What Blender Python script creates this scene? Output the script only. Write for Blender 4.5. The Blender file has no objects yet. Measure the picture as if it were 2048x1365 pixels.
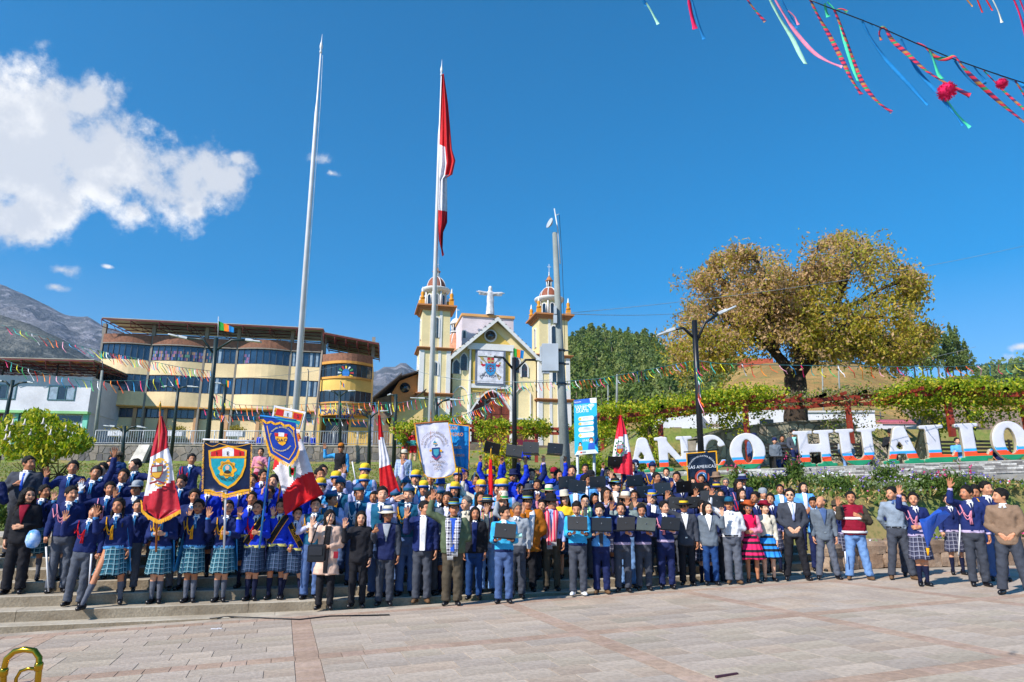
import bpy,bmesh,math,random
import numpy as np
from mathutils import Vector,Matrix
random.seed(7);np.random.seed(7)
R=math.radians
SC=bpy.context.scene
COL=SC.collection
# ------------------------------------------------------------------ camera
PITCH=R(13.7);CAMZ=1.42
cam_d=bpy.data.cameras.new('camera');cam=bpy.data.objects.new('camera',cam_d);COL.objects.link(cam)
cam_d.lens=24;cam_d.sensor_width=36;cam_d.clip_end=20000;cam_d.clip_start=0.05
cam.location=(0,0,CAMZ);cam.rotation_euler=(math.pi/2+PITCH,R(-0.25),0)
SC.camera=cam
# ------------------------------------------------------------------ light
SUN=Vector((-0.76,-0.72,0.86)).normalized()
sl=bpy.data.lights.new('sun','SUN');sl.energy=4.8;sl.angle=R(0.53);sl.color=(1.0,0.945,0.86)
so=bpy.data.objects.new('sun',sl);COL.objects.link(so);so.rotation_euler=SUN.to_track_quat('Z','Y').to_euler()
so.location=(-30,-20,40)
vs=SC.view_settings;vs.view_transform='Standard';vs.look='None';vs.exposure=0.56;vs.gamma=1
try:vs.use_curve_mapping=False
except Exception:pass
SC.cycles.max_bounces=5;SC.cycles.diffuse_bounces=2;SC.cycles.volume_bounces=0
SC.cycles.transparent_max_bounces=8
Fpx=24/36*2048
def ray(px,py):
 u=(px-1024)/Fpx;v=(682.5-py)/Fpx
 c,s=math.cos(PITCH),math.sin(PITCH)
 return Vector((u,c-v*s,s+v*c))
def at(px,py,Y):  # the point of the place seen there at the distance Y in front of the camera
 d=ray(px,py);k=Y/d.y
 return Vector((d.x*k,Y,CAMZ+d.z*k))
def zat(py,Y):return at(1024,py,Y).z
# ------------------------------------------------------------------ node helper
class NT:
 def __init__(s,nt):s.nt=nt;s.N=nt.nodes;s.L=nt.links
 def new(s,t,**kw):
  n=s.N.new(t)
  for k,v in kw.items():setattr(n,k,v)
  return n
 def put(s,sock,v):
  if hasattr(v,'is_output'):s.L.new(v,sock)
  elif v is not None:sock.default_value=v
 def m(s,op,a,b=None,c=None,clamp=False):
  n=s.new('ShaderNodeMath',operation=op,use_clamp=clamp)
  for i,v in enumerate((a,b,c)):s.put(n.inputs[i],v)
  return n.outputs[0]
 def vm(s,op,a,b=None):
  n=s.new('ShaderNodeVectorMath',operation=op)
  s.put(n.inputs[0],a)
  if b is not None:s.put(n.inputs[1]if op!='SCALE' else n.inputs['Scale'],b)
  return n.outputs['Value']if op in('DISTANCE','DOT_PRODUCT','LENGTH')else n.outputs[0]
 def mix(s,f,a,b,bt='MIX'):
  n=s.new('ShaderNodeMix',data_type='RGBA',blend_type=bt)
  s.put(n.inputs['Factor'],f)
  for k,v in((6,a),(7,b)):
   if isinstance(v,(tuple,list))and len(v)==3:v=(*v,1)
   s.put(n.inputs[k],v)
  return n.outputs[2]
 def noise(s,vec,scale,detail=3,rough=.55):
  n=s.new('ShaderNodeTexNoise');s.put(n.inputs['Vector'],vec)
  n.inputs['Scale'].default_value=scale;n.inputs['Detail'].default_value=detail;n.inputs['Roughness'].default_value=rough
  return n.outputs['Fac']
 def rng(s,v,a,b,c=0.,d=1.,smooth=True):
  n=s.new('ShaderNodeMapRange',interpolation_type='SMOOTHSTEP' if smooth else 'LINEAR')
  for i,x in enumerate((v,a,b,c,d)):s.put(n.inputs[i],x)
  return n.outputs[0]
# ------------------------------------------------------------------ world
w=bpy.data.worlds.new('World');SC.world=w;w.use_nodes=True
W=NT(w.node_tree);W.N.clear()
sky=W.new('ShaderNodeTexSky',sky_type='NISHITA',sun_disc=False)
sky.sun_elevation=math.asin(SUN.z);sky.sun_rotation=math.atan2(SUN.x,SUN.y)
sky.altitude=2800;sky.air_density=1.2;sky.dust_density=0.3;sky.ozone_density=1.6
tc=W.new('ShaderNodeTexCoord').outputs['Generated']
D=W.vm('NORMALIZE',tc)
skv=W.vm('ADD',W.vm('MULTIPLY',W.vm('ABSOLUTE',D),(0,0,.80)),W.vm('MULTIPLY',D,(1,1,0)))
skv=W.vm('NORMALIZE',W.vm('ADD',skv,(0,0,.12)));W.put(sky.inputs[0],skv)
blobs=[(-90,265,110),(5,225,72),(110,275,82),(30,315,100),(172,215,34),(190,300,85),(250,330,80),(310,350,75),(370,360,65),(420,345,55),
  (455,365,42),(470,318,16),(118,418,40),(45,440,42),(-10,445,40),(268,428,26),(385,425,18)]
field=None
for bx,by,br in blobs:
 c=ray(bx,by).normalized();rr=br/Fpx*1.12
 dd=W.vm('DISTANCE',D,tuple(c))
 v=W.m('SUBTRACT',1.0,W.m('DIVIDE',dd,rr*1.35))
 field=v if field is None else W.m('SMOOTH_MAX',field,v,0.12)
for bx,by,br in[(120,543,22),(108,578,16),(214,537,8),(635,320,26),(660,348,18),(1980,735,40),(2036,690,14)]:
 c=ray(bx,by).normalized();sc2=W.vm('MULTIPLY',W.vm('SUBTRACT',D,tuple(c)),(1,1,2.3))
 v=W.m('SUBTRACT',0.58,W.m('DIVIDE',W.vm('LENGTH',sc2),br/Fpx*2.4))
 field=W.m('MAXIMUM',field,v)
n1=W.noise(D,8,10,.66);n2=W.noise(D,24,8,.65)
fld=W.m('ADD',field,W.m('MULTIPLY',W.m('SUBTRACT',n1,.5),2.3))
fld=W.m('ADD',fld,W.m('MULTIPLY',W.m('SUBTRACT',n2,.5),1.1))
cmask=W.rng(fld,.12,.66)
off=W.vm('ADD',D,(-.028,0,.04))
n3=W.noise(off,9,6,.55)
shade=W.rng(W.m('ADD',W.m('SUBTRACT',n1,n3),W.m('MULTIPLY',field,-.16)),-.15,.10)
ccol=W.mix(shade,(4.3,4.55,5.0),(6.4,6.4,6.4))
# the deep Andean blue overhead, paler towards the horizon, the same all round
up=W.new('ShaderNodeSeparateXYZ');W.put(up.inputs[0],D)
grade=W.new('ShaderNodeHueSaturation');W.put(grade.inputs['Saturation'],W.rng(up.outputs[2],.0,.65,1.26,1.85));grade.inputs['Hue'].default_value=.492
W.put(grade.inputs['Color'],sky.outputs[0]);W.put(grade.inputs['Value'],1.2)
skyc=W.mix(cmask,grade.outputs[0],ccol)
bg=W.new('ShaderNodeBackground');bg.inputs['Strength'].default_value=0.115;W.put(bg.inputs['Color'],skyc)
wo=W.new('ShaderNodeOutputWorld');W.L.new(bg.outputs[0],wo.inputs[0])
# ------------------------------------------------------------------ materials
MATS={}
def mat(name,col,rough=.7,var=.12,scale=3.,bump=.0,bscale=40.,metal=0.,spec=.4,col2=None,grain=0.0,sub=None,alpha=None,vary=0.0):
 if name in MATS:return MATS[name]
 m=bpy.data.materials.new(name);m.use_nodes=True;n=NT(m.node_tree)
 b=m.node_tree.nodes['Principled BSDF']
 oc=n.new('ShaderNodeTexCoord').outputs['Object']
 f=n.noise(oc,scale,4)
 c2=col2 or tuple(x*(1-var*2.2)for x in col);c1=col if col2 else tuple(min(1,x*(1+var))for x in col)
 c=n.mix(n.rng(f,.32,.68),c1,c2)
 if grain:
  f2=n.noise(oc,scale*14,2);c=n.mix(n.rng(f2,.35,.65,0,grain),c,tuple(x*.45 for x in col))
 if vary:
  oi=n.new('ShaderNodeObjectInfo').outputs['Random']
  c=n.mix(1.0,c,n.mix(oi,(1-vary,)*3,(1+vary,1+vary*.9,1+vary*.8)),'MULTIPLY')
 n.put(b.inputs['Base Color'],c)
 b.inputs['Roughness'].default_value=rough;b.inputs['Metallic'].default_value=metal
 b.inputs['Specular IOR Level'].default_value=spec
 if sub:b.inputs['Subsurface Weight'].default_value=sub;b.inputs['Subsurface Radius'].default_value=(.02,.008,.004)
 if bump:
  bp=n.new('ShaderNodeBump');bp.inputs['Strength'].default_value=bump;bp.inputs['Distance'].default_value=.02
  n.put(bp.inputs['Height'],n.noise(oc,bscale,3));n.L.new(bp.outputs[0],b.inputs['Normal'])
 MATS[name]=m;return m
def srgb(r,g,b):
 return tuple(((x/255)/12.92 if x/255<=.04045 else((x/255+.055)/1.055)**2.4)for x in(r,g,b))
# ------------------------------------------------------------------ objects
def link(o,parent=None):
 COL.objects.link(o)
 if parent is not None:o.parent=parent
 return o
def tag(o,label=None,cat=None,group=None,kind=None):
 if label:o['label']=label
 if cat:o['category']=cat
 if group:o['group']=group
 if kind:o['kind']=kind
 return o
def empty(name,loc,label=None,cat=None,group=None,rz=0,rot=None):
 o=bpy.data.objects.new(name,None);o.location=loc;o.rotation_euler=rot or(0,0,rz);o.empty_display_size=.2
 COL.objects.link(o);tag(o,label,cat,group);return o
class MB:  # collects shapes, then becomes ONE mesh object
 def __init__(s):s.v=[];s.f=[];s.m=[];s.mi=0;s.sm=[]
 def raw(s,V,Fc,mi=None,smooth=False):
  o=len(s.v);s.v.extend([tuple(p)for p in V]);s.f.extend([tuple(i+o for i in q)for q in Fc])
  s.m.extend([s.mi if mi is None else mi]*len(Fc));s.sm.extend([smooth]*len(Fc));return s
 def box(s,x0,x1,y0,y1,z0,z1,mi=None,M=None,bev=0.0):
  if bev:
   b=bev;V=[]
   for z,e in((z0,b),(z0+b,0),(z1-b,0),(z1,b)):
    V+=[(x0+e+(b if e==0 else 0)*0,y0+e,z),(x1-e,y0+e,z),(x1-e,y1-e,z),(x0+e,y1-e,z)]
   Fc=[(3,2,1,0),(12,13,14,15)]
   for r in range(3):
    for i in range(4):j=(i+1)%4;Fc.append((r*4+i,r*4+j,r*4+4+j,r*4+4+i))
  else:
   V=[(x0,y0,z0),(x1,y0,z0),(x1,y1,z0),(x0,y1,z0),(x0,y0,z1),(x1,y0,z1),(x1,y1,z1),(x0,y1,z1)]
   Fc=[(3,2,1,0),(4,5,6,7),(0,1,5,4),(1,2,6,5),(2,3,7,6),(3,0,4,7)]
  if M is not None:V=[tuple(M@Vector(p))for p in V]
  return s.raw(V,Fc,mi)
 def tube(s,pts,rad,n=8,mi=None,cap=True,smooth=True):
  pts=[Vector(p)for p in pts];k=len(pts)
  rs=rad if isinstance(rad,(list,tuple))else[rad]*k
  V=[];up=Vector((0,0,1));prev=None
  for i,p in enumerate(pts):
   t=(pts[min(i+1,k-1)]-pts[max(i-1,0)])
   if t.length<1e-9:t=Vector((0,0,1))
   t.normalize()
   if prev is None:
    a=t.cross(up)
    if a.length<.05:a=t.cross(Vector((1,0,0)))
   else:a=prev-t*prev.dot(t)
   a.normalize();prev=a;b=t.cross(a)
   for j in range(n):
    an=2*math.pi*j/n;V.append(p+(a*math.cos(an)+b*math.sin(an))*rs[i])
  Fc=[(i*n+j,i*n+(j+1)%n,(i+1)*n+(j+1)%n,(i+1)*n+j)for i in range(k-1)for j in range(n)]
  if cap:Fc+=[tuple(range(n))[::-1],tuple((k-1)*n+j for j in range(n))]
  return s.raw(V,Fc,mi,smooth)
 def lathe(s,prof,n=16,c=(0,0,0),mi=None,M=None,smooth=True,sx=1,sy=1):
  V=[]
  for r,z in prof:
   for j in range(n):
    a=2*math.pi*j/n;V.append((c[0]+r*sx*math.cos(a),c[1]+r*sy*math.sin(a),c[2]+z))
  k=len(prof)
  Fc=[(i*n+j,i*n+(j+1)%n,(i+1)*n+(j+1)%n,(i+1)*n+j)for i in range(k-1)for j in range(n)]
  Fc+=[tuple(range(n))[::-1],tuple((k-1)*n+j for j in range(n))]
  if M is not None:V=[tuple(M@Vector(p))for p in V]
  return s.raw(V,Fc,mi,smooth)
 def prism(s,poly,y0,y1,mi=None,M=None):  # polygon in (x,z), extruded along y
  n=len(poly);ar=sum(poly[i][0]*poly[(i+1)%n][1]-poly[(i+1)%n][0]*poly[i][1]for i in range(n))
  if ar<0:poly=poly[::-1]
  V=[(x,y0,z)for x,z in poly]+[(x,y1,z)for x,z in poly]
  Fc=[tuple(range(n)),tuple(range(2*n-1,n-1,-1))]+[(i,i+n,(i+1)%n+n,(i+1)%n)for i in range(n)]
  if M is not None:V=[tuple(M@Vector(p))for p in V]
  return s.raw(V,Fc,mi)
 def mesh(s,name='mesh'):
  me=bpy.data.meshes.new(name);me.from_pydata(s.v,[],s.f)
  me.polygons.foreach_set('material_index',s.m);me.polygons.foreach_set('use_smooth',s.sm);me.update();return me
 def build(s,name,mats,parent=None,loc=None,**kw):
  me=s.mesh(name)
  for m in(mats if isinstance(mats,(list,tuple))else[mats]):me.materials.append(m)
  o=bpy.data.objects.new(name,me);link(o,parent)
  if loc is not None:o.location=loc
  tag(o,**kw);return o
def objm(name,me,parent=None,M=None,mats=None):  # shared mesh, own materials
 o=bpy.data.objects.new(name,me);link(o,parent)
 if M is not None:o.matrix_basis=M
 if mats:
  for i,m in enumerate(mats):
   if i<len(o.material_slots):o.material_slots[i].link='OBJECT';o.material_slots[i].material=m
 return o
# ------------------------------------------------------------------ glyphs of lettering (flat print)
_GL={}
def glyph(ch,bold=True):
 if ch in _GL:return _GL[ch]
 cu=bpy.data.curves.new('g','FONT');cu.body=ch;cu.size=1;cu.resolution_u=3;cu.offset=.012 if bold else 0
 o=bpy.data.objects.new('g',cu);COL.objects.link(o)
 bpy.context.view_layer.update()
 me=o.to_mesh();V=[v.co[:2]for v in me.vertices];Fc=[tuple(p.vertices)for p in me.polygons]
 o.to_mesh_clear();COL.objects.unlink(o);bpy.data.objects.remove(o);bpy.data.curves.remove(cu)
 wd=max([v[0]for v in V],default=.3)+.06
 _GL[ch]=(V,Fc,wd if ch!=' ' else .3);return _GL[ch]
def text2d(mb,s,mp,size,cx=0,cy=0,arc=None,sx=1.,mi=0,a0=None):
 """lay a string in the 2D space of a surface; mp(x,y) maps it to a point. arc=(radius, up) bends it about (cx,cy)"""
 W_=[glyph(c)[2]*size*sx for c in s];tot=sum(W_);x=-tot/2
 for c,wd in zip(s,W_):
  V,Fc,_=glyph(c)
  if V:
   P=[]
   for gx,gy in V:
    lx=x+gx*size*sx;ly=gy*size
    if arc:
     rad,up_=arc;th=lx/rad if up_ else lx/rad
     rr=rad+ly if up_ else rad-ly
     mid=(x+wd/2)/rad
     if up_:P.append((cx+rr*math.sin(th),cy+rr*math.cos(th)))
     else:P.append((cx+rr*math.sin(th),cy-rr*math.cos(th)))
    else:P.append((cx+lx,cy+ly))
   mb.raw([mp(*p)for p in P],Fc,mi)
  x+=wd
# ================================================================== THE GROUND
A18=R(18);E1=Vector((math.cos(A18),math.sin(A18),0));E2=Vector((-math.sin(A18),math.cos(A18),0))
GX,GZ=.028,-.08  # the plaza rises gently to the right
Z1,RISE,TREAD,S0=-.04,.155,.42,11.66
LAND=Z1+6*RISE
def surfaces():
 L=[(None,-99,S0+.35)]
 L.append((Z1-.15,S0,S0+.35))
 for k in range(6):L.append((Z1+k*RISE,S0+.35+k*TREAD,S0+.35+(k+1)*TREAD))
 L.append((LAND,S0+.35+6*TREAD,S0+.35+6*TREAD+2.6));return L
def L3(a,s,z):return E1*a+E2*s+Vector((0,0,z))
SEND=S0+.35+6*TREAD
def gz(x,y):  # height of the land
 s=-x*math.sin(A18)+y*math.cos(A18)
 li=np.interp(y,[17,21,46,46.6,66,120],[LAND-.05,1.62,4.2,5.35,7.0,8])
 ri=np.interp(y,[16.0,16.3,18.5,18.9,22.2,24.5,31,31.5,60,120],[.02,.60,1.28,1.72,2.28,2.72,3.3,5.0,7.2,8])
 t=min(1,max(0,(x-3.2)/2.8));h=li*(1-t)+ri*t
 base=GX*max(-14,min(14,x))+GZ-.07
 if 45<y<61 and-6<x<7:h=min(h,float(np.interp(y,[45,46,52,58,61],[4.3,4.4,4.9,6.1,6.7])))
 if y<16 or s<SEND+.2:h=base
 return h
g=MB();xs=sorted(set([-2000,-1200,-500,-200,-100,-60]+[round(-40+1.6*i,2)for i in range(50)]+[60,100,200,500,1200,2000]))
ys=[-2000,-800,-200,-60,-20,0,6,11,13]+[round(14+.55*i,2)for i in range(34)]+[33.5+2.2*i for i in range(6)]+[45.9,46.5,50,55,60,66,75,90,120,200,500,1200,2600]
V=[(x,y,gz(x,y))for y in ys for x in xs];n=len(xs)
g.raw(V,[(j*n+i,j*n+i+1,(j+1)*n+i+1,(j+1)*n+i)for j in range(len(ys)-1)for i in range(n-1)],0,True)
def groundmat():
 m=bpy.data.materials.new('ground_grass');m.use_nodes=True;q=NT(m.node_tree);b=m.node_tree.nodes['Principled BSDF']
 oc=q.new('ShaderNodeTexCoord').outputs['Object'];a=q.noise(oc,.7,5);c=q.noise(oc,9,4)
 col=q.mix(q.rng(a,.40,.62),K('6a7a34'),K('8c7a4c'));col=q.mix(q.rng(c,.4,.7,0,.6),col,K('4c5c28'))
 q.put(b.inputs['Base Color'],col);b.inputs['Roughness'].default_value=.95
 bp=q.new('ShaderNodeBump');bp.inputs['Strength'].default_value=.6;q.put(bp.inputs['Height'],q.noise(oc,30,3));q.L.new(bp.outputs[0],b.inputs['Normal'])
 return m
def K(h):return srgb(int(h[:2],16),int(h[2:4],16),int(h[4:],16))
g.build('ground',groundmat(),kind='structure')
# ---- paving of the plaza: slabs in a grid with brick bands, laid on a mortar bed
stone=lambda nm,c,c2:mat(nm,K(c),rough=.85,col2=K(c2),scale=1.1,grain=.35,bump=.35,bscale=26,vary=.10)
SL=[stone('slab_greyblue','b5a698','a59587'),stone('slab_grey','baaa9a','aa9a8a'),stone('slab_pink','b8a592','a39080'),stone('slab_warm','b2a492','a09180')]
BRK=[stone('paver_rose','b09682','9e8472'),stone('paver_dustyrose','b69c8a','a48a7a')]
bed=MB();pl=lambda a,s,d:(lambda p:(p.x,p.y,GX*p.x+GZ+d))(L3(a,s,0))
bed.raw([pl(-30,-14,-.012),pl(30,-14,-.012),pl(30,11.75,-.012),pl(-30,11.75,-.012)],[(0,1,2,3)])
bed.raw([pl(7.3,11.75,-.012),pl(30,11.75,-.012),pl(30,14.3,-.012),pl(9,14.3,-.012)],[(0,1,2,3)])
plaza=bed.build('plaza',mat('mortar',K('ada091'),rough=.9,bump=.3),kind='structure')
def slabmesh(w_,d_,t=.03,gap=.005,e=.002):
 m=MB();a,b=w_/2-gap/2,d_/2-gap/2
 V=[(-a,-b,-t),(a,-b,-t),(a,b,-t),(-a,b,-t),(-a,-b,-e),(a,-b,-e),(a,b,-e),(-a,b,-e),(-a+e,-b+e,0),(a-e,-b+e,0),(a-e,b-e,0),(-a+e,b-e,0)]
 m.raw(V,[(0,1,5,4),(1,2,6,5),(2,3,7,6),(3,0,4,7),(4,5,9,8),(5,6,10,9),(6,7,11,10),(7,4,8,11),(8,9,10,11)]);return m
BA=[-2.85+3.21*i for i in range(-3,7)];BS=[8.15-3.03*i for i in range(-1,6)]
cells=[]
def slope_M(a,s,dz=0,r=0):
 p=L3(a,s,0);p.z=GX*p.x+GZ+dz
 return Matrix.Translation(p)@Matrix.Rotation(-math.atan(GX),4,'Y')@Matrix.Rotation(A18+r,4,'Z')
bw=.13
for i in range(len(BA)-1):
 for j in range(len(BS)-1):
  a0,a1=BA[i]+bw,BA[i+1]-bw;s1,s0=BS[j]-bw,BS[j+1]+bw
  rows=8;dh=(s1-s0)/rows
  for r in range(rows):
   a=a0;k=0
   while a<a1-.05:
    w_=random.choice([.42,.49,.56,.63]);w_=w_ if a+w_<a1-.25 else a1-a
    cells.append((a+w_/2,s0+dh*(r+.5),w_,dh,0));a+=w_
for bs in BS:
 a=-12.
 while a<17:cells.append((a+.12,bs,.24,bw*1.96,1));a+=.24
for ba in BA:
 for j in range(len(BS)-1):
  s=BS[j+1]+bw
  while s<BS[j]-bw-.06:
   cells.append((ba,s+.06,.26,.12,1));s+=.1155
s=8.15+3.03+.13
vis=[]
for c in cells:
 p=L3(c[0],c[1],0)
 if p.y<1.5 or c[1]>S0-.02 and c[0]<7:continue
 d=Vector((p.x,p.y*math.cos(PITCH)-CAMZ*math.sin(PITCH),0));dep=max(.1,p.y*math.cos(PITCH)-CAMZ*math.sin(PITCH))
 inv=abs(p.x/dep)<.80 and p.y>4.9
 vis.append((inv,p.length,c))
big=sorted([v for v in vis if v[0]and v[2][4]==0],key=lambda v:v[1])[:300];bs_=set(id(v[2])for v in big)
cache={}
for inv,dd,c in big:
 k=(round(c[2],2),round(c[3],3))
 if k not in cache:me=slabmesh(*k).mesh('paving_slab');me.materials.append(None);cache[k]=me
 t=random.choices(range(4),[4,4,2,2])[0]
 objm('paving_slab',cache[k],plaza,slope_M(c[0],c[1],random.uniform(-.001,.0015)),[SL[t]])
rest=MB();rb=MB()
for inv,dd,c in vis:
 if id(c)in bs_:continue
 sm=slabmesh(c[2],c[3]);M=slope_M(c[0],c[1],random.uniform(-.001,.0015))
 (rb if c[4]else rest).raw([M@Vector(v)for v in sm.v],[sm.f[-1]]if not inv else sm.f[4:],random.randrange(2)if c[4]else random.choices(range(4),[4,4,2,2])[0])
rest.build('paving_slabs',SL,plaza,kind='stuff');rb.build('paver_bricks',BRK,plaza,kind='stuff')
# ---- the flight of steps
CONC=mat('step_concrete',K('bcb2a2'),rough=.85,col2=K('a09482'),scale=1.3,grain=.3,bump=.3,bscale=18,vary=.06)
CRIS=mat('step_riser',K('a99a84'),rough=.9,col2=K('8c7c66'),scale=2.6,grain=.45,bump=.4,bscale=22,vary=.06)
st=bpy.data.objects.new('stairs',None);link(st);tag(st,kind='structure')
def stepbar(a0,a1,s0,s1,z0,z1,nm='step'):
 m=MB();P=[L3(a0,s0,z0),L3(a1,s0,z0),L3(a1,s1,z0),L3(a0,s1,z0),L3(a0,s0,z1-.012),L3(a1,s0,z1-.012),L3(a1,s1,z1-.012),L3(a0,s1,z1-.012),L3(a0,s0+.012,z1),L3(a1,s0+.012,z1),L3(a1,s1,z1),L3(a0,s1,z1)]
 m.raw(P,[(0,1,5,4),(1,2,6,5),(3,0,4,7),(2,3,7,6)],1);m.raw(P,[(4,5,9,8),(8,9,10,11)],0)
 return m.build(nm,[CONC,CRIS],st)
AR=11.6
for k in range(-1,7):
 z=Z1+k*RISE if k>=0 else Z1-.15
 s0=S0 if k<0 else S0+.35+k*TREAD;s1=S0+.35 if k<0 else(s0+TREAD if k<6 else s0+2.8)
 ar=(9.0 if k<0 else AR-.0*k);a=-14.
 while a<ar-.1:
  b=min(ar,a+3.1+.4*((k*7+int(a))%3));stepbar(a,b-.006,s0,s1+(.0 if k>5 else .03),z-.5,z+.0005*(k%2));a=b
# ---- rocks
ROCK=[mat('rock_%d'%i,K(c),rough=.92,col2=K(c2),scale=3,grain=.4,bump=.9,bscale=14)for i,(c,c2)in enumerate([('a08670','7c6452'),('957b68','6e5a4a'),('aa9480','8a7260')])]
def rockmesh(w_,d_,h_,seed):
 rg=random.Random(seed);b=bmesh.new();bmesh.ops.create_cube(b,size=1);bmesh.ops.subdivide_edges(b,edges=b.edges[:],cuts=2,use_grid_fill=True)
 for v in b.verts:
  c=v.co;k=.5/max(abs(c.x),abs(c.y),abs(c.z));l=c.length;sp=c.normalized()*.62
  q=c*.62+sp*.38;v.co=Vector((q.x*w_*1.04*(1+rg.uniform(-.06,.06)),q.y*d_*(1+rg.uniform(-.1,.1)),q.z*h_*1.05*(1+rg.uniform(-.07,.07))))
 me=bpy.data.meshes.new('stone');b.to_mesh(me);b.free();me.materials.append(None);return me
def rockwall(name,pts,z0s,hs,label,cat,wr=(.45,.85)):
 root=empty(name,(0,0,0),label,cat);z=0
 core=MB()
 for(x0,y0),(x1,y1)in zip(pts,pts[1:]):
  d=Vector((x1-x0,y1-y0,0));Ln=d.length;d.normalize();nn=Vector((-d.y,d.x,0));za=z0s(x0,y0);
  core.raw([(x0+nn.x*.16,y0+nn.y*.16,z0s(x0,y0)-.2),(x1+nn.x*.16,y1+nn.y*.16,z0s(x1,y1)-.2),(x1+nn.x*.16,y1+nn.y*.16,z0s(x1,y1)+sum(hs)-.04),(x0+nn.x*.16,y0+nn.y*.16,z0s(x0,y0)+sum(hs)-.04),
    (x0+nn.x*.5,y0+nn.y*.5,z0s(x0,y0)+sum(hs)-.04),(x1+nn.x*.5,y1+nn.y*.5,z0s(x1,y1)+sum(hs)-.04)],[(0,1,2,3),(3,2,5,4)])
  zc=0
  for h in hs:
   t=0
   while t<Ln-.05:
    w_=random.uniform(*wr);w_=min(w_,Ln-t);w_=max(w_,.15);p=Vector((x0,y0,0))+d*(t+w_/2)+nn*.12;p.z=z0s(p.x,p.y)+zc+h/2
    me=rockmesh(w_,.36,h,random.random());objm('stone',me,root,Matrix.Translation(p)@Matrix.Rotation(math.atan2(d.y,d.x),4,'Z'),[random.choice(ROCK)]);t+=w_
   zc+=h
 core.build('wall_core',mat('soil',K('6b5844'),rough=.95,bump=.5),root);return root
pg=lambda x,y:GX*min(14,x)+GZ
rockwall('rock_wall',[(6.75,15.3),(7.8,15.95),(9.9,15.9),(12.0,15.95),(16.0,15.6)],pg,(.30,.26),'low wall of rough brown boulders along the plaza below the flower bed','wall')
rockwall('rock_wall',[(9.0,18.5),(10.75,18.45)],lambda x,y:gz(x,y-.3)-.05,(.32,.28),'squared brown rocks halfway up the flower bed behind the man in the red vest','wall')
rockwall('rock_wall',[(12.4,18.4),(15.4,18.0)],lambda x,y:gz(x,y-.3)-.05,(.30,.24),'short stretch of brown rocks among the pink flowers at the right edge','wall')
rockwall('stone_edging',[(-10.5,20.2),(-8.2,20.6),(-5.4,20.3),(-3.0,20.8)],lambda x,y:gz(x,y)-.08,(.26,),'low pale stone edging of the lawn behind the students on the left','edging',(.35,.9))
# ---- plates cut by a voronoi pattern (crazy paving)
def plates(W_,H_,cell,inset,seed):
 rg=random.Random(seed);nx,ny=max(2,int(W_/cell)),max(1,int(H_/cell));pts={}
 for i in range(-1,nx+1):
  for j in range(-1,ny+1):pts[i,j]=((i+.5+rg.uniform(-.42,.42))*W_/nx,(j+.5+rg.uniform(-.42,.42))*H_/ny)
 out=[]
 for i in range(nx):
  for j in range(ny):
   c=pts[i,j];poly=[(0,0),(W_,0),(W_,H_),(0,H_)]
   for di in(-2,-1,0,1,2):
    for dj in(-2,-1,0,1,2):
     q=pts.get((i+di,j+dj))
     if q is None or(di==0 and dj==0):continue
     nx_,ny_=q[0]-c[0],q[1]-c[1];ln=math.hypot(nx_,ny_);nx_/=ln;ny_/=ln;lim=ln/2-inset;new=[]
     for k in range(len(poly)):
      a,b=poly[k],poly[(k+1)%len(poly)];da=(a[0]-c[0])*nx_+(a[1]-c[1])*ny_-lim;db=(b[0]-c[0])*nx_+(b[1]-c[1])*ny_-lim
      if da<=0:new.append(a)
      if(da<0)!=(db<0):t=da/(da-db);new.append((a[0]+(b[0]-a[0])*t,a[1]+(b[1]-a[1])*t))
     poly=new
     if len(poly)<3:break
    if len(poly)<3:break
   if len(poly)>=3:out.append(poly)
 return out
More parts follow.
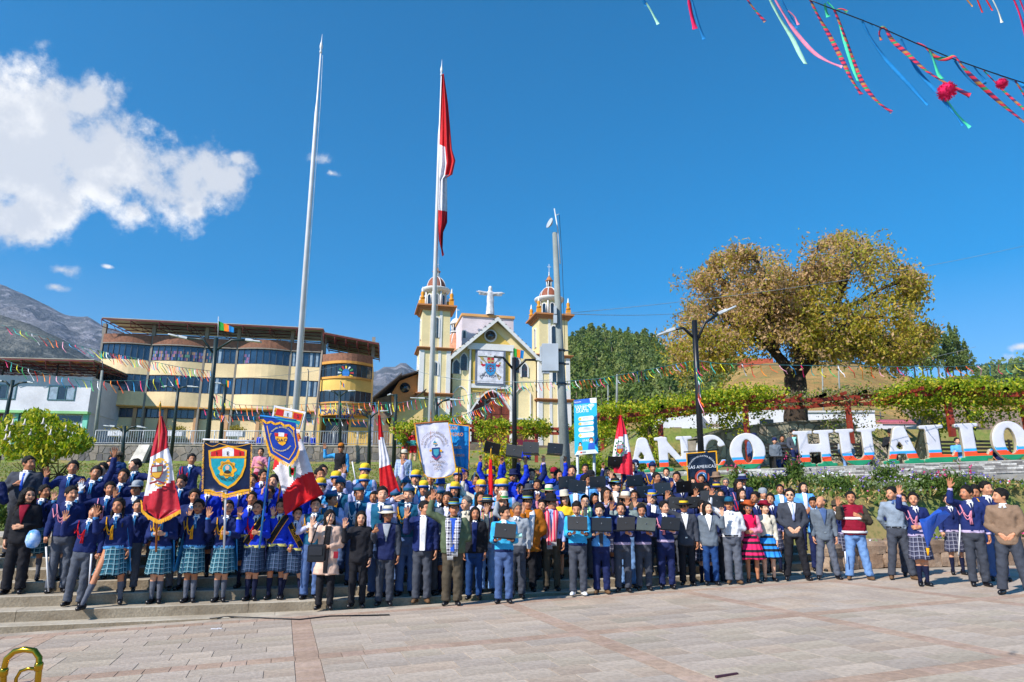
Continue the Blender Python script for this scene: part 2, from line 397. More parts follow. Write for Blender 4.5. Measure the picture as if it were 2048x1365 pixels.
def platewall(name,path,z0,zt,cell,mats,label,cat,seed=1,proud=.03,cap=None,joined=False,joint='8a8174',thick=.4):
 """path: points (x,y) of the foot; plates stand proud of the joints on its camera side"""
 root=empty(name,(0,0,0),label,cat);core=MB();cp=MB();J=MB()
 for q,((x0,y0),(x1,y1))in enumerate(zip(path,path[1:])):
  d=Vector((x1-x0,y1-y0,0));Ln=d.length;d.normalize();nn=Vector((-d.y,d.x,0))
  zb0,zb1,zt0,zt1=z0(x0),z0(x1),zt(x0),zt(x1);P=lambda t,z,o:Vector((x0,y0,0))+d*t+nn*o+Vector((0,0,z))
  core.raw([P(0,zb0,0),P(Ln,zb1,0),P(Ln,zt1,0),P(0,zt0,0),P(0,zt0,thick),P(Ln,zt1,thick),P(Ln,zb1,thick),P(0,zb0,thick)],[(0,1,2,3),(3,2,5,4),(4,5,6,7),(0,3,4,7),(1,6,5,2)])
  if cap:cp.raw([P(0,zt0,-.06),P(Ln,zt1,-.06),P(Ln,zt1+.08,-.06),P(0,zt0+.08,-.06),P(0,zt0+.08,thick),P(Ln,zt1+.08,thick),P(Ln,zt1,thick),P(0,zt0,thick)],[(0,1,2,3),(3,2,5,4),(0,4,7,6)if 0 else(7,6,1,0)])
  H_=max(zt0-zb0,zt1-zb1)
  for poly in plates(Ln,H_,cell,.012*cell/.3,seed+q):
   m=MB()if not joined else J;n=len(poly);pr=proud*random.uniform(.7,1.2)
   S=lambda u,v,o:P(u,(zb0+(zb1-zb0)*u/Ln)+v*((zt0-zb0)+((zt1-zb1)-(zt0-zb0))*u/Ln)/H_,o)
   cx=sum(p[0]for p in poly)/n;cy=sum(p[1]for p in poly)/n
   V=[S(u,v,.01)for u,v in poly]+[S(cx+(u-cx)*.93,cy+(v-cy)*.93,-pr)for u,v in poly]
   m.raw(V,[tuple(range(n,2*n))]+[(i,(i+1)%n,n+(i+1)%n,n+i)for i in range(n)],random.randrange(len(mats))if joined else 0)
   if not joined:m.build('stone',random.choice(mats),root)
 if joined:J.build('stones',mats,root,kind='stuff')
 core.build('wall_core',mat('joint_'+joint,K(joint),rough=.9,bump=.3),root)
 if cap:cp.build('coping',cap,root)
 return root
CRZ=[mat('crazy_%d'%i,K(c),rough=.85,var=.1,scale=5,grain=.25,bump=.5,bscale=20)for i,c in enumerate(['b4ab96','a69c88','c0b8a2','ad9f8e'])]
cw=[at(px,900,Y)for px,Y in((1392,27),(1450,29),(1520,30.2),(1600,30.8),(1700,31),(1790,30.4),(1830,29),(1862,27.4))]
ztop=lambda x:float(np.interp(x,[p.x for p in cw],[zat(y,Y)for y,Y in((880,27),(862,29),(850,30.2),(843,30.8),(839,31),(841,30.4),(858,29),(895,27.4))]))
platewall('curved_stone_wall',[(p.x,p.y)for p in cw],lambda x:2.6,ztop,.42,CRZ,'curved wall of beige crazy paving behind the big white letters below the old tree','wall',3,cap=mat('coping_grey',K('8d887c'),rough=.85,bump=.3))
GRY=[mat('greystone_%d'%i,K(c),rough=.9,var=.12,scale=1.5,grain=.3,bump=.7,bscale=6)for i,c in enumerate(['6f6c6a','807a74','8d8378','625f60'])]
wl=[(at(px,900,46).x,46)for px in(-60,120,300,500,640,800)]
platewall('retaining_wall',wl,lambda x:3.4,lambda x:zat(895,46),.42,GRY,'long grey stone retaining wall under the street railing behind the left half of the crowd','wall',9,joined=True,cap=mat('coping_pale',K('a39c90'),rough=.8))
w2=[(at(px,900,42).x,42)for px in(1140,1262)]
platewall('terrace_wall',w2,lambda x:3.4,lambda x:zat(882,42),.9,CRZ,'squat tan stone terrace wall behind the blue wifi sign','wall',4)
# ramp cheek leaning on the retaining wall, left
m=MB();A,B=at(252,948,44.5),at(288,893,45.6);m.raw([A+Vector((-.5,0,-.6)),A+Vector((.5,0,-.6)),B+Vector((.35,0,0)),B+Vector((-.35,0,0)),A+Vector((-.5,.5,-.6)),A+Vector((.5,.5,-.6)),B+Vector((.35,.3,0)),B+Vector((-.35,.3,0))],[(0,1,2,3),(1,5,6,2),(3,2,6,7),(0,3,7,4)])
m.build('stair_cheek',mat('cheek_white',K('cfc8bc'),rough=.8,bump=.2),label='pale sloping concrete cheek of a stair against the grey retaining wall',cat='stair')
# railing on the wall
RAIL=mat('rail_grey',K('aeb2b6'),rough=.4,metal=.3)
x0,x1=at(190,880,46.3).x,at(810,880,46.3).x;zr=zat(895,46)+.08;rl=empty('railing',(x0,46.25,zr),'long pale metal railing with thin bars along the street above the grey wall','railing')
m=MB();m.tube([(0,0,.95),(x1-x0,0,.95)],.035,6);m.tube([(0,0,.12),(x1-x0,0,.12)],.025,6);m.build('handrail',RAIL,rl)
pm=MB();pm.tube([(0,0,0),(0,0,.95)],.035,6);pm=pm.mesh('post');pm.materials.append(RAIL);bm_=MB();bm_.box(-.011,.011,-.011,.011,.12,.93);bm_=bm_.mesh('baluster');bm_.materials.append(RAIL)
k=int((x1-x0)/1.6)
for i in range(k+1):objm('post',pm,rl,Matrix.Translation(((x1-x0)*i/k,0,0)))
bj=MB()
for i in range(int((x1-x0)/.16)):bj.box(.16*i-.012,.16*i+.012,-.012,.012,.12,.93)
bj.build('balusters',RAIL,rl,kind='stuff')
# ---- brick plinth of the big letters
def LW(px):Y=23.4-(px-1510)*.00375*.95;p=at(px,940,Y);return p.x,Y
SLP=.027;P0,P1=LW(1225),LW(2120);ld=Vector((P1[0]-P0[0],P1[1]-P0[1],0));LL=ld.length;lang=math.atan2(ld.y,ld.x);PZ=2.575;PH=.37
pr=empty('letter_plinth',(P0[0],P0[1],PZ-PH),'low plinth faced with thin grey and white stone bricks under the giant letters','plinth',rot=(0,-math.atan(SLP),lang))
m=MB();m.box(0,LL,0,1.1,-.6,PH-.015);m.build('core',mat('plinth_core',K('8f8c88'),rough=.9),pr)
m=MB();m.box(-.02,LL,-.03,1.1,PH-.015,PH+.01);m.build('top_slab',mat('plinth_top',K('b9b6b0'),rough=.7,bump=.2),pr)
BT=[mat('split_stone_%d'%i,K(c),rough=.75,var=.12,scale=12,bump=.7,bscale=60,grain=.2)for i,c in enumerate(['c4c0bc','9c9894','827e7c','d6d3cf','a8a4a2'])]
bmesh_c={};cnt=0;many=MB();nr=6
for r in range(nr):
 t=-.2*(r%2)
 while t<LL:
  w_=random.choice([.28,.36,.44]);a,b=max(0,t),min(LL,t+w_)-.006
  if b-a>.05:
   pr_=random.uniform(.012,.035)
   if cnt<290 and a>LL*.235:
    k=(round(b-a,3),round(pr_,2))
    if k not in bmesh_c:mm=MB();mm.box(0,k[0],-k[1],0,0,PH/nr-.005);mm=mm.mesh('brick');mm.materials.append(None);bmesh_c[k]=mm
    objm('brick',bmesh_c[k],pr,Matrix.Translation((a,-.001,r*PH/nr-.01)),[random.choice(BT)]);cnt+=1
   else:many.box(a,b,-pr_,0,r*PH/nr-.01,(r+1)*PH/nr-.015,random.randrange(5))
  t+=w_
many.build('bricks',BT,pr,kind='stuff')
# ---- the giant letters
def sbox(f,x0,x1,z0,z1,r):return np.sqrt(np.maximum(np.abs(f.X-(x0+x1)/2)-(x1-x0)/2+r,0)**2+np.maximum(np.abs(f.Z-(z0+z1)/2)-(z1-z0)/2+r,0)**2)-r
def seg2(f,a,b,ra,rb=None):
 rb=ra if rb is None else rb;bx,bz=b[0]-a[0],b[1]-a[1];t=np.clip(((f.X-a[0])*bx+(f.Z-a[1])*bz)/(bx*bx+bz*bz),0,1)
 return np.sqrt((f.X-a[0]-bx*t)**2+(f.Z-a[1]-bz*t)**2)-(ra+(rb-ra)*t)
def letter(ch,w_):
 f=Fld((-.06,-.15,-.06),(w_+.06,.15,1.33),.03);H=1.27;U=lambda d,k=.03:f.u(d.astype(f32),k);t=.155
 if ch=='A':
  U(seg2(f,(w_*.24,.16),(w_*.47,H-.17),.12,.17),0);U(seg2(f,(w_*.74,.16),(w_*.53,H-.17),.17,.17));U(sbox(f,w_*.2,w_*.8,.34,.50,.02))
  f.F=np.maximum(f.F,-(seg2(f,(w_*.46,.60),(w_*.46,.72),.085,.012)))
  f.F=np.maximum(f.F,-sbox(f,w_*.38,w_*.54,-.3,.24,.06));U(seg2(f,(.08,.08),(w_*.36,.08),.075));U(seg2(f,(w_*.55,.08),(w_-.08,.08),.075))
 elif ch=='N':
  U(sbox(f,w_*.10,w_*.36,.05,H-.03,.06),0);U(seg2(f,(w_*.20,H-.12),(w_*.80,.14),.13,.11));U(sbox(f,w_*.68,w_*.88,.1,H-.1,.06));U(seg2(f,(.07,H-.09),(w_*.3,H-.09),.075));U(seg2(f,(w_*.62,H-.09),(w_-.07,H-.09),.075));U(seg2(f,(.07,.09),(w_*.42,.09),.075))
 elif ch=='C':
  q=np.sqrt(((f.X-w_*.52)/(w_*.52))**2+((f.Z-H/2)/(H/2))**2);a=(q-1)*w_*.5;q2=np.sqrt(((f.X-w_*.62)/(w_*.26))**2+((f.Z-H/2)/(H*.34))**2);b=(q2-1)*w_*.25
  f.u(np.maximum(np.maximum(a,-b),-sbox(f,w_*.60,w_*1.3,H*.31,H*.66,.05)).astype(f32),0);U(seg2(f,(w_*.84,H*.72),(w_*.86,H*.74),.11),.02)
 elif ch=='O':
  q=np.sqrt(((f.X-w_*.5)/(w_*.5))**2+((f.Z-H/2)/(H/2))**2);a=(q-1)*w_*.5;q2=np.sqrt(((f.X-w_*.5)/(w_*.145))**2+((f.Z-H*.5)/(H*.30))**2);b=(q2-1)*w_*.14;f.u(np.maximum(a,-b).astype(f32),0)
 elif ch=='H':
  for c in(.26,.75):
   U(sbox(f,w_*(c-.12),w_*(c+.12),.05,H-.04,.05),0 if c<.5 else .03);U(seg2(f,(w_*(c-.19),H-.085),(w_*(c+.19),H-.085),.072));U(seg2(f,(w_*(c-.19),.085),(w_*(c+.19),.085),.072))
  U(sbox(f,w_*.3,w_*.7,.50,.80,.03))
 elif ch=='U':
  q=np.sqrt(((f.X-w_*.5)/(w_*.40))**2+((f.Z-.48)/.48)**2);a=np.maximum((q-1)*w_*.4,f.Z-.5);f.u(np.minimum(a,np.minimum(sbox(f,w_*.10,w_*.38,.45,H-.04,.04),sbox(f,w_*.62,w_*.90,.45,H-.04,.04))).astype(f32),0)
  q=np.sqrt(((f.X-w_*.5)/(w_*.14))**2+((f.Z-.50)/.26)**2);b=np.minimum(np.maximum((q-1)*w_*.14,f.Z-.5),sbox(f,w_*.36,w_*.64,.5,1.6,0));f.F=np.maximum(f.F,-b)
  for c in(.24,.76):U(seg2(f,(w_*(c-.18),H-.085),(w_*(c+.18),H-.085),.072))
 elif ch=='L':
  U(sbox(f,w_*.16,w_*.54,.03,H-.03,.05),0);U(sbox(f,w_*.16,w_*.80,.0,.28,.05));U(seg2(f,(w_*.86,.16),(w_*.92,.36),.09,.055));U(seg2(f,(.07,H-.085),(w_*.62,H-.085),.075));U(seg2(f,(.08,.09),(w_*.5,.09),.075))
 f.F=np.maximum(f.F+.008,np.abs(f.Y)-.105).astype(f32);P,Q=f.nets();C=P[Q].mean(1);z=C[:,2];m=np.where(z<.20,3,np.where(z<.33,2,np.where(z<.45,1,0)))
 a=P[Q];nrm=np.cross(a[:,2]-a[:,0],a[:,3]-a[:,1]);nrm/=np.linalg.norm(nrm,axis=1)[:,None]+1e-9;m=np.where(np.abs(nrm[:,1])<.6,4,m)
 me=to_mesh([(P,Q,m)],'letter');return me
LTM=[mat('letter_white',K('c4c4ce'),rough=.45,var=.06,scale=1.6,grain=.08),mat('letter_blue',K('2f93d6'),rough=.45,var=.05),mat('letter_red',K('e0481c'),rough=.45,var=.06),mat('letter_green',K('12805a'),rough=.45,var=.06),mat('letter_side',K('b9ad94'),rough=.6,var=.1)]
def build_letters():
 for k,(ch,a,b,lab)in enumerate([('A',1256,1332,'white giant letter A with striped foot behind the peruvian flag, first letter of the row'),('N',1318,1398,'white giant letter N with striped foot behind the black street lamp'),('C',1402,1465,'white giant letter C with striped foot beside the dark blue Las Americas banner'),('O',1472,1547,'giant letter O with a man standing behind its hole'),
  ('H',1603,1693,'giant letter H with a dark bin seen under its crossbar'),('U',1693,1780,'giant letter U with a vine behind its gap'),('A',1783,1873,'giant letter A to the right of the man in black reading'),('L',1868,1946,'first giant letter L after the second A'),('L',1942,2018,'second giant letter L beside the last letter O'),('O',2016,2094,'giant letter O cut by the right edge of the picture')]):
  x,y=LW(a);x2,y2=LW(b);w_=math.hypot(x2-x,y2-y);me=letter(ch,w_)
  for m_ in LTM:me.materials.append(m_)
  o=bpy.data.objects.new('letter_sign',me);link(o);o.location=(x,y+.55,PZ+.012+SLP*math.hypot(x-P0[0],y-P0[1]));o.rotation_euler=(0,-math.atan(SLP),lang);tag(o,lab,'letter sign','giant letters on the plinth')
# ================================================================== PEOPLE: smooth bodies polygonised from distance fields
f32=np.float32
def surf_nets(F,lo,h):
 s=F<0
 c=[s[i:s.shape[0]-1+i,j:s.shape[1]-1+j,k:s.shape[2]-1+k]for i in(0,1)for j in(0,1)for k in(0,1)]
 n=sum(x.astype(np.int8)for x in c);act=(n>0)&(n<8)
 idx=-np.ones(act.shape,np.int64);ijk=np.argwhere(act);idx[act]=np.arange(len(ijk))
 I,J,K=ijk.T;P=np.zeros((len(ijk),3));cnt=np.zeros(len(ijk))
 cor=[(i,j,k)for i in(0,1)for j in(0,1)for k in(0,1)]
 val={q:F[I+q[0],J+q[1],K+q[2]].astype(float)for q in cor}
 for a in cor:
  for ax in range(3):
   if a[ax]==0:
    b=list(a);b[ax]=1;b=tuple(b)
    va,vb=val[a],val[b];x=(va<0)!=(vb<0)
    t=np.where(x,va/np.where(np.abs(va-vb)<1e-9,1,va-vb),0)
    for d in range(3):P[:,d]+=np.where(x,a[d]+(t if d==ax else 0),0)
    cnt+=x
 P=(P/cnt[:,None]+ijk)*h+np.array(lo)
 Q=[]
 for ax in range(3):
  sl0=[slice(None)]*3;sl1=[slice(None)]*3;sl0[ax]=slice(0,-1);sl1[ax]=slice(1,None)
  a=s[tuple(sl0)];b=s[tuple(sl1)];x=np.argwhere(a!=b)
  o1,o2=[(1,2),(2,0),(0,1)][ax]
  x=x[(x[:,o1]>0)&(x[:,o2]>0)&(x[:,o1]<F.shape[o1]-1)&(x[:,o2]<F.shape[o2]-1)]
  g=[]
  for d1,d2 in((-1,-1),(0,-1),(0,0),(-1,0)):
   y=x.copy();y[:,o1]+=d1;y[:,o2]+=d2;g.append(idx[y[:,0],y[:,1],y[:,2]])
  g=np.stack(g,1);fl=~a[x[:,0],x[:,1],x[:,2]]
  g[fl]=g[fl][:,::-1];Q.append(g)
 Q=np.concatenate(Q);Q=Q[(Q>=0).all(1)]
 return P,Q
class Fld:
 def __init__(s,lo,hi,h):
  s.lo=lo;s.h=h;ax=[np.arange(lo[i],hi[i]+h,h,dtype=f32)for i in range(3)]
  s.X,s.Y,s.Z=np.meshgrid(*ax,indexing='ij');s.F=np.full(s.X.shape,9.,f32)
 def u(s,d,k=.03):
  if k<=0:s.F=np.minimum(s.F,d)
  else:
   h=np.clip(.5+.5*(d-s.F)/k,0,1);s.F=d*(1-h)+s.F*h-k*h*(1-h)
 def cap(s,a,b,ra,rb,sx=1,sy=1):
  a=np.array(a,f32);b=np.array(b,f32);ba=b-a
  px,py,pz=(s.X-a[0])/sx,(s.Y-a[1])/sy,s.Z-a[2];bx,by,bz=ba[0]/sx,ba[1]/sy,ba[2]
  t=np.clip((px*bx+py*by+pz*bz)/(bx*bx+by*by+bz*bz+1e-9),0,1)
  return np.sqrt((px-bx*t)**2+(py-by*t)**2+(pz-bz*t)**2)-(ra+(rb-ra)*t)
 def ell(s,c,r):
  q=np.sqrt(((s.X-c[0])/r[0])**2+((s.Y-c[1])/r[1])**2+((s.Z-c[2])/r[2])**2);return(q-1)*min(r)
 def loft(s,zs,rx,ry,cy,z0=None,z1=None):
  a=np.interp(s.Z,zs,rx);b=np.interp(s.Z,zs,ry);c=np.interp(s.Z,zs,cy)
  n=2.4
  q=(np.abs(s.X/a)**n+np.abs((s.Y-c)/b)**n)**(1/n);d=(q-1)*np.minimum(a,b)
  return np.maximum(np.maximum(d,(z0 or zs[0])-s.Z),s.Z-(z1 or zs[-1])).astype(f32)
 def nets(s):return surf_nets(s.F,s.lo,s.h)
# torso profile (height, half width, half depth, centre y)
TZ=[.80,.88,.96,1.06,1.16,1.28,1.36,1.41,1.45,1.49]
PROF={'m':([.150,.160,.155,.142,.150,.168,.172,.140,.085,.055],[.105,.115,.108,.102,.108,.118,.108,.085,.062,.052]),
  'f':([.155,.168,.158,.128,.136,.150,.152,.122,.074,.048],[.108,.118,.105,.092,.105,.118,.100,.078,.056,.046]),
  'x':([.165,.185,.190,.188,.188,.190,.185,.148,.090,.060],[.120,.140,.160,.160,.150,.135,.118,.090,.066,.055])}
CY=[0,0,0,0,0,0,.005,.01,.015,.018]
def nz(v):v=np.array(v,float);return v/np.linalg.norm(v)
ARM={  # upper-arm direction, forearm direction, finger direction, palm normal, hand shape (s = side: -1 is the viewer's left)
'down':((.16,0,-1),(.05,-.16,-1),(.0,-.1,-1),(-1,-.2,0),'relax'),
'wave':((.75,-.35,-.75),(.05,-.30,1),(.08,-.12,1),(0,-1,0),'open'),
'wave2':((.95,-.25,-.15),(.1,-.25,1),(.1,-.1,1),(0,-1,-.1),'open'),
'wave3':((.35,-.65,-.55),(.05,-.25,1),(-.05,-.12,1),(0,-1,0),'open'),
'up':((.40,-.12,.90),(.04,-.15,1),(.0,-.1,1),(0,-1,0),'open'),
'up2':((.85,-.2,.45),(-.15,-.15,1),(-.2,-.1,1),(0,-1,0),'open'),
'up3':((.42,-.50,.12),(-.10,-.15,1),(-.05,-.1,1),(0,-1,0),'open'),
'salute':((1,-.25,.05),(-.85,-.25,.42),(-1,-.1,.3),(.2,-.9,-.3),'flat'),
'hold':((.12,-.05,-1),(-.25,-1,.06),(-.6,-.8,.05),(0,-.1,1),'relax'),
'clasp':((.28,.0,-1),(-.62,-.48,-.55),(-.7,-.2,-.7),(0,1,.2),'relax'),
'over':((.50,-.2,.85),(-.12,-.22,1),(.1,-.1,1),(-.4,-.8,.2),'relax'),
'thumb':((.28,-.35,-.9),(-.15,-.75,.8),(-.8,-.2,.5),(0,1,.3),'thumb'),
'pole':((.22,-.25,-1),(-.62,-.85,.22),(-.9,-.3,.1),(0,1,0),'fist'),
'belly':((.25,.0,-1),(-.75,-.55,-.10),(-1,-.1,-.1),(0,1,0),'relax'),
'chest':((.35,-.15,-.9),(-.85,-.60,.45),(-.9,-.1,.4),(0,1,0),'relax'),
'stick':((.22,.0,-1),(.12,-.35,-1),(0,-.8,-.5),(-1,0,0),'fist'),
'back':((.30,.22,-1),(-.45,.35,-.75),(-1,.1,-.2),(0,1,0),'relax'),
'knee':((.20,-.55,-.9),(-.25,-.75,-.6),(-.3,-.8,-.3),(0,0,-1),'relax'),
'mouth':((.30,-.35,-.9),(-.35,-.35,1),(-.4,-.1,.9),(0,1,0),'relax'),
}
LEG={'stand':((.075,0),(.095,.0),(.10,.0)),'apart':((.085,0),(.13,-.01),(.19,-.03)),'close':((.065,0),(.06,.0),(.06,.0)),
 'lunge':None,'sit':None}
def skel(aL,aR,leg,sex):
 J={};w={'m':.178,'f':.156,'x':.190}[sex]
 for s,a in((-1,aL),(1,aR)):
  U,Fo,Hd,Pn,sh=ARM[a]
  f=lambda v:nz((v[0]*s,v[1],v[2]))
  S=np.array((w*s,.008,1.385));
  if U[2]>0:S=S+np.array((-.012*s,0,.03))
  E=S+f(U)*.275;Wr=E+f(Fo)*.245
  J[s]=(S,E,Wr,f(Hd),f(Pn),sh,f(Fo))
  if leg=='lunge':
   if s<0:H,K,A=(-.09,0,.90),(-.20,-.16,.52),(-.33,-.34,.085)
   else:H,K,A=(.09,0,.90),(.12,-.03,.50),(.12,.04,.09)
  elif leg=='sit':
   H,K,A=(.09*s,0,.90),(.14*s,-.42,.92),(.13*s,-.36,.50)
  else:
   h,k,a_=LEG[leg];H,K,A=(h[0]*s,h[1],.90),(k[0]*s,k[1]-.015,.49),(a_[0]*s,a_[1]+.015,.085)
  J[('leg',s)]=tuple(np.array(q)for q in(H,K,A))
 return J
_C={}
def cached(fn):
 def g(*a):
  k=(fn.__name__,)+a
  if k not in _C:_C[k]=fn(*a)
  return _C[k]
 return g
@cached
def head_arr(sex,low):
 f=Fld((-.115,-.15,1.44),(.115,.14,1.735),.0125 if low else .0095)
 fw=.92 if sex=='f' else 1.0
 f.u(f.ell((0,.012,1.622),(.077,.096,.092)),0)
 f.u(f.ell((0,-.028,1.572),(.062*fw,.072,.082)),.03)
 f.u(f.ell((0,-.062,1.520),(.034*fw,.034,.026)),.025)  # chin
 f.u(f.cap((0,.022,1.40),(0,.012,1.545),.056*fw,.052*fw),.02)  # neck
 for s in(-1,1):
  e=f.ell((.031*s,-.104,1.600),(.020,.014,.014));f.F=np.maximum(f.F,-(e)-.004)
  f.u(f.ell((.078*s,.012,1.588),(.012,.024,.032)),.006)  # ears
  f.u(f.ell((.040*s,-.075,1.562),(.022,.022,.022)),.02)  # cheeks
 f.u(f.cap((0,-.088,1.606),(0,-.112,1.574),.010,.0165),.012)  # nose
 f.u(f.cap((-.018,-.092,1.541),(.018,-.092,1.541),.0085,.0085),.008)  # lips
 P,Q=f.nets();C=P[Q].mean(1);m=np.zeros(len(Q),int)
 x,y,z=np.abs(C[:,0]),C[:,1],C[:,2]
 m[(y<-.06)&(((x-.031)/.0135)**2+((z-1.601)/.0062)**2<1)]=3
 m[(y<-.05)&(x>.014)&(x<.050)&(np.abs(z-1.6235+.06*(x-.03))<.0042)]=3
 m[(y<-.08)&(x<.024)&(np.abs(z-1.541)<.0062)]=4
 return P,Q,m
@cached
def hand_arr(shape,side,low):
 """fingers along +z, palm facing -y, thumb towards +x for the person's right hand"""
 f=Fld((-.075,-.075,-.03),(.085,.05,.20),.0088 if low else .0066)
 f.u(f.cap((0,0,-.03),(0,0,.01),.026,.028,1,.8),0)
 f.u(f.cap((.016,0,.035),(.018,0,.082),.024,.020,1,.62),.012);f.u(f.cap((-.016,0,.035),(-.020,0,.078),.024,.019,1,.62),.012)
 L=[.078,.088,.080,.062];X0=[.030,.010,-.010,-.029]
 for i in range(4):
  sp={'open':.26,'flat':.04,'relax':.06,'fist':.0,'thumb':.0}[shape]*(1.5-i)/1.5
  a=np.array((X0[i],0,.085));r=.0098
  d=nz((sp,-.05,1));cur={'open':.10,'flat':.02,'relax':.55,'fist':1.7,'thumb':1.7}[shape]
  for seg,fr in enumerate((.45,.32,.23)):
   ang=cur*(.5 if seg==0 and shape=='relax' else 1)
   c_,s_=math.cos(ang),math.sin(ang);d=np.array((d[0],d[1]*c_-d[2]*s_,d[1]*s_+d[2]*c_))
   b=a+d*L[i]*fr;f.u(f.cap(a,b,r,r*.93),.003);a=b;r*=.95
 if shape=='thumb':pts=[(.028,-.01,.03),(.045,-.018,.055),(.062,-.02,.075),(.088,-.015,.088)]
 elif shape=='fist':pts=[(.028,-.01,.025),(.040,-.030,.050),(.022,-.046,.070)]
 elif shape=='open':pts=[(.026,-.008,.02),(.052,-.016,.048),(.070,-.016,.078)]
 else:pts=[(.026,-.01,.02),(.042,-.024,.05),(.044,-.034,.082)]
 for a,b in zip(pts,pts[1:]):f.u(f.cap(a,b,.0125,.0105),.004)
 P,Q=f.nets()
 if side>0:P=P*np.array((-1,1,1));Q=Q[:,::-1]
 return P,Q
def hand_at(J,s,low):
 S,E,Wr,Hd,Pn,sh,Fo=J[s];P,Q=hand_arr(sh,s,low)
 n=Pn-Hd*np.dot(Pn,Hd);n=nz(n);x=np.cross(-n,Hd)  # columns x, y=-n(palm), z=Hd
 M=np.stack([x,-n,Hd],1)
 if np.linalg.det(M)<0:M[:,0]*=-1
 return P@M.T+Wr+Hd*.004,Q
def neck_rot(P,yaw,tilt=0.,nod=0.):
 M=Matrix.Rotation(yaw,3,'Z')@Matrix.Rotation(tilt,3,'Y')@Matrix.Rotation(nod,3,'X')
 c=np.array((0,.012,1.50));A=np.array(M)*1.10
 wgt=np.clip((P[:,2]-1.43)/.07,0,1)[:,None]
 return P*(1-wgt)+((P-c)@A.T+c)*wgt
def to_mesh(parts,name):
 V=[];Fc=[];M=[];o=0
 for P,Q,m in parts:
  V.append(P);Fc.append(Q+o);M.append(m if hasattr(m,'__len__')else np.full(len(Q),m));o+=len(P)
 V=np.concatenate(V);Fc=np.concatenate(Fc);M=np.concatenate(M)
 me=bpy.data.meshes.new(name);me.vertices.add(len(V));me.vertices.foreach_set('co',V.astype(f32).ravel())
 me.loops.add(Fc.size);me.loops.foreach_set('vertex_index',Fc.astype(np.int32).ravel())
 me.polygons.add(len(Fc));me.polygons.foreach_set('loop_start',np.arange(0,Fc.size,Fc.shape[1],dtype=np.int32))
 me.polygons.foreach_set('loop_total',np.full(len(Fc),Fc.shape[1],np.int32));
 me.polygons.foreach_set('material_index',M.astype(np.int32));me.polygons.foreach_set('use_smooth',np.ones(len(Fc),bool))
 me.update(calc_edges=True);
 return me
def with_slots(me,n):
 for i in range(n):me.materials.append(None)
 return me
def seg_t(C,a,b):ba=b-a;return((C-a)@ba)/np.dot(ba,ba)
def seg_d(C,a,b):
 t=np.clip(seg_t(C,a,b),0,1);return np.linalg.norm(C-a-t[:,None]*(b-a),axis=1)
def bounds(J,z0=.0,z1=1.50,legs=True):
 xs=[.25,-.25];ys=[.2,-.2];zs=[z0,z1]
 for s in(-1,1):
  for q in J[s][:3]:xs.append(q[0]);ys.append(q[1]);zs.append(q[2])
  if legs:
   for q in J[('leg',s)]:xs.append(q[0]);ys.append(q[1])
 return(min(xs)-.10,min(ys)-.13,min(zs)-.06 if not legs else-.02),(max(xs)+.10,max(ys)+.12,max(zs)+.08)
@cached
def body_mesh(aL,aR,leg,sex,yaw,tilt,nod,low):
 """one continuous figure. slots: skin, sock, glove, dark of eyes and brows, lips"""
 J=skel(aL,aR,leg,sex);lo,hi=bounds(J);f=Fld(lo,hi,.040 if low else .029)
 rx,ry=PROF[sex]
 f.u(f.loft(TZ,[r-.008 for r in rx],[r-.008 for r in ry],CY),0)
 f.u(f.cap((-.12,.01,1.385),(.12,.01,1.385),.055,.055),.03);f.u(f.cap((0,.02,1.38),(0,.013,1.52),.056,.050),.03)
 k=.9 if sex=='f' else 1
 for s in(-1,1):
  S,E,Wr=J[s][:3];f.u(f.cap(S,E,.052*k,.040*k),.03);f.u(f.cap(E,Wr,.040*k,.027*k),.015)
  H,K,A=J[('leg',s)]
  f.u(f.cap(H,K,.086,.056),.03);f.u(f.cap(K,A,.054,.037),.02);
  m=K*.62+A*.38;f.u(f.cap(m+np.array((0,.018,0)),m*.7+A*.3,.046,.036),.03)
 P,Q=f.nets();C=P[Q].mean(1);m=np.zeros(len(Q),int)
 m[(C[:,2]<.385)&(leg!='sit')]=1
 hp,hq,hm=head_arr(sex,low);parts=[(P,Q,m),(neck_rot(hp,yaw,tilt,nod),hq,hm)]
 for s in(-1,1):
  a,b=hand_at(J,s,low);parts.append((a,b,2))
 return with_slots(to_mesh(parts,'body'),5)
def folds(f,amp):
 return 1.5*amp*(np.sin(31*f.Z+9*np.sin(7*f.X+2)+6*f.Y)*np.sin(13*f.X+11*f.Z+1.3)+.6*np.sin(55*f.Z+20*f.X)*np.sin(17*f.Y+23*f.Z))
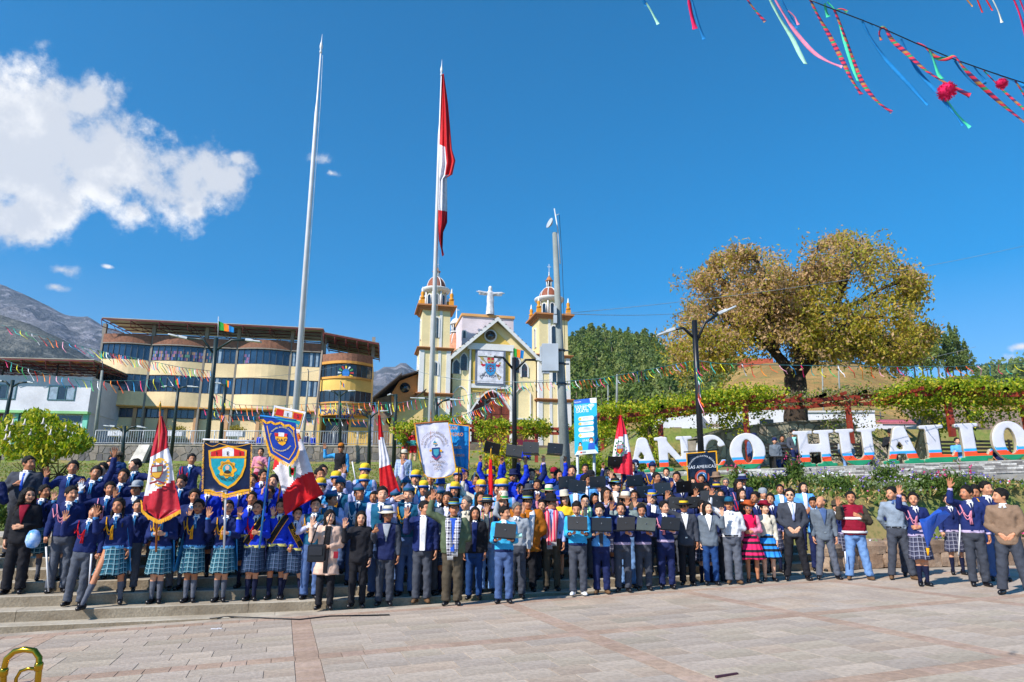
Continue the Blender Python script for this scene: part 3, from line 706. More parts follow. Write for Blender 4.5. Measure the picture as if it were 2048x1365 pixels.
@cached
def top_mesh(aL,aR,leg,sex,kind):
 """slots: main, sleeve, trim, front"""
 J=skel(aL,aR,leg,sex);lo,hi=bounds(J,.62,1.50,False)
 f=Fld(lo,hi,.0195);rx,ry=PROF[sex]
 hem={'jumper':.905,'vest':.915,'jacket':.80,'shirt':.935,'coat':.60,'puffer':.87,'track':.86,'poncho':.72,'tee':.93}[kind]
 if leg=='sit':hem=max(hem,.90)
 th={'jacket':.022,'puffer':.036,'coat':.024,'track':.026,'shirt':.014,'poncho':.05}.get(kind,.017)
 zs=[.55,.72]+TZ;fl=.05 if kind in('coat','poncho')else .015
 RX=[rx[1]+fl,rx[1]+fl*.6]+list(rx);RY=[ry[1]+fl,ry[1]+fl*.6]+list(ry)
 RX=[r+th for r in RX];RY=[r+th*.9 for r in RY]
 if kind in('jumper','track','puffer'):  # loose knit gathered above its waistband
  RX=[r+.014*math.exp(-((z-1.02)/.07)**2)for r,z in zip(RX,zs)];RY=[r+.014*math.exp(-((z-1.0)/.07)**2)for r,z in zip(RY,zs)]
 if kind in('jacket','coat','puffer','track','poncho'):RX[4:9]=[max(r,RX[3]*.93)for r in RX[4:9]]
 f.u(f.loft(zs,RX,RY,[0,0]+CY,hem,1.475),0)
 f.u(f.cap((-.13,.01,1.388),(.13,.01,1.388),.058+th*.5,.058+th*.5),.03)
 cut=1.0 if kind!='tee' else-.1
 for s in(-1,1):
  S,E,Wr=J[s][:3];fo=nz(Wr-E)
  f.u(f.cap(S,E,.060+th*.8,.048+th*.7),.035)
  if kind=='tee':continue
  We=Wr-fo*.012
  d=f.cap(E,We,.048+th*.7,.034+th*.5)
  d=np.maximum(d,(f.X-We[0])*fo[0]+(f.Y-We[1])*fo[1]+(f.Z-We[2])*fo[2]);f.u(d,.015)
  if kind=='poncho' and U_low(J[s]):f.u(f.cap(S,E,.11,.13,1,.7),.06)
 F=folds(f,{'jumper':.0035,'vest':.003,'puffer':.003,'jacket':.0035,'coat':.003}.get(kind,.004))
 if kind=='puffer':F=F+.007*np.abs(np.sin(f.Z*math.pi/.062))
 f.F=f.F+F
 P,Q=f.nets();C=P[Q].mean(1);m=np.zeros(len(Q),int)
 dt=np.full(len(C),9.)
 for s in(-1,1):
  S,E,Wr=J[s][:3];da=np.minimum(seg_d(C,S+(E-S)*.15,E),seg_d(C,E,Wr));ok=(da<.115)&(np.abs(C[:,0])>(rx[6]-.005))
  low=ok|(seg_d(C,E,Wr)<.085)
  m[low]=1
  t=seg_t(C,E,Wr);
  if kind in('jumper','track'):m[(seg_d(C,E,Wr)<.09)&(t>.80)]=2
 x,y,z=np.abs(C[:,0]),C[:,1],C[:,2];fr=(y<-.03)&(m!=1)&(m!=2)
 if kind in('jumper','vest','track'):m[(m==0)&(z<hem+.045)]=2
 if kind=='open':pass
 return with_slots(to_mesh([(P,Q,m)],'top'),4)
def U_low(j):return j[1][2]<j[0][2]
@cached
def trouser_mesh(leg,sex,kind):
 J=skel('down','down',leg,sex);rx,ry=PROF[sex]
 hi=(.34,.22,1.06);lo=(-.46 if leg=='lunge' else-.34,-.56 if leg in('lunge','sit')else-.2,-.01)
 f=Fld(lo,hi,.0195);th={'slim':.008,'suit':.014,'wide':.022}[kind]
 f.u(f.loft(TZ,[r+.008 for r in rx],[r+.008 for r in ry],CY,.79,1.045),0)
 for s in(-1,1):
  H,K,A=J[('leg',s)];hm=A*.96+K*.04+np.array((0,0,-.012))
  f.u(f.cap(H,K,.092+th*.5,.062+th),.03);d=f.cap(K,hm,.062+th,.050+th*1.25);d=np.maximum(d,hm[2]-.012-f.Z if leg!='sit' else-9+0*f.Z);f.u(d,.02)
 f.F=f.F+folds(f,.0042)+.003*np.sin(70*f.Z+9*f.X)*(f.Z<.25)
 if leg!='sit':f.F=f.F-.004*np.exp(-((f.Z-.10)/.03)**2)
 P,Q=f.nets();C=P[Q].mean(1);m=np.zeros(len(Q),int);m[C[:,2]>1.015]=1
 return with_slots(to_mesh([(P,Q,m)],'trousers'),2)
@cached
def skirt_mesh(sex,leg,kind):
 n=96;V=[];rx,ry=PROF[sex];zb={'plaid':.49,'folk':.50}[kind];rows=12
 for shell in(0,1):
  for r in range(rows+1):
   t=r/rows;z=1.03-(1.03-zb)*t;a=rx[3]+.018+(.068 if kind=='plaid' else .14)*t**.8;b=ry[3]+.02+(.062 if kind=='plaid' else .12)*t**.8
   for j in range(n):
    th=2*math.pi*j/n;pl=.014*t*(((j*20/n)%1)-.5)if kind=='plaid' else .016*t*math.sin(th*14+.7*math.sin(3*th))
    e=1+pl/.2-(.012 if shell else 0);dz=-.010*t*math.sin(5*th+1)
    lx=(-.10*t*t*max(0,-math.cos(th))if leg=='lunge' else 0)
    V.append((a*e*math.cos(th)+lx,b*e*math.sin(th)-(.06*t*t if leg=='lunge' else 0),z+dz))
 Q=[]
 k=(rows+1)*n
 for r in range(rows):
  for j in range(n):
   j2=(j+1)%n;Q.append((r*n+j,(r+1)*n+j,(r+1)*n+j2,r*n+j2));Q.append((k+r*n+j2,k+(r+1)*n+j2,k+(r+1)*n+j,k+r*n+j))
 for j in range(n):j2=(j+1)%n;Q.append((rows*n+j,k+rows*n+j,k+rows*n+j2,rows*n+j2))
 Q=np.array(Q)[:,::-1];V=np.array(V);me=to_mesh([(V,Q,0)],'skirt')
 uv=me.uv_layers.new(name='UVMap');L=np.zeros(len(me.loops),int);me.loops.foreach_get('vertex_index',L)
 j=L%n;r=(L%k)//n;pf=np.repeat(np.arange(len(Q)),4);
 jm=j.reshape(-1,4).copy();wrap=(jm.max(1)-jm.min(1))>n/2;jm[wrap]=np.where(jm[wrap]<n/2,jm[wrap]+n,jm[wrap])
 U=np.stack([jm.ravel()*1.15/n,1.03-r*(1.03-zb)/rows],1);uv.data.foreach_set('uv',U.astype(f32).ravel())
 return with_slots(me,1)
@cached
def shoe_mesh(kind):
 f=Fld((-.06,-.22,-.01),(.06,.10,.14),.0125)
 f.u(f.cap((0,.035,.042),(0,-.12,.034),.042,.040,.95,1),0)
 if kind=='shoe':f.u(f.cap((0,.03,.06),(0,.01,.10),.044,.040),.02)
 f.F=np.maximum(f.F,.004-f.Z);P,Q=f.nets();C=P[Q].mean(1);m=(C[:,2]<.020).astype(int)
 return with_slots(to_mesh([(P,Q,m)],'shoe'),2)
@cached
def hair_mesh(kind,yaw,tilt,nod,seed):
 f=Fld((-.16,-.19,1.20 if kind not in('short','bald','bun')else 1.50),(.16,.17,1.76),.0148)
 r=.010 if kind!='bald' else .004
 d=f.ell((0,.014,1.627),(.080+r,.100+r,.094+r))
 rg=np.random.RandomState(seed);a,b=rg.rand(2)*6
 if kind!='bald':d=d+.0085*np.sin(60*f.X+a+8*np.sin(20*f.Z+b))*np.sin(48*f.Y+30*f.Z+b)
 line=((f.Z-1.672)+(f.Y+.078)*.95)/1.38+(.006*np.sin(80*f.X+a)if kind=='short' else .10*np.abs(f.X)-.004)+1.3*np.maximum(0,np.abs(f.X)-.050)
 if kind=='bald':line=((f.Z-1.60)+(f.Y-.01)*1.2)/1.5;d=np.maximum(d,f.Z-1.655)
 f.F=np.maximum(d,-line)
 if kind in('long','curly'):
  for s in(-1,1):
   q=f.cap((.062*s,.015,1.63),(.088*s,-.02,1.35),.034,.030);q=np.maximum(q,-((f.Y+.072)))
   f.u(q,.02)
  f.u(f.cap((0,.065,1.62),(0,.10,1.34),.078,.075,1.15,.6),.03)
  if kind=='curly':
   f.u(f.cap((-.09,.0,1.60),(-.12,-.06,1.30),.045,.050),.03);f.u(f.cap((.08,.03,1.60),(.11,.03,1.33),.04,.045),.03)
   f.F=f.F+.010*np.sin(90*f.X+3*np.sin(40*f.Z))*np.sin(85*f.Z+4*np.sin(50*f.X))*np.cos(70*f.Y)
  else:f.F=f.F+.003*np.sin(150*f.X+2*np.sin(15*f.Z))
 if kind in('braid','braid2'):
  for s in((-1,1)if kind=='braid2' else(1,)):
   q=f.cap((.075*s,.0,1.56),(.105*s,-.115,1.26),.022,.015);q=q+.004*np.sin(f.Z*190+s*f.X*60);f.u(q,.015)
 if kind in('pony','bun','braid','braid2'):f.u(f.cap((0,.055,1.60),(0,.07,1.50),.062,.045,1.1,.7),.02)
 if kind in('pony','bun'):f.u(f.ell((0,.115,1.63),(.045,.045,.045)),.02)
 if kind=='pony':f.u(f.cap((0,.13,1.60),(.02,.13,1.42),.03,.02),.02)
 P,Q=f.nets();P=neck_rot(P,yaw,tilt,nod)
 return with_slots(to_mesh([(P,Q,0)],'hair'),1)
def lathe_np(prof,n=28,sx=1.,sy=1.,wob=None):
 V=[];
 for r,z in prof:
  for j in range(n):
   a=2*math.pi*j/n;dz=wob(a,r)if wob else 0;V.append((r*sx*math.cos(a),r*sy*math.sin(a),z+dz))
 k=len(prof);Q=[(i*n+j,i*n+(j+1)%n,(i+1)*n+(j+1)%n,(i+1)*n+j)for i in range(k-1)for j in range(n)]
 return np.array(V),np.array(Q)
@cached
def hat_mesh(kind,yaw,tilt,nod):
 """slots: crown, band, brim"""
 z0=1.665;parts=[]
 def add(prof,mi,n=28,sx=.86,sy=1.06,wob=None,c=(0,.012)):
  V,Q=lathe_np(prof,n,sx,sy,wob);V=V+np.array((c[0],c[1],z0));parts.append((V,Q,mi))
 if kind in('felt','straw','tall','bucket','wide','folk'):
  br={'felt':.175,'straw':.19,'tall':.185,'bucket':.155,'wide':.20,'folk':.17}[kind]
  ch={'felt':.105,'straw':.115,'tall':.13,'bucket':.085,'wide':.09,'folk':.095}[kind]
  wob={'felt':lambda a,r:(r>.12)*.022*math.cos(2*a),'straw':lambda a,r:(r>.12)*(.012*math.cos(2*a)),'tall':lambda a,r:(r>.12)*.008*math.cos(2*a),
   'bucket':lambda a,r:(r>.11)*-.035,'wide':lambda a,r:(r>.12)*-.03+.01*math.cos(2*a+1)*(r>.12),'folk':lambda a,r:(r>.12)*.02*math.sin(a*2+.6)+(r>.16)*.012}[kind]
  add([(.100,.0),(br*.8,-.004),(br,.006),(br,.012),(br*.8,.004),(.103,.010)],2,wob=wob)
  add([(.103,.006),(.104,.014),(.101,.045),(.100,.048)],1)
  add([(.100,.046),(.097,ch*.75),(.086,ch),(.05,ch+.008),(.001,ch-.004)],0)
 elif kind=='round':  # stiff yellow hat with a blue turned-up brim
  add([(.100,-.030),(.120,-.034),(.134,-.020),(.131,-.006),(.108,.004)],2,wob=lambda a,r:-.012*math.sin(a)*-1*(r>.11)*(-1 if math.sin(a)<0 else .3))
  add([(.109,-.004),(.110,.012),(.108,.016)],1)
  add([(.108,.014),(.110,.045),(.100,.080),(.070,.103),(.03,.112),(.001,.113)],0)
 elif kind=='cap':
  add([(.100,-.012),(.103,.010),(.098,.045),(.075,.075),(.03,.088),(.001,.089)],0)
  n=14;V=[];
  for i in range(n+1):
   a=math.pi*(1.12+.76*i/n)
   for r,dz in((.098,-.006),(.172,-.022),(.172,-.027),(.098,-.012)):
    rr=r if r<.1 else .100+.072*math.sin(math.pi*i/n)**.55;V.append((rr*.88*math.cos(a),rr*1.08*math.sin(a)+.012,z0+dz))
  Q=[(i*4+k,(i+1)*4+k,(i+1)*4+(k+1)%4,i*4+(k+1)%4)for i in range(n)for k in range(4)];parts.append((np.array(V),np.array(Q),2))
 elif kind=='garrison':
  n=16;V=[];prof=[(1,-.012),(1.05,-.010),(1.06,.035),(.98,.040),(.70,.078),(.05,.094)]
  for r,z in prof:
   for j in range(n):
    a=2*math.pi*j/n;V.append((.087*r*math.cos(a)*(1 if r>.9 else .55),.118*(r if r>.9 else .92)*math.sin(a)+.012,z0+z+.02*abs(math.sin(a))*(r<.9)))
  Q=[(i*n+j,i*n+(j+1)%n,(i+1)*n+(j+1)%n,(i+1)*n+j)for i in range(len(prof)-1)for j in range(n)];
  m=np.array([1 if i<3*n and i>=n*1 and i<2*n*1 else 0 for i in range(len(Q))]);parts.append((np.array(V),np.array(Q),m))
 elif kind=='beanie':
  add([(.097,-.05),(.101,-.02),(.100,.02),(.085,.055),(.05,.078),(.001,.085)],0,sx=.92,sy=1.1)
 parts=[(neck_rot(V,yaw,tilt,nod),Q,m)for V,Q,m in parts]
 return with_slots(to_mesh(parts,'hat'),3)
def fy(sex,x,z,off=.03):  # front of the chest
 rx,ry=PROF[sex];a=np.interp(z,TZ,rx)+off;b=np.interp(z,TZ,ry)+off
 return-b*(max(0.,1-min(1,abs(x/a))**2.4))**(1/2.4)
def strip(pts,wd,th,n=None):
 """a ribbon of cloth: centre points with width direction x, real thickness"""
 V=[]
 for i,p in enumerate(pts):
  p=np.array(p,float);d=np.array(pts[min(i+1,len(pts)-1)],float)-np.array(pts[max(i-1,0)],float)
  nrm=np.array((p[0]*.8,-1,0.));nrm/=np.linalg.norm(nrm);wv=np.cross(nrm,d);wv/=(np.linalg.norm(wv)+1e-9)
  ww=wd[i]if hasattr(wd,'__len__')else wd
  V+=[p+wv*ww/2,p+wv*ww/2+nrm*th,p-wv*ww/2+nrm*th,p-wv*ww/2]
 k=len(pts);Q=[(i*4+j,i*4+(j+1)%4,(i+1)*4+(j+1)%4,(i+1)*4+j)for i in range(k-1)for j in range(4)]+[(0,3,2,1),(k*4-4,k*4-3,k*4-2,k*4-1)]
 return np.array(V),np.array(Q)
@cached
def collar_mesh(sex):
 parts=[]
 k=.9 if sex=='f' else 1
 V,Q=lathe_np([(.060*k,1.445),(.074*k,1.450),(.064*k,1.488),(.056*k,1.490)],16,1,.95);parts.append((V+np.array((0,.012,0)),Q,0))
 for s in(-1,1):
  V=np.array([(.004*s,-.075*k,1.470),(.030*s,-.062*k,1.480),(.060*s,fy(sex,.06,1.42,.022)-.004,1.415),(.016*s,fy(sex,.02,1.42,.03)-.006,1.405)]);V=np.concatenate([V,V+np.array((0,.008,0))])
  Q=np.array([(0,1,2,3),(7,6,5,4),(0,4,5,1),(1,5,6,2),(2,6,7,3),(3,7,4,0)]);parts.append((V,Q,0))
 return with_slots(to_mesh(parts,'collar'),1)
@cached
def front_mesh(sex,kind):
 z0,w0,w1,th={'jumper':(1.31,.0,.052,.017),'vest':(1.30,.0,.056,.017),'jacket':(1.13,.0,.078,.022),'puffer':(.89,.045,.062,.036),'coat':(.64,.036,.055,.024),'track':(.90,.030,.055,.026)}[kind]
 zs=np.linspace(1.452,z0,9);V=[];n=6
 for i,z in enumerate(zs):
  t=i/8;w=w1+(w0-w1)*t
  for j in range(n+1):x=w*(2*j/n-1)+1e-4*j;V.append((x,fy(sex,x,max(.9,z),th+.016 if z>.9 else th+.045)-.010*(1-t)*0-.004,z))
 k=n+1;Q=[(i*k+j,(i+1)*k+j,(i+1)*k+j+1,i*k+j+1)for i in range(8)for j in range(n)];V=np.array(V);o=len(V);V=np.concatenate([V,V+np.array((0,.02,0))]);Q=Q+[(o+a,o+d,o+c,o+b)for a,b,c,d in Q]+[(i*k,o+i*k,o+(i+1)*k,(i+1)*k)for i in range(8)]+[(i*k+n,(i+1)*k+n,o+(i+1)*k+n,o+i*k+n)for i in range(8)]
 return with_slots(to_mesh([(V,np.array(Q),0)],'shirt_front'),1)
@cached
def tie_mesh(sex,zend,bow):
 if bow:
  pts=[(.010,fy(sex,0,1.42)-.012,1.42),(.014,fy(sex,0,1.34)-.010,1.34),(.017,fy(sex,.02,1.26)-.008,1.24)];V,Q=strip(pts,[.016,.018,.022],.005)
  V2=V*np.array((-1,1,1));V3,Q3=strip([(-.026,fy(sex,.03,1.43)-.012,1.425),(.026,fy(sex,.03,1.43)-.012,1.425)],.020,.010)
  return with_slots(to_mesh([(V,Q,0),(V2,Q[:,::-1],0),(V3,Q3,0)],'tie'),1)
 zs=np.linspace(1.435,zend,7);pts=[(0,min(fy(sex,0,z,.034),-.075)-.004,z)for z in zs]
 V,Q=strip(pts,[.030,.034,.028,.034,.042,.050,.028][:7],.006);return with_slots(to_mesh([(V,Q,0)],'tie'),1)
@cached
def scarf_mesh(sex,zend):
 parts=[]
 for s in(-1,1):
  pts=[(.03*s,.075,1.475),(.075*s,.02,1.487),(.085*s,-.06,1.455)]+[(s*(.088-.006*i),fy(sex,.085,z,.045)-.004*math.sin(i*1.7),z)for i,z in enumerate(np.linspace(1.40,zend+.03*s,9))]
  V,Q=strip(pts,[.07,.075,.09]+[.105]*9,.010);parts.append((V,Q,0))
  x0,y0,z0=pts[-1]
  for k in range(7):
   xx=x0-.045+.015*k;V,Q=strip([(xx,y0-.003,z0),(xx+.003,y0-.006,z0-.075)],.007,.004);parts.append((V,Q,1))
 return with_slots(to_mesh(parts,'scarf'),2)
@cached
def cord_mesh(sex,side,drop):
 """braided cord looped from the shoulder to the placket"""
 mb=MB();w={'m':.17,'f':.15,'x':.18}[sex]
 for q,(dz,r)in enumerate(((0,.0085),(.06,.0075))):
  pts=[]
  for i in range(13):
   t=i/12;x=side*(w*(1-t)+.02*t);z=1.425*(1-t)+(1.30-.0)*t-(drop+dz)*math.sin(math.pi*min(1,t*1.05))**.8
   pts.append((x,fy(sex,x,max(z,.95),.045)-.006 if abs(x)<w*.98 else-.06,z))
  pts.insert(0,(side*(w+.035),.0,1.44));pts.append((side*.03,fy(sex,0,1.12,.05),1.16));mb.tube(pts,r,6)
 for dx in(0,.02):mb.tube([(side*(.03+dx),fy(sex,0,1.12,.05),1.22),(side*(.025+dx*1.5),fy(sex,0,1.05,.05),1.06)],[.008,.014],6)
 mb.tube([(side*(w+.035),.03,1.43),(side*(w+.055),-.05,1.36),(side*(w+.02),-.10,1.22),(side*(w-.03),fy(sex,.1,1.2,.06),1.30)],.008,6)
 mb.m=[0]*len(mb.f);return with_slots(mb.mesh('cord'),1)
@cached
def sash_mesh(sex,side):
 pts=[(side*(.13-.27*t),fy(sex,.13-.27*t,1.42-.45*t,.042)if t>.08 else-.03,1.455-.47*t)for t in np.linspace(0,1,12)]
 V,Q=strip(pts,.085,.006);V2,Q2=strip([(p[0],p[1]+.002,p[2])for p in pts],.110,.004)
 return with_slots(to_mesh([(V,Q,0),(V2,Q2,1)],'sash'),2)
@cached
def glasses_mesh(yaw,tilt,nod):
 mb=MB()
 for s in(-1,1):
  n=12;V=[(s*.032+.021*math.cos(2*math.pi*j/n),-.108+.004*abs(math.cos(2*math.pi*j/n)),1.600+.015*math.sin(2*math.pi*j/n))for j in range(n)]
  V+=[(a,b+.005,c)for a,b,c in V];mb.raw(V,[tuple(range(n)),tuple(range(2*n-1,n-1,-1))]+[(i,i+n,(i+1)%n+n,(i+1)%n)for i in range(n)],0)
  mb.box(min(.05*s,.08*s),max(.05*s,.08*s),-.104,-.100,1.604,1.609,0);mb.box(.079*s-.002,.079*s+.002,-.10,.01,1.603,1.608,0)
 mb.box(-.012,.012,-.112,-.107,1.602,1.607,0)
 V=neck_rot(np.array(mb.v),yaw,tilt,nod);mb.v=[tuple(p)for p in V];return with_slots(mb.mesh('glasses'),1)
# ---- cloth materials
def cloth(name,c,**k):
 k.setdefault('vary',.13);k.setdefault('rough',.85);k.setdefault('var',.07);k.setdefault('scale',9);k.setdefault('bump',.42);k.setdefault('bscale',16);k.setdefault('spec',.25)
 return mat('cloth_'+name,c,**k)
def plaid(name,base,l1,l2,su=9.,uvw=(0,1)):
 nm='plaid_'+name
 if nm in MATS:return MATS[nm]
 m=bpy.data.materials.new(nm);m.use_nodes=True;n=NT(m.node_tree);b=m.node_tree.nodes['Principled BSDF']
 uv=n.new('ShaderNodeTexCoord').outputs['UV' if uvw==(0,1)else 'Object'];sp=n.new('ShaderNodeSeparateXYZ');n.put(sp.inputs[0],uv)
 def line(s,f,lo,hi):q=n.m('FRACT',n.m('MULTIPLY',s,f));return n.m('MULTIPLY',n.m('GREATER_THAN',q,lo),n.m('LESS_THAN',q,hi))
 A,B=sp.outputs[uvw[0]],sp.outputs[uvw[1]]
 wide=n.m('ADD',line(A,su,.0,.38),line(B,su,.0,.38));thin=n.m('MAXIMUM',line(A,su,.64,.76),line(B,su,.64,.76))
 thin2=n.m('MAXIMUM',line(A,su,.48,.53),line(B,su,.87,.92))
 c=n.mix(n.m('MULTIPLY',wide,.5),base,l1);c=n.mix(n.m('MULTIPLY',thin,.85),c,l2);c=n.mix(n.m('MULTIPLY',thin2,.5),c,l2)
 n.put(b.inputs['Base Color'],c);b.inputs['Roughness'].default_value=.9;b.inputs['Specular IOR Level'].default_value=.2
 MATS[nm]=m;return m
def stripes(name,cols,freq,ax=0):
 nm='stripe_'+name
 if nm in MATS:return MATS[nm]
 m=bpy.data.materials.new(nm);m.use_nodes=True;n=NT(m.node_tree);b=m.node_tree.nodes['Principled BSDF']
 sp=n.new('ShaderNodeSeparateXYZ');n.put(sp.inputs[0],n.new('ShaderNodeTexCoord').outputs['Object'])
 q=n.m('FRACT',n.m('MULTIPLY',sp.outputs[ax],freq));r=n.new('ShaderNodeValToRGB');r.color_ramp.interpolation='CONSTANT'
 e=r.color_ramp.elements;k=len(cols)
 for i,c in enumerate(cols):
  el=e[i]if i<2 else e.new(i/k)
  el.position=i/k;el.color=(*c,1)
 n.put(r.inputs[0],q);n.put(b.inputs['Base Color'],r.outputs[0]);b.inputs['Roughness'].default_value=.85;MATS[nm]=m;return m
K=lambda h:srgb(int(h[:2],16),int(h[2:4],16),int(h[4:],16))
CL={'navy':'19285e','dnavy':'1a2450','royal':'1236c4','grey':'555a66','char':'40444f','black':'1c1c22','white':'e6e6ea','sky':'3f9fe0','teal':'15597a','slate':'4a6290',
 'cyan':'35a4d8','sock':'5c606c','dsock':'141a38','lav':'b9bbe2','beige':'dcb8a4','cream':'d9d0bc','olive':'55624a','brown':'6b5038','tan':'8a705c','ochre':'b56a18',
 'pink':'e08ea4','hot':'d8104e','red':'cc1424','maroon':'8d0f2c','jean':'6f94c8','djean':'1d3f74','khaki':'4a4236','lblue':'5aa2e4','yellow':'ecc22e','gold':'e2a012',
 'green':'2c9a4a','lgrey':'9aa0a8','steel':'66707c','blue':'2a57c0','shirtg':'8390a0','lilac':'9fb0e6','orange':'b4562a','hatb':'1c52a8','trimb':'4a8cc4','tieb':'2a78b4','trimp':'b7a7c8','trimy':'d8cf7a','mint':'8fd0c8','ggrey':'7c8a88'}
def cm(n):
 if n=='plaidt':return plaid('teal',K('0b1a34'),K('1a5668'),K('8fbcc6'),13)
 if n=='plaidd':return plaid('dark',K('111830'),K('2a4058'),K('5c7090'),14)
 if n=='plaidw':return plaid('white',K('14162a'),K('3c3e56'),K('9c9cb0'),12)
 if n=='chk':return plaid('shirt',K('9fb4d8'),K('4c66a0'),K('e0e6f2'),22,(0,2))
 if n=='bw':return plaid('scarf',K('e2e0ea'),K('2c2a40'),K('15152a'),11,(0,2))
 if n=='scst':return stripes('andean',[K('b04a5c'),K('c8a080'),K('5c8f86'),K('7a5aa8'),K('d08a5c'),K('6f9a5a')],12)
 if n=='scpk':return stripes('pinkwoven',[K('e03a5a'),K('e86a80'),K('f0c8c0'),K('d8284c'),K('e03a5a')],18)
 if n=='scgr':return stripes('greenwoven',[K('2fa8a0'),K('d8e060'),K('3cb0c8'),K('e8e8c0'),K('2a9a6a')],16)
 if n=='folkp':return stripes('folkpink',[K('e0185e'),K('17121c'),K('e0185e'),K('e0185e'),K('17121c')],3.4,2)
 if n=='folkb':return stripes('folkblue',[K('1f86d8'),K('101018'),K('1f86d8'),K('101018'),K('2c90e0')],3.4,2)
 if n=='hatband':return stripes('hatband',[K('1c74c8'),K('1f9a5a'),K('e8d820'),K('2080d0')],24,2)
 return cloth(n,K(CL[n]))
SKIN=[mat('skin_%d'%i,K(c),rough=.55,var=.05,scale=20,spec=.35,sub=.08)for i,c in enumerate(['c88c6a','b87a58','d49c7c','ac7250','e0ac8c'])]
HAIRM=mat('hair_black',K('17120f'),rough=.62,var=.3,scale=60,bump=.6,bscale=120,spec=.25);HAIRG=mat('hair_grey',K('66625e'),rough=.6,var=.3,scale=60,bump=.4,bscale=120)
DARK=mat('eye_dark',K('1c1310'),rough=.3);LIP=mat('lips',K('93493f'),rough=.5)
# outfit: top kind, main, sleeve, trim, front | bottom kind, colour | sock | collar colour | tie
OUT={
'nf':('jumper','navy','navy','trimb','white','skirt','plaidt','sock','white',('tieb',1)),
'nm':('jumper','navy','navy','navy','white','suit','grey',None,'white',('tieb',1)),
'n2':('jumper','navy','navy','trimp','white','suit','char',None,'white',('dnavy',0)),
'n2f':('jumper','navy','navy','trimp','white','skirt','plaidw','dsock','white',('dnavy',0)),
'rf':('jumper','royal','royal','trimy','white','skirt','plaidd','dsock','white',('dnavy',0)),
'rm':('jumper','royal','royal','royal','white','suit','dnavy',None,'white',('dnavy',0)),
'tv':('vest','teal','lav','teal','white','suit','slate',None,'white',('dnavy',0)),
'wf':('vest','lav','lav','lav','white','skirt','plaidd','dsock','white',None),
'cy':('jumper','cyan','cyan','dnavy','white','suit','char',None,'white',('dnavy',0)),
'ts':('track','lblue','navy','navy','char','suit','dnavy',None,'lblue',None),
'lb':('track','lblue','lblue','navy','white','suit','dnavy',None,'white',None),
'ry':('track','royal','royal','royal','royal','suit','dnavy',None,'royal',None),
}
def outfit(kind,main,sleeve=None,trim=None,front=None,bk='suit',bc='char',sock=None,collar=None,tie=None):
 sleeve=sleeve or main;return(kind,main,sleeve,trim or main,front or main,bk,bc,sock,collar,tie)
# ---- the ground people stand on
PEOPLE=[]
def place(hx,hy,feet=None,H=1.6,extra=0.):
 """find where somebody stands: on the plaza where the feet are seen, or on the step that gives the height H"""
 if feet:
  fx,fy_=feet;best=None;r=ray(fx,fy_);bp_=9
  for z,s_lo,s_hi in surfaces():
   k=(GZ-CAMZ)/(r.z-GX*r.x)if z is None else(z-CAMZ)/r.z;p=Vector((0,0,CAMZ))+r*k;s=p.dot(E2)
   if k<0:continue
   if z is not None and s_lo<S0+.1 and GX*p.x+GZ>z:continue
   if z is None and GX*p.x+GZ<Z1-.15:s_hi=S0
   pen=max(0,s_lo-s,s-s_hi)
   if pen<bp_-.001:
    bp_=pen;m0,m1=(s_lo+.15,s_hi-.12)if z is not None and s_hi-s_lo<1 else(-99,s_hi-.14)if z is None else(s_lo+.15,s_hi)
    if m0>m1:m0=m1=(s_lo+s_hi)/2
    k2=min(max(s,m0),m1)/Vector((r.x,r.y,0)).dot(E2);best=Vector((r.x*k2,r.y*k2,0));best.z=GX*best.x+GZ if z is None else z
  if best is None:best=at(fx,fy_,11)
  q=at(hx,hy,best.y);return best,min(q.z-best.z,1.80)
 cand=[];r=ray(hx,hy)
 for z,s_lo,s_hi in surfaces():
  if z is None:continue
  s=s_lo+.20
  while True:
   k=s/Vector((r.x,r.y,0)).dot(E2);p=Vector((r.x*k,r.y*k,z));hz=CAMZ+r.z*k;h=hz-z
   cl=min([math.hypot(p.x-q[1].x,p.y-q[1].y)for q in PEOPLE]+[9]);cand.append((abs(h-H)+1.6*max(0,.36-cl),p,h))
   s+=.22
   if s>s_hi-.1:break
 best=min(cand,key=lambda c:c[0]);return best[1],min(max(best[2],1.38),1.85)
_PN=[0]
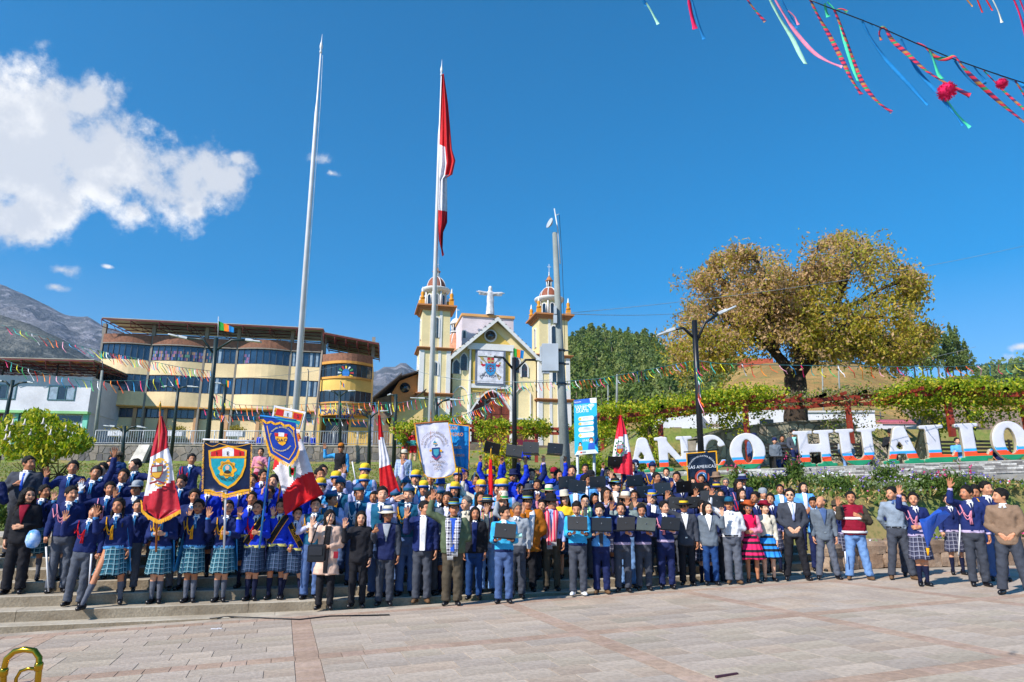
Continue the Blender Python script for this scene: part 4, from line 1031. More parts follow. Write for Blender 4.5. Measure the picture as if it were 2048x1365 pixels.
def person(hx,hy,out,hair='short',hat=None,aL='down',aR='down',leg='stand',yaw=0,hy_=0,tilt=0,nod=0,feet=None,H=1.58,sex=None,label='',x=(),skin=None,
  group='people gathered on the steps',pos=None,lean=0,gl=(),hatc=('black','black','black'),cat='person',rz=None,hi=False):
 i=_PN[0];_PN[0]+=1
 o=OUT[out]if isinstance(out,str)else out
 kind,main,sleeve,trim,front,bk,bc,sock,collar,tie=o
 sex=sex or('f' if bk in('skirt','folk')else 'm')
 p,h=pos if pos else place(hx,hy,feet,H)
 yw=round(R(hy_),3);tl=round(R(tilt),3);nd=round(R(nod),3)
 if not hy_ and not tilt:yw=round(R((-14,0,10,18,-8)[(i*7)%5]),3)
 low=feet is None and not hi
 sc=h/1.738;ang=math.atan2(p.x,p.y)*-.55+R(yaw)
 M=Matrix.Translation(p)@Matrix.Rotation(ang,4,'Z')@Matrix.Rotation(R(lean),4,'Y')@Matrix.Scale(sc,4)
 sk=SKIN[i%4 if skin is None else skin]
 me=body_mesh(aL,aR,leg,sex,yw,tl,nd,low)
 bare=(cm(sock)if sock else sk)if bk in('skirt','folk')else sk
 b=objm('person',me,None,M,[sk,bare,cm('white')if 'glove' in x else sk,DARK,LIP]);tag(b,label,cat,group)
 part=lambda n,m,mm:objm(n,m,b,None,mm)
 if bk=='skirt':part('skirt',skirt_mesh(sex,leg,'plaid'),[cm(bc)])
 elif bk=='folk':part('skirt',skirt_mesh(sex,leg,'folk'),[cm(bc)])
 else:part('trousers',trouser_mesh(leg,sex,bk),[cm(bc),cm('black')])
 tn={'jumper':'sweater','vest':'sweater_vest','jacket':'suit_jacket','shirt':'shirt','coat':'coat','puffer':'padded_vest','track':'tracksuit_top','poncho':'poncho','tee':'shirt'}[kind]
 part(tn,top_mesh(aL,aR,leg,sex,kind),[cm(main),cm(sleeve),cm(trim),cm(front)])
 J=skel(aL,aR,leg,sex)
 for s in(-1,1):
  A=J[('leg',s)][2]
  so_=objm('shoe',shoe_mesh('shoe'),b,Matrix.Translation((A[0],A[1]+.01,A[2]-.085))@Matrix.Rotation(R(14*s),4,'Z'),[cm('brown')if 'bshoe' in x else cm('white')if 'wshoe' in x else mat('shoe_leather',K('16141a'),rough=.35,spec=.5),cm('black')])
 if kind in('jumper','vest','jacket','puffer','coat','track')and front!=main:part('shirt_front',front_mesh(sex,kind),[cm(front)])
 if collar:part('collar',collar_mesh(sex),[cm(collar)])
 if tie:part('tie',tie_mesh(sex,1.20 if kind in('jumper','vest')else 1.12,bool(tie[1])),[cm(tie[0])])
 if hair:part('hair',hair_mesh(hair,yw,tl,nd,i%5 if not low else i%2),[HAIRG if 'grey' in x else HAIRM])
 if hat:part('hat',hat_mesh(hat,yw,tl,nd),[cm(c)for c in hatc])
 for q in x:
  if q.startswith('scarf'):part('scarf',scarf_mesh(sex,.86),[cm(q[5:]),cm('white')])
  if q.startswith('sash'):part('sash',sash_mesh(sex,1 if len(q)>4 and q[4]=='+' else-1),[cm('black'),cm('gold')])
  if q.startswith('cord'):part('shoulder_cord',cord_mesh(sex,-1,.16),[cm({'y':'gold','p':'pink','r':'red','w':'white'}[q[4]])])
  if q=='shades':part('sunglasses',glasses_mesh(yw,tl,nd),[mat('dark_lens',K('0c0c14'),rough=.12,spec=.8)])
  if q=='glasses':part('glasses',glasses_mesh(yw,tl,nd),[mat('clear_lens',K('6a6470'),rough=.12,spec=.8)])
  if q=='cape':part('cape',cape_mesh(sex,-1),[cm('sky')])
  if q=='cape+':part('cape',cape_mesh(sex,1),[cm('sky')])
  if q=='kerchief':part('neckerchief',tie_mesh(sex,1.2,True),[cm('yellow')])
  if q=='hiviz':
   for zz in(1.20,.93):
    rx,ry=PROF[sex];a_,b_=np.interp(zz,TZ,rx)+.052,np.interp(zz,TZ,ry)+.052
    V,Q=lathe_np([(1,zz-.022),(1.01,zz-.02),(1.01,zz+.02),(1,zz+.022)],32);V=V*np.array((a_,b_,1));part('reflective_band',with_slots(to_mesh([(V,Q,0)],'band'),1),[cm('white')])
  if q=='belt':
   V,Q=lathe_np([(1,.955),(1.012,.957),(1.012,.985),(1,.987)],32);rx,ry=PROF[sex];part('belt',with_slots(to_mesh([(V*np.array((np.interp(.97,TZ,rx)+.020,np.interp(.97,TZ,ry)+.018,1)),Q,0)],'belt'),1),[cm('black')])
   g=MB();g.box(-.022,.022,-np.interp(.97,TZ,ry)-.026,-np.interp(.97,TZ,ry)-.016,.958,.984);g.build('buckle',mat('steel_buckle',(.5,.5,.5),rough=.3,metal=.9),b)
 PEOPLE.append((b,p,h,hx,hy));
 return b,M,J
@cached
def cape_mesh(sex,side):
 n=14;rows=14;V=[]
 for shell in(0,1):
  for r in range(rows+1):
   t=r/rows;z=1.45-.93*t
   for j in range(n):
    u=j/(n-1);an=(-.15+u*1.05)*math.pi;a=.15+.10*t+.035*math.sin(math.pi*min(1,t*5));b=.10+.10*t
    xx=side*(math.cos(an*.75)*(a+.02*math.sin(9*u+3*t)*t)+.03*t);yy=math.sin(an)*(b+.03)+.02*math.cos(11*u)*t
    V.append((xx*(1-.006*shell),yy*(1-.03*shell),z))
 k=(rows+1)*n;Q=[]
 for r in range(rows):
  for j in range(n-1):
   Q.append((r*n+j,r*n+j+1,(r+1)*n+j+1,(r+1)*n+j));Q.append((k+r*n+j,k+(r+1)*n+j,k+(r+1)*n+j+1,k+r*n+j+1))
 return with_slots(to_mesh([(np.array(V),np.array(Q),0)],'cape'),1)
# ================================================================== BUILDINGS
build_letters()
def frame(px,py,Y,ang):
 """a facade standing at that point, turned by ang; returns its matrix and a map from seen points to (along, up) on it"""
 o=at(px,py,Y);ex=Vector((math.cos(ang),math.sin(ang),0));nn=Vector((-math.sin(ang),math.cos(ang),0))
 def fp(x,y,off=0.):
  r=ray(x,y);oo=o+nn*off;k=(oo-cam.location).dot(nn)/r.dot(nn);p=cam.location+r*k-o
  return p.dot(ex),p.z
 return o,fp
plaster=lambda nm,h,**k:mat(nm,K(h),rough=.85,var=k.pop('var',.07),scale=k.pop('scale',.5),grain=.12,bump=.15,bscale=30,**k)
GLB=mat('window_glass_blue',K('24405e'),rough=.08,spec=.9,col2=K('1b2c44'),scale=.5);GLD=mat('window_glass_dark',K('1a2028'),rough=.08,spec=.9,col2=K('2c3640'),scale=.6)
MUL=mat('mullion',K('4e565e'),rough=.4,metal=.4);BRW=mat('rooftop_brick',K('a06e58'),rough=.9,col2=K('7c5848'),scale=5,grain=.5,bump=.5,bscale=12)
CRM=plaster('school_cream','f0d4a6');ORG=plaster('school_orange','d89a4a');YEL=plaster('school_yellow','e8bd66');PILR=plaster('school_pillar','c89c74');CON=plaster('raw_concrete','8f877e')
RST=mat('red_steel',K('6e2a2c'),rough=.5);SHT=mat('roof_sheet_underside',K('b9b2a4'),rough=.5,var=.15,scale=.4,bump=.2,bscale=5);SHG=mat('roof_sheet_grey',K('8f8b86'),rough=.4,metal=.3)
# ---------------- school
so_,fs=frame(180,886,62,R(10.5));SA=R(10.5)
school=empty('school_building',so_,'four storey cream school with bowed window bands and open metal roof','school',rz=SA)
U=lambda px,py=760:fs(px,py)[0]
def Zp(px,py):return fs(px,py)[1]
rz_=520;zr={k:Zp(rz_,y)for k,y in dict(base=893,w1b=843,w1t=825,trim=821,b1=793.5,t1=760.5,b2=733,t2=703,bt=684.5,roof=657).items()}
def bow(u0,u1,bulge,n=8):return[(u0+(u1-u0)*i/n,-bulge*math.sin(math.pi*i/n))for i in range(n+1)]
def band(pts,z0,z1,depth,m,name,parent,off=0.):
 mb=MB();n=len(pts);V=[(u,y+off,z0)for u,y in pts]+[(u,y+off,z1)for u,y in pts]+[(u,y+off+depth,z1)for u,y in pts]+[(u,y+off+depth,z0)for u,y in pts]
 F_=[(i,i+1,n+i+1,n+i)for i in range(n-1)]+[(n+i,n+i+1,2*n+i+1,2*n+i)for i in range(n-1)]+[(3*n+i,3*n+i+1,i+1,i)for i in range(n-1)]+[(2*n+i,2*n+i+1,3*n+i+1,3*n+i)for i in range(n-1)]+[(0,n,2*n,3*n),(n-1,4*n-1,3*n-1,2*n-1)]
 mb.raw(V,F_);return mb.build(name,m,parent)
PANEC=[mat('pane_poster_%d'%i,K(c),rough=.6)for i,c in enumerate(['8d5c86','4f7d6e','5b6fa8','a0806c','6a4a80'])]
CURT=mat('curtain',K('8fa3b6'),rough=.8)
def glazing(pts,z0,z1,parent,mul=2,gl=GLB,post=0,rows=1,op=.0):
 wn=empty('window',(0,0,0));wn.parent=parent
 n=len(pts)-1;fr=MB()
 for z in(z0+.03,z1-.03):
  for(u,y),(u2,y2)in zip(pts,pts[1:]):fr.tube([(u,y+.05,z),(u2,y2+.05,z)],.035,4)
 for i,(u,y)in enumerate(pts):fr.box(u-.03,u+.03,y+.01,y+.09,z0,z1)
 fr.build('frame',MUL,wn)
 for i,((u,y),(u2,y2))in enumerate(zip(pts,pts[1:])):
  p=MB();p.raw([(u,y+.07,z0),(u2,y2+.07,z0),(u2,y2+.07,z1),(u,y+.07,z1),(u,y+.09,z0),(u2,y2+.09,z0),(u2,y2+.09,z1),(u,y+.09,z1)],[(0,1,2,3),(7,6,5,4),(0,4,5,1),(3,2,6,7)]);p.build('pane',gl,wn)
  if post and i%1==0 and random.random()<post:
   q=MB();k=4
   for a in range(k):
    for b in range(3):
     if random.random()<.75:f0=a/k;uu,yy=u+(u2-u)*f0,y+(y2-y)*f0;uu2,yy2=u+(u2-u)*(f0+.9/k),y+(y2-y)*(f0+.9/k);z=z0+.1+b*.30;q.raw([(uu,yy+.062,z),(uu2,yy2+.062,z),(uu2,yy2+.062,z+.27),(uu,yy+.062,z+.27)],[(0,1,2,3)],random.randrange(5))
   if q.v:q.build('papers',PANEC,wn)
  elif random.random()<op:q=MB();q.box(u+.08,u+(u2-u)*.6,max(y,y2)+.064,max(y,y2)+.068,z0+.05,z1-.05);q.build('curtain',CURT,wn)
BAYS=[(194,292,.40),(295,401,.40),(403,466,0),(469,575,.55),(578,637,0)]
for a,b,bu in BAYS:
 u0,u1=U(a),U(b);n=8 if bu else 5;P_=bow(u0,u1,bu,n)
 band(P_,zr['t2'],zr['bt'],.35,BRW,'brick_parapet',school,-.1);band(P_,zr['t2']-.0,zr['t2']+.10,.25,CON,'lintel',school,-.13)
 glazing(P_,zr['b2'],zr['t2'],school,post=.75 if a in(295,403)else .25 if a==469 else 0,op=.5)
 band(P_,zr['t1'],zr['b2'],.35,CRM,'wall_band',school);glazing(P_,zr['b1'],zr['t1'],school,op=.5);band(P_,zr['trim'],zr['b1'],.35,CRM,'wall_band',school)
 band(bow(u0,u1,bu*.9,n),zr['trim']-.12,zr['trim'],.4,ORG,'trim',school,-.04)
 mb=MB();mb.box(u0-.02,u1+.02,.45,9,zr['base']-1.5,zr['bt']);mb.build('wall',CRM,school)
for a,c in((192,1),(293.5,1),(402,1),(467.5,1),(576.5,1),(638,1)):
 u=U(a);mb=MB();mb.box(u-.09,u+.09,-.03,.5,zr['base']-1.5,zr['bt']+.02);mb.build('pillar',CON,school);mb=MB();mb.box(u-.16,u+.16,.0,.35,zr['bt'],Zp(a,640+a*.036)-.15);mb.build('roof_post',CON,school)
for a,b in((200,210),(216,271),(279,333),(339,393),(400,455),(462,518),(524,572),(580,625)):  # ground floor windows, one flat row
 u0,u1=U(a),U(b);k=2 if b-a<20 else 4;glazing([(u0+(u1-u0)*i/k,.36)for i in range(k+1)],zr['w1b'],zr['w1t'],school,gl=GLB)
for a in(212.5,275,336,397,458.5,521,576):u=U(a);mb=MB();mb.box(u-.16,u+.16,.28,.46,zr['base']-1.5,zr['trim']-.1);mb.build('pilaster',PILR,school)
mb=MB();mb.box(U(194),U(637),.36,.46,zr['base']-1.5,zr['base']+.5);mb.build('dado',plaster('school_dado','b4916c'),school)
# right, rounded wing
u0,u1=U(640),U(742);W_=bow(u0,u1,1.3,10);k=690
zw={q:Zp(k,y)for q,y in dict(base=897,door=832,f0=817,b1=809,t1=786,b2=759,t2=734,o=729,bt=714).items()}
band(W_,zw['o'],zw['bt'],.35,BRW,'brick_parapet',school,-.2);band(W_,zw['t2'],zw['o'],.5,ORG,'trim',school,-.25);glazing(W_,zw['b2'],zw['t2'],school,gl=GLD,op=.3);band(W_,zw['b2']-.2,zw['b2'],.5,ORG,'trim',school,-.15)
band(W_,zw['t1'],zw['b2']-.2,.4,YEL,'wall_band',school);glazing(W_,zw['b1'],zw['t1'],school,gl=GLD,op=.25);band(W_,zw['b1']-.18,zw['b1'],.5,ORG,'trim',school,-.15);band(W_,zw['door'],zw['b1']-.18,.4,YEL,'wall_band',school);band(W_,zw['door']-.15,zw['door'],.5,ORG,'trim',school,-.06)
mb=MB();mb.box(u0,u1,.5,9,zw['door'],zw['bt']);mb.box(u0,U(648),-.1,9,zw['base']-1,zw['door']);mb.box(U(702),u1,-.2,9,zw['base']-1,zw['door']);mb.box(U(648),U(702),2.2,9,zw['base']-1,zw['door']);mb.build('wall',YEL,school)
mb=MB();mb.box(U(654),U(700),2.0,2.19,zw['base']-1,zw['door']-.2);mb.build('entrance_recess',GLD,school)
gt=MB();n=16;ga,gb=U(652),U(700);zt_=Zp(680,870)
gt.box(ga,gb,-.05,.0,zw['base']-1,zt_);gt.build('gate_panel',mat('gate_navy',K('2a3348'),rough=.5),school)
gt=MB();
for i in range(9):a=ga+(gb-ga)*(.25+.75*i/9);gt.tube([(a,-.03,zt_),(min(gb,a+1.1),-.03,zw['door']-.3)],.022,4)
gt.build('gate_bars',mat('gate_bar',K('b9a894'),rough=.5),school,kind='stuff')
mb=MB();mb.box(U(707),U(738),-.24,-.2,Zp(720,857),Zp(720,846));mb.build('window',GLD,school)
TXT=mat('sign_blue',K('183a78'),rough=.5)
TB_=MB()
def wtext(s,px,py,hpx,m,sx=1.0,name='lettering',y=-1.42,parent=None):
 mb=TB_;a,z=fs(px,py,y);h=abs(fs(px,py+hpx,y)[1]-z)
 uc,um,bulge=(u0+u1)/2,(u1-u0),1.3
 text2d(mb,s,lambda x,zz:(x,-1.3*math.sin(math.pi*min(1,max(0,(x-u0)/um)))-.09,zz),h*1.4,a,z-h,sx=sx)
wtext('"SAN PEDRO"',690,819,11,TXT,1.0);wtext('URIPA',690,831,7.5,TXT,1.2);wtext('INSTITUCION EDUCATIVA INTEGRADA',683,811.5,3.6,TXT,1.15);wtext('PARROQUIAL',684,816,3.0,TXT,1.1);TB_.build('lettering',TXT,school)
# emblem in the upper window: colours round a blue disc
e=MB();cx,cz=fs(690.5,746,-1.3)
e.raw([(cx+.42*math.cos(a)*.8,-1.33,cz-.1+.42*math.sin(a))for a in np.linspace(0,6.283,17)[:-1]],[tuple(range(16))],0)
for i in range(9):a=math.pi*(-.15+1.3*i/8);d=Vector((math.cos(a),0,math.sin(a)));c=Vector((cx,-1.335,cz-.1));t=Vector((-d.z,0,d.x));e.raw([c+d*.42-t*.05,c+d*.42+t*.05,c+d*.74+t*.09,c+d*.74-t*.09],[(0,1,2,3)],1+i%4)
e.build('emblem',[mat('em_blue',K('2a7fd0')),mat('em_yel',K('e8c838')),mat('em_red',K('c83838')),mat('em_grn',K('4a9a5a')),mat('em_wht',K('d8e4ec'))],school)
# roofs
def shed(u0,u1,zf,zb,y0,y1,name,ribs,parent=school,m=SHT,top=SHG,pur=5,skew=0):
 R_=empty(name,(0,0,0));R_.parent=parent
 mb=MB();mb.raw([(u0,y0,zf),(u1,y0,zf-skew),(u1,y1,zb-skew),(u0,y1,zb),(u0,y0,zf+.05),(u1,y0,zf-skew+.05),(u1,y1,zb-skew+.05),(u0,y1,zb+.05)],[(3,2,1,0),(0,1,5,4),(1,2,6,5),(2,3,7,6),(3,0,4,7)],0);mb.raw([(u0,y0,zf+.05),(u1,y0,zf-skew+.05),(u1,y1,zb-skew+.05),(u0,y1,zb+.05)],[(0,1,2,3)],1)
 mb.build('sheet',[m,top],R_)
 for i in range(pur):
  t=i/(pur-1);y=y0+(y1-y0)*t;z=zf+(zb-zf)*t-.06;b=MB();b.box(u0,u1,y-.05,y+.05,z-.10,z,M=Matrix.Shear('XZ',4,(0,0))if 0 else None);
  if skew:b.v=[(v[0],v[1],v[2]-skew*(v[0]-u0)/(u1-u0))for v in b.v]
  b.build('purlin',RST,R_)
 for i in range(ribs+1):
  u=u0+(u1-u0)*i/ribs;dz=skew*i/ribs;b=MB();b.tube([(u,y0,zf-.18-dz),(u,y1,zb-.18-dz)],.05,4);b.tube([(u,y0,zf-.18-dz),(u,y0+.3,zf-.75-dz),(u,y1,zb-.35-dz)],.035,4)
  for q in range(4):t=(q+.5)/4;b.tube([(u,y0+(y1-y0)*t,zf+(zb-zf)*t-.18-dz),(u,y0+(y1-y0)*(t+.1),zf+(zb-zf)*(t+.1)-.6*(1-t)-.2-dz)],.025,4)
  b.build('truss',RST,R_)
 return R_
shed(fs(200,650,-1.3)[0],fs(645,660,-1.3)[0],fs(420,649,-1.3)[1],fs(420,676,6.5)[1],-1.3,6.5,'metal_roof',8)
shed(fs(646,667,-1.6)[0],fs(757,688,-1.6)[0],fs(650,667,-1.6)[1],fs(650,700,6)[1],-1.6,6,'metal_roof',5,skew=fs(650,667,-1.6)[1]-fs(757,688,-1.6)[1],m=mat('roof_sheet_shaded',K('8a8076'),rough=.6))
for a in(643,742):u=U(a);mb=MB();mb.box(u-.16,u+.16,.1,.4,zw['bt'],zw['bt']+2.1);mb.build('roof_post',CON,school)
mb=MB();mb.tube([(U(634),-.6,zw['base']-1),(U(640),-.2,zw['bt']+.4)],.09,8);mb.build('drain_pipe',CON,school)
# ---------------- white house on the left
ho,fh=frame(-120,890,56,R(6));house=empty('white_house',ho,'white house with green trim and open shed roof at the far left','house',rz=R(6))
WH=plaster('house_white','d4d4dc');GRN=plaster('house_green','8fc487');MINT=plaster('house_mint','7ecbb4');HU=lambda px,py=800:fh(px,py)[0];HZ=lambda py,px=90:fh(px,py)[1]
mb=MB();mb.box(HU(-160),HU(178),0,8,HZ(828),HZ(757));mb.build('wall',WH,house)
mb=MB();mb.box(HU(-160),HU(176.5),.5,8,HZ(905),HZ(828));mb.build('wall',WH,house);mb=MB();mb.box(HU(-160),HU(178.6),-.06,.55,HZ(831),HZ(826));mb.build('green_trim',GRN,house)
mb=MB();mb.box(HU(167),HU(176.5),.3,.56,HZ(905),HZ(831));mb.box(HU(30),HU(37),.3,.56,HZ(905),HZ(831));mb.build('mint_pilaster',MINT,house)
for a,b in((-22,27),(95,146)):
 w_=empty('window',(0,0,0));w_.parent=house;fr=MB()
 x0,x1,z0,z1=HU(a),HU(b),HZ(803),HZ(777);
 for q in((x0,x1,z0-.07,z0),(x0,x1,z1,z1+.07),(x0-.07,x0,z0-.07,z1+.07),(x1,x1+.07,z0-.07,z1+.07),(x0+(x1-x0)*.33,x0+(x1-x0)*.33+.05,z0,z1),(x0+(x1-x0)*.66,x0+(x1-x0)*.66+.05,z0,z1)):fr.box(q[0],q[1],-.06,.06,q[2],q[3])
 fr.build('frame',mat('frame_teal',K('3e6a72'),rough=.5),w_)
 for i in range(3):p=MB();p.box(x0+(x1-x0)*i/3+.05,x0+(x1-x0)*(i+1)/3-.01,-.02,.01,z0,z1);p.build('pane',CURT if i!=1 else GLD,w_)
for a,b,y0,y1 in((37,88,832,868),(88,161,834,846)):mb=MB();mb.box(HU(a),HU(b),.42,.49,HZ(y1),HZ(y0));mb.build('window',GLD,house)
mb=MB();mb.box(HU(-40),HU(3),.42,.49,HZ(905),HZ(832));mb.build('garage_door',mat('door_maroon',K('6a2038'),rough=.5),house)
rf=shed(fh(-160,722,-1.4)[0],fh(187,722,-1.4)[0],fh(90,722,-1.4)[1],fh(90,752,5.5)[1],-1.4,5.5,'metal_roof',7,parent=house,pur=6)
for a,b in((64,84),(132,152)):
 mb=MB();z_f,z_b=fh(90,722,-1.4)[1]-.015,fh(90,752,5.5)[1]-.015;mb.raw([(HU(a),-1.4,z_f),(HU(b),-1.4,z_f),(HU(b),5.5,z_b),(HU(a),5.5,z_b)],[(3,2,1,0)]);mb.build('orange_sheet',mat('sheet_orange',K('f0a020'),rough=.4),rf)
for a in(-100,-10,100,182):mb=MB();mb.tube([(HU(a),.3,HZ(757)),(HU(a),.3,HZ(724))],.07,6);mb.build('roof_post',mat('steel_dark',K('2e2a2c'),rough=.5),house)
# ---------------- church
CA=R(12.5);co,fc=frame(985,893,62,CA)
church=empty('church',co,'yellow and white church with two domed bell towers and a gabled front','church',rz=CA)
CY_=plaster('church_yellow','ecd8a6');CYD=plaster('church_gold','dcb95e');CW=plaster('church_white','dcdad8',var=.03);TER=plaster('church_cornice','b87c50');CPK=plaster('church_block','dccfd6');TILE=mat('dome_tile',K('9a5438'),rough=.7,col2=K('82452e'),scale=6,grain=.4,bump=.6,bscale=12)
ORN=plaster('church_orange','d8922c');PLM=plaster('plinth_maroon','7a2238');DOORM=mat('door_redbrown',K('7d3a28'),rough=.6,var=.15,scale=3,bump=.2);DWD=mat('door_wood',K('7a5a30'),rough=.6,var=.2,scale=4);GLS=mat('stained_glass',K('26343a'),rough=.15,spec=.8,col2=K('4a2c20'),scale=2.2)
z3=lambda zx,zy:(740+zx/3.25,480+zy/3.25)
def C2(zx,zy,off=0.):return fc(*z3(zx,zy),off)
def cbox(zx0,zx1,zyb,zyt,y0,y1,m,name='wall',parent=church,off=None):
 o=y0 if off is None else off;a=C2(zx0,zyb,o);b=C2(zx1,zyt,o);mb=MB();mb.box(a[0],b[0],y0,y1,a[1],b[1]);return mb.build(name,m,parent)
def arch(cx,hw,z0,zs,pointed=0.,n=10):
 """outline of an opening: straight to zs, then an arch"""
 P_=[(cx-hw,z0),(cx-hw,zs)]
 for i in range(1,n):
  a=math.pi*(1-i/n);x=math.cos(a);zz=math.sin(a)
  if pointed:zz=(1-abs(x)**1.6)*pointed
  P_.append((cx+hw*x,zs+hw*zz))
 return P_+[(cx+hw,zs),(cx+hw,z0)]
def archfr(cx,hw,z0,zs,t,y0,y1,m,name,parent,pointed=0.):
 A_,B_=arch(cx,hw+t,z0,zs,pointed),arch(cx,hw,z0,zs,pointed);mb=MB();n=len(A_)
 V=[(x,y,z)for y in(y0,y1)for P_ in(A_,B_)for x,z in P_]
 F_=[]
 for i in range(n-1):F_+=[(i,n+i,n+i+1,i+1),(2*n+i,2*n+i+1,3*n+i+1,3*n+i),(i,i+1,2*n+i+1,2*n+i),(n+i+1,n+i,3*n+i,3*n+i+1)]
 mb.raw(V,F_);return mb.build(name,m,parent)
def window(cx,hw,z0,zs,y,parent,pointed=0.,t=.12,gm=None,mulls=True):
 w_=archfr(cx,hw,z0,zs,t,y-.08,y+.04,CW,'window',parent,pointed);mb=MB();mb.prism(arch(cx,hw,z0,zs,pointed),y-.015,y+.0);mb.build('pane',gm or GLS,w_)
 if mulls:
  mb=MB();mb.box(cx-.02,cx+.02,y-.035,y-.017,z0,zs+hw*.9);
  for q in(1,2,3):z=z0+(zs+hw*.5-z0)*q/3.6;mb.box(cx-hw,cx+hw,y-.034,y-.018,z-.02,z+.02)
  mb.build('glazing_bars',MUL,w_)
 return w_
# nave front
NW=0.
a0=C2(525,1310);apex=C2(815,520);eL,eR=C2(560,735),C2(1060,760)
mb=MB();mb.prism([(a0[0],-1.2),(C2(1075,1310)[0],-1.2),(C2(1075,800)[0],eR[1]+.1),(apex[0],apex[1]-.25),(a0[0],eL[1]+.1)],NW,16);mb.build('wall',CY_,church)
rf=MB()
for p,q in((eL,apex),(apex,eR)):
 sgn=-1 if p is eL else 1
 A_=Vector((p[0]-(.6 if sgn<0 else 0),0,p[1]-(.5 if sgn<0 else 0)));B_=Vector((q[0]+(.6 if sgn>0 else 0),0,q[1]-(.5 if sgn>0 else 0)));h=Vector((0,0,.16))
 for y0,y1,mi,dz,th in((-.75,16,1,.0,.12),(-.85,-.70,0,-.12,.42)):
  rf.raw([A_+Vector((0,y0,dz-th/2)),B_+Vector((0,y0,dz-th/2)),B_+Vector((0,y1,dz-th/2)),A_+Vector((0,y1,dz-th/2)),A_+Vector((0,y0,dz+th/2)),B_+Vector((0,y0,dz+th/2)),B_+Vector((0,y1,dz+th/2)),A_+Vector((0,y1,dz+th/2))],[(3,2,1,0),(4,5,6,7),(0,1,5,4),(2,3,7,6),(1,2,6,5),(3,0,4,7)],mi)
rf.build('roof',[CW,mat('church_roof_underside',K('d8cdb4'),rough=.8)],church)
tr=MB()
for i in range(12):t=i/11;x=eL[0]-.6+(apex[0]-eL[0]+.6)*t;z=eL[1]-.5+(apex[1]-eL[1]+.5)*t;tr.box(x-.06,x+.06,-.88,-.6,z+.07,z+.12);x=apex[0]+(eR[0]+.6-apex[0])*t;z=apex[1]+(eR[1]-.5-apex[1])*t;tr.box(x-.06,x+.06,-.88,-.6,z+.07,z+.12)
tr.build('eave_tiles',mat('tile_dark',K('5a463c'),rough=.9),church,kind='stuff')
# golden gable field, round window
mb=MB();A_,B_,Cc=C2(640,683,-.1),C2(920,695,-.1),C2(785,565,-.1);mb.prism([A_,B_,Cc],-.09,0);mb.build('gable_panel',CYD,church)
c_=C2(778,625,-.15);rr=.47;fr=MB();
fr.lathe([(rr+.02,0),(rr+.15,0),(rr+.15,.12),(rr+.02,.12)],24,M=Matrix.Translation((c_[0],-.10,c_[1]))@Matrix.Rotation(R(90),4,'X'));w_=fr.build('window',CW,church)
mb=MB();mb.lathe([(rr,0),(rr,.05)],24,M=Matrix.Translation((c_[0],-.20,c_[1]))@Matrix.Rotation(R(90),4,'X'));mb.build('pane',GLD,w_)
# portal surround
cbox(635,655,1310,690,-.35,0,CW,'pilaster');cbox(909,927,1310,700,-.35,0,CW,'pilaster');cbox(630,932,710,685,-.45,-.1,CW,'lintel');cbox(655,909,962,945,-.36,-.02,CW,'lintel');cbox(656,908,944,711,-.22,-.01,CYD,'portal_panel');cbox(656,908,985,963,-.22,-.01,CYD,'portal_panel')
fr=cbox(680,877,942,717,-.42,-.23,plaster('emblem_frame','6b7488'),'emblem_board');q0,q1=C2(694,930,-.45),C2(864,730,-.45);mb=MB();mb.box(q0[0],q1[0],-.46,-.42,q0[1],q1[1]);mb.build('emblem_field',mat('emblem_white',K('d8d6e0'),rough=.5),fr)
# emblem: shield with a wheel, keys, mitre, ribbons
E=MB();ex,ez=(q0[0]+q1[0])/2,(q0[1]+q1[1])/2;sc_=(q1[0]-q0[0])/10;yy=-.47
def ep(P_,mi,y=yy):E.raw([(ex+x*sc_,y,ez+z*sc_)for x,z in P_],[tuple(range(len(P_)))],mi)
def eline(a,b,w_,mi,y=yy):d=Vector((b[0]-a[0],b[1]-a[1])).normalized();n_=Vector((-d.y,d.x))*w_/2;ep([(a[0]-n_.x,a[1]-n_.y),(b[0]-n_.x,b[1]-n_.y),(b[0]+n_.x,b[1]+n_.y),(a[0]+n_.x,a[1]+n_.y)],mi,y)
eline((3,-3.2),(-3.2,3.2),.42,2);eline((-3,-3.2),(3.2,3.2),.42,5)
for s in(-1,1):
 mi=2 if s<0 else 5;ep([(s*2.6,3.4),(s*3.9,4.1),(s*4.2,3.5),(s*3.0,2.2)],mi,yy-.004);mi2=5 if s<0 else 2
 for a,b in(((2.7,-3),(4.1,-3.2)),((4.1,-3.2),(3.3,-4.4)),((3.3,-4.4),(2.7,-3))):eline((s*a[0],a[1]-.3),(s*b[0],b[1]-.3),.3,mi2)
 ep([(s*1.9,.6),(s*3.0,.1),(s*3.9,.9),(s*3.2,1.3),(s*2.6,1.0),(s*1.9,1.3)][::s],1,yy-.002);ep([(s*3.6,1.0),(s*4.1,2.0),(s*3.4,2.1),(s*3.1,1.3)],2,yy-.002)
ep([(-1.2,4.1),(0,5.0),(1.2,4.1),(1.4,2.4),(.9,1.4),(-.9,1.4),(-1.4,2.4)],1,yy-.006);ep([(-1.4,2.8),(1.4,2.8),(1.3,2.1),(-1.3,2.1)],2,yy-.008);eline((0,1.5),(0,4.7),.5,2,yy-.009)
ep([(-2,1.6),(-1,1.4),(0,1.55),(1,1.4),(2,1.6),(2,-1.2),(1.4,-2.6),(0,-3.3),(-1.4,-2.6),(-2,-1.2)],0,yy-.010)
for i in range(16):a,b=2*math.pi*i/16,2*math.pi*(i+1)/16;eline((1.25*math.cos(a),-.5+1.25*math.sin(a)),(1.25*math.cos(b),-.5+1.25*math.sin(b)),.24,3,yy-.013)
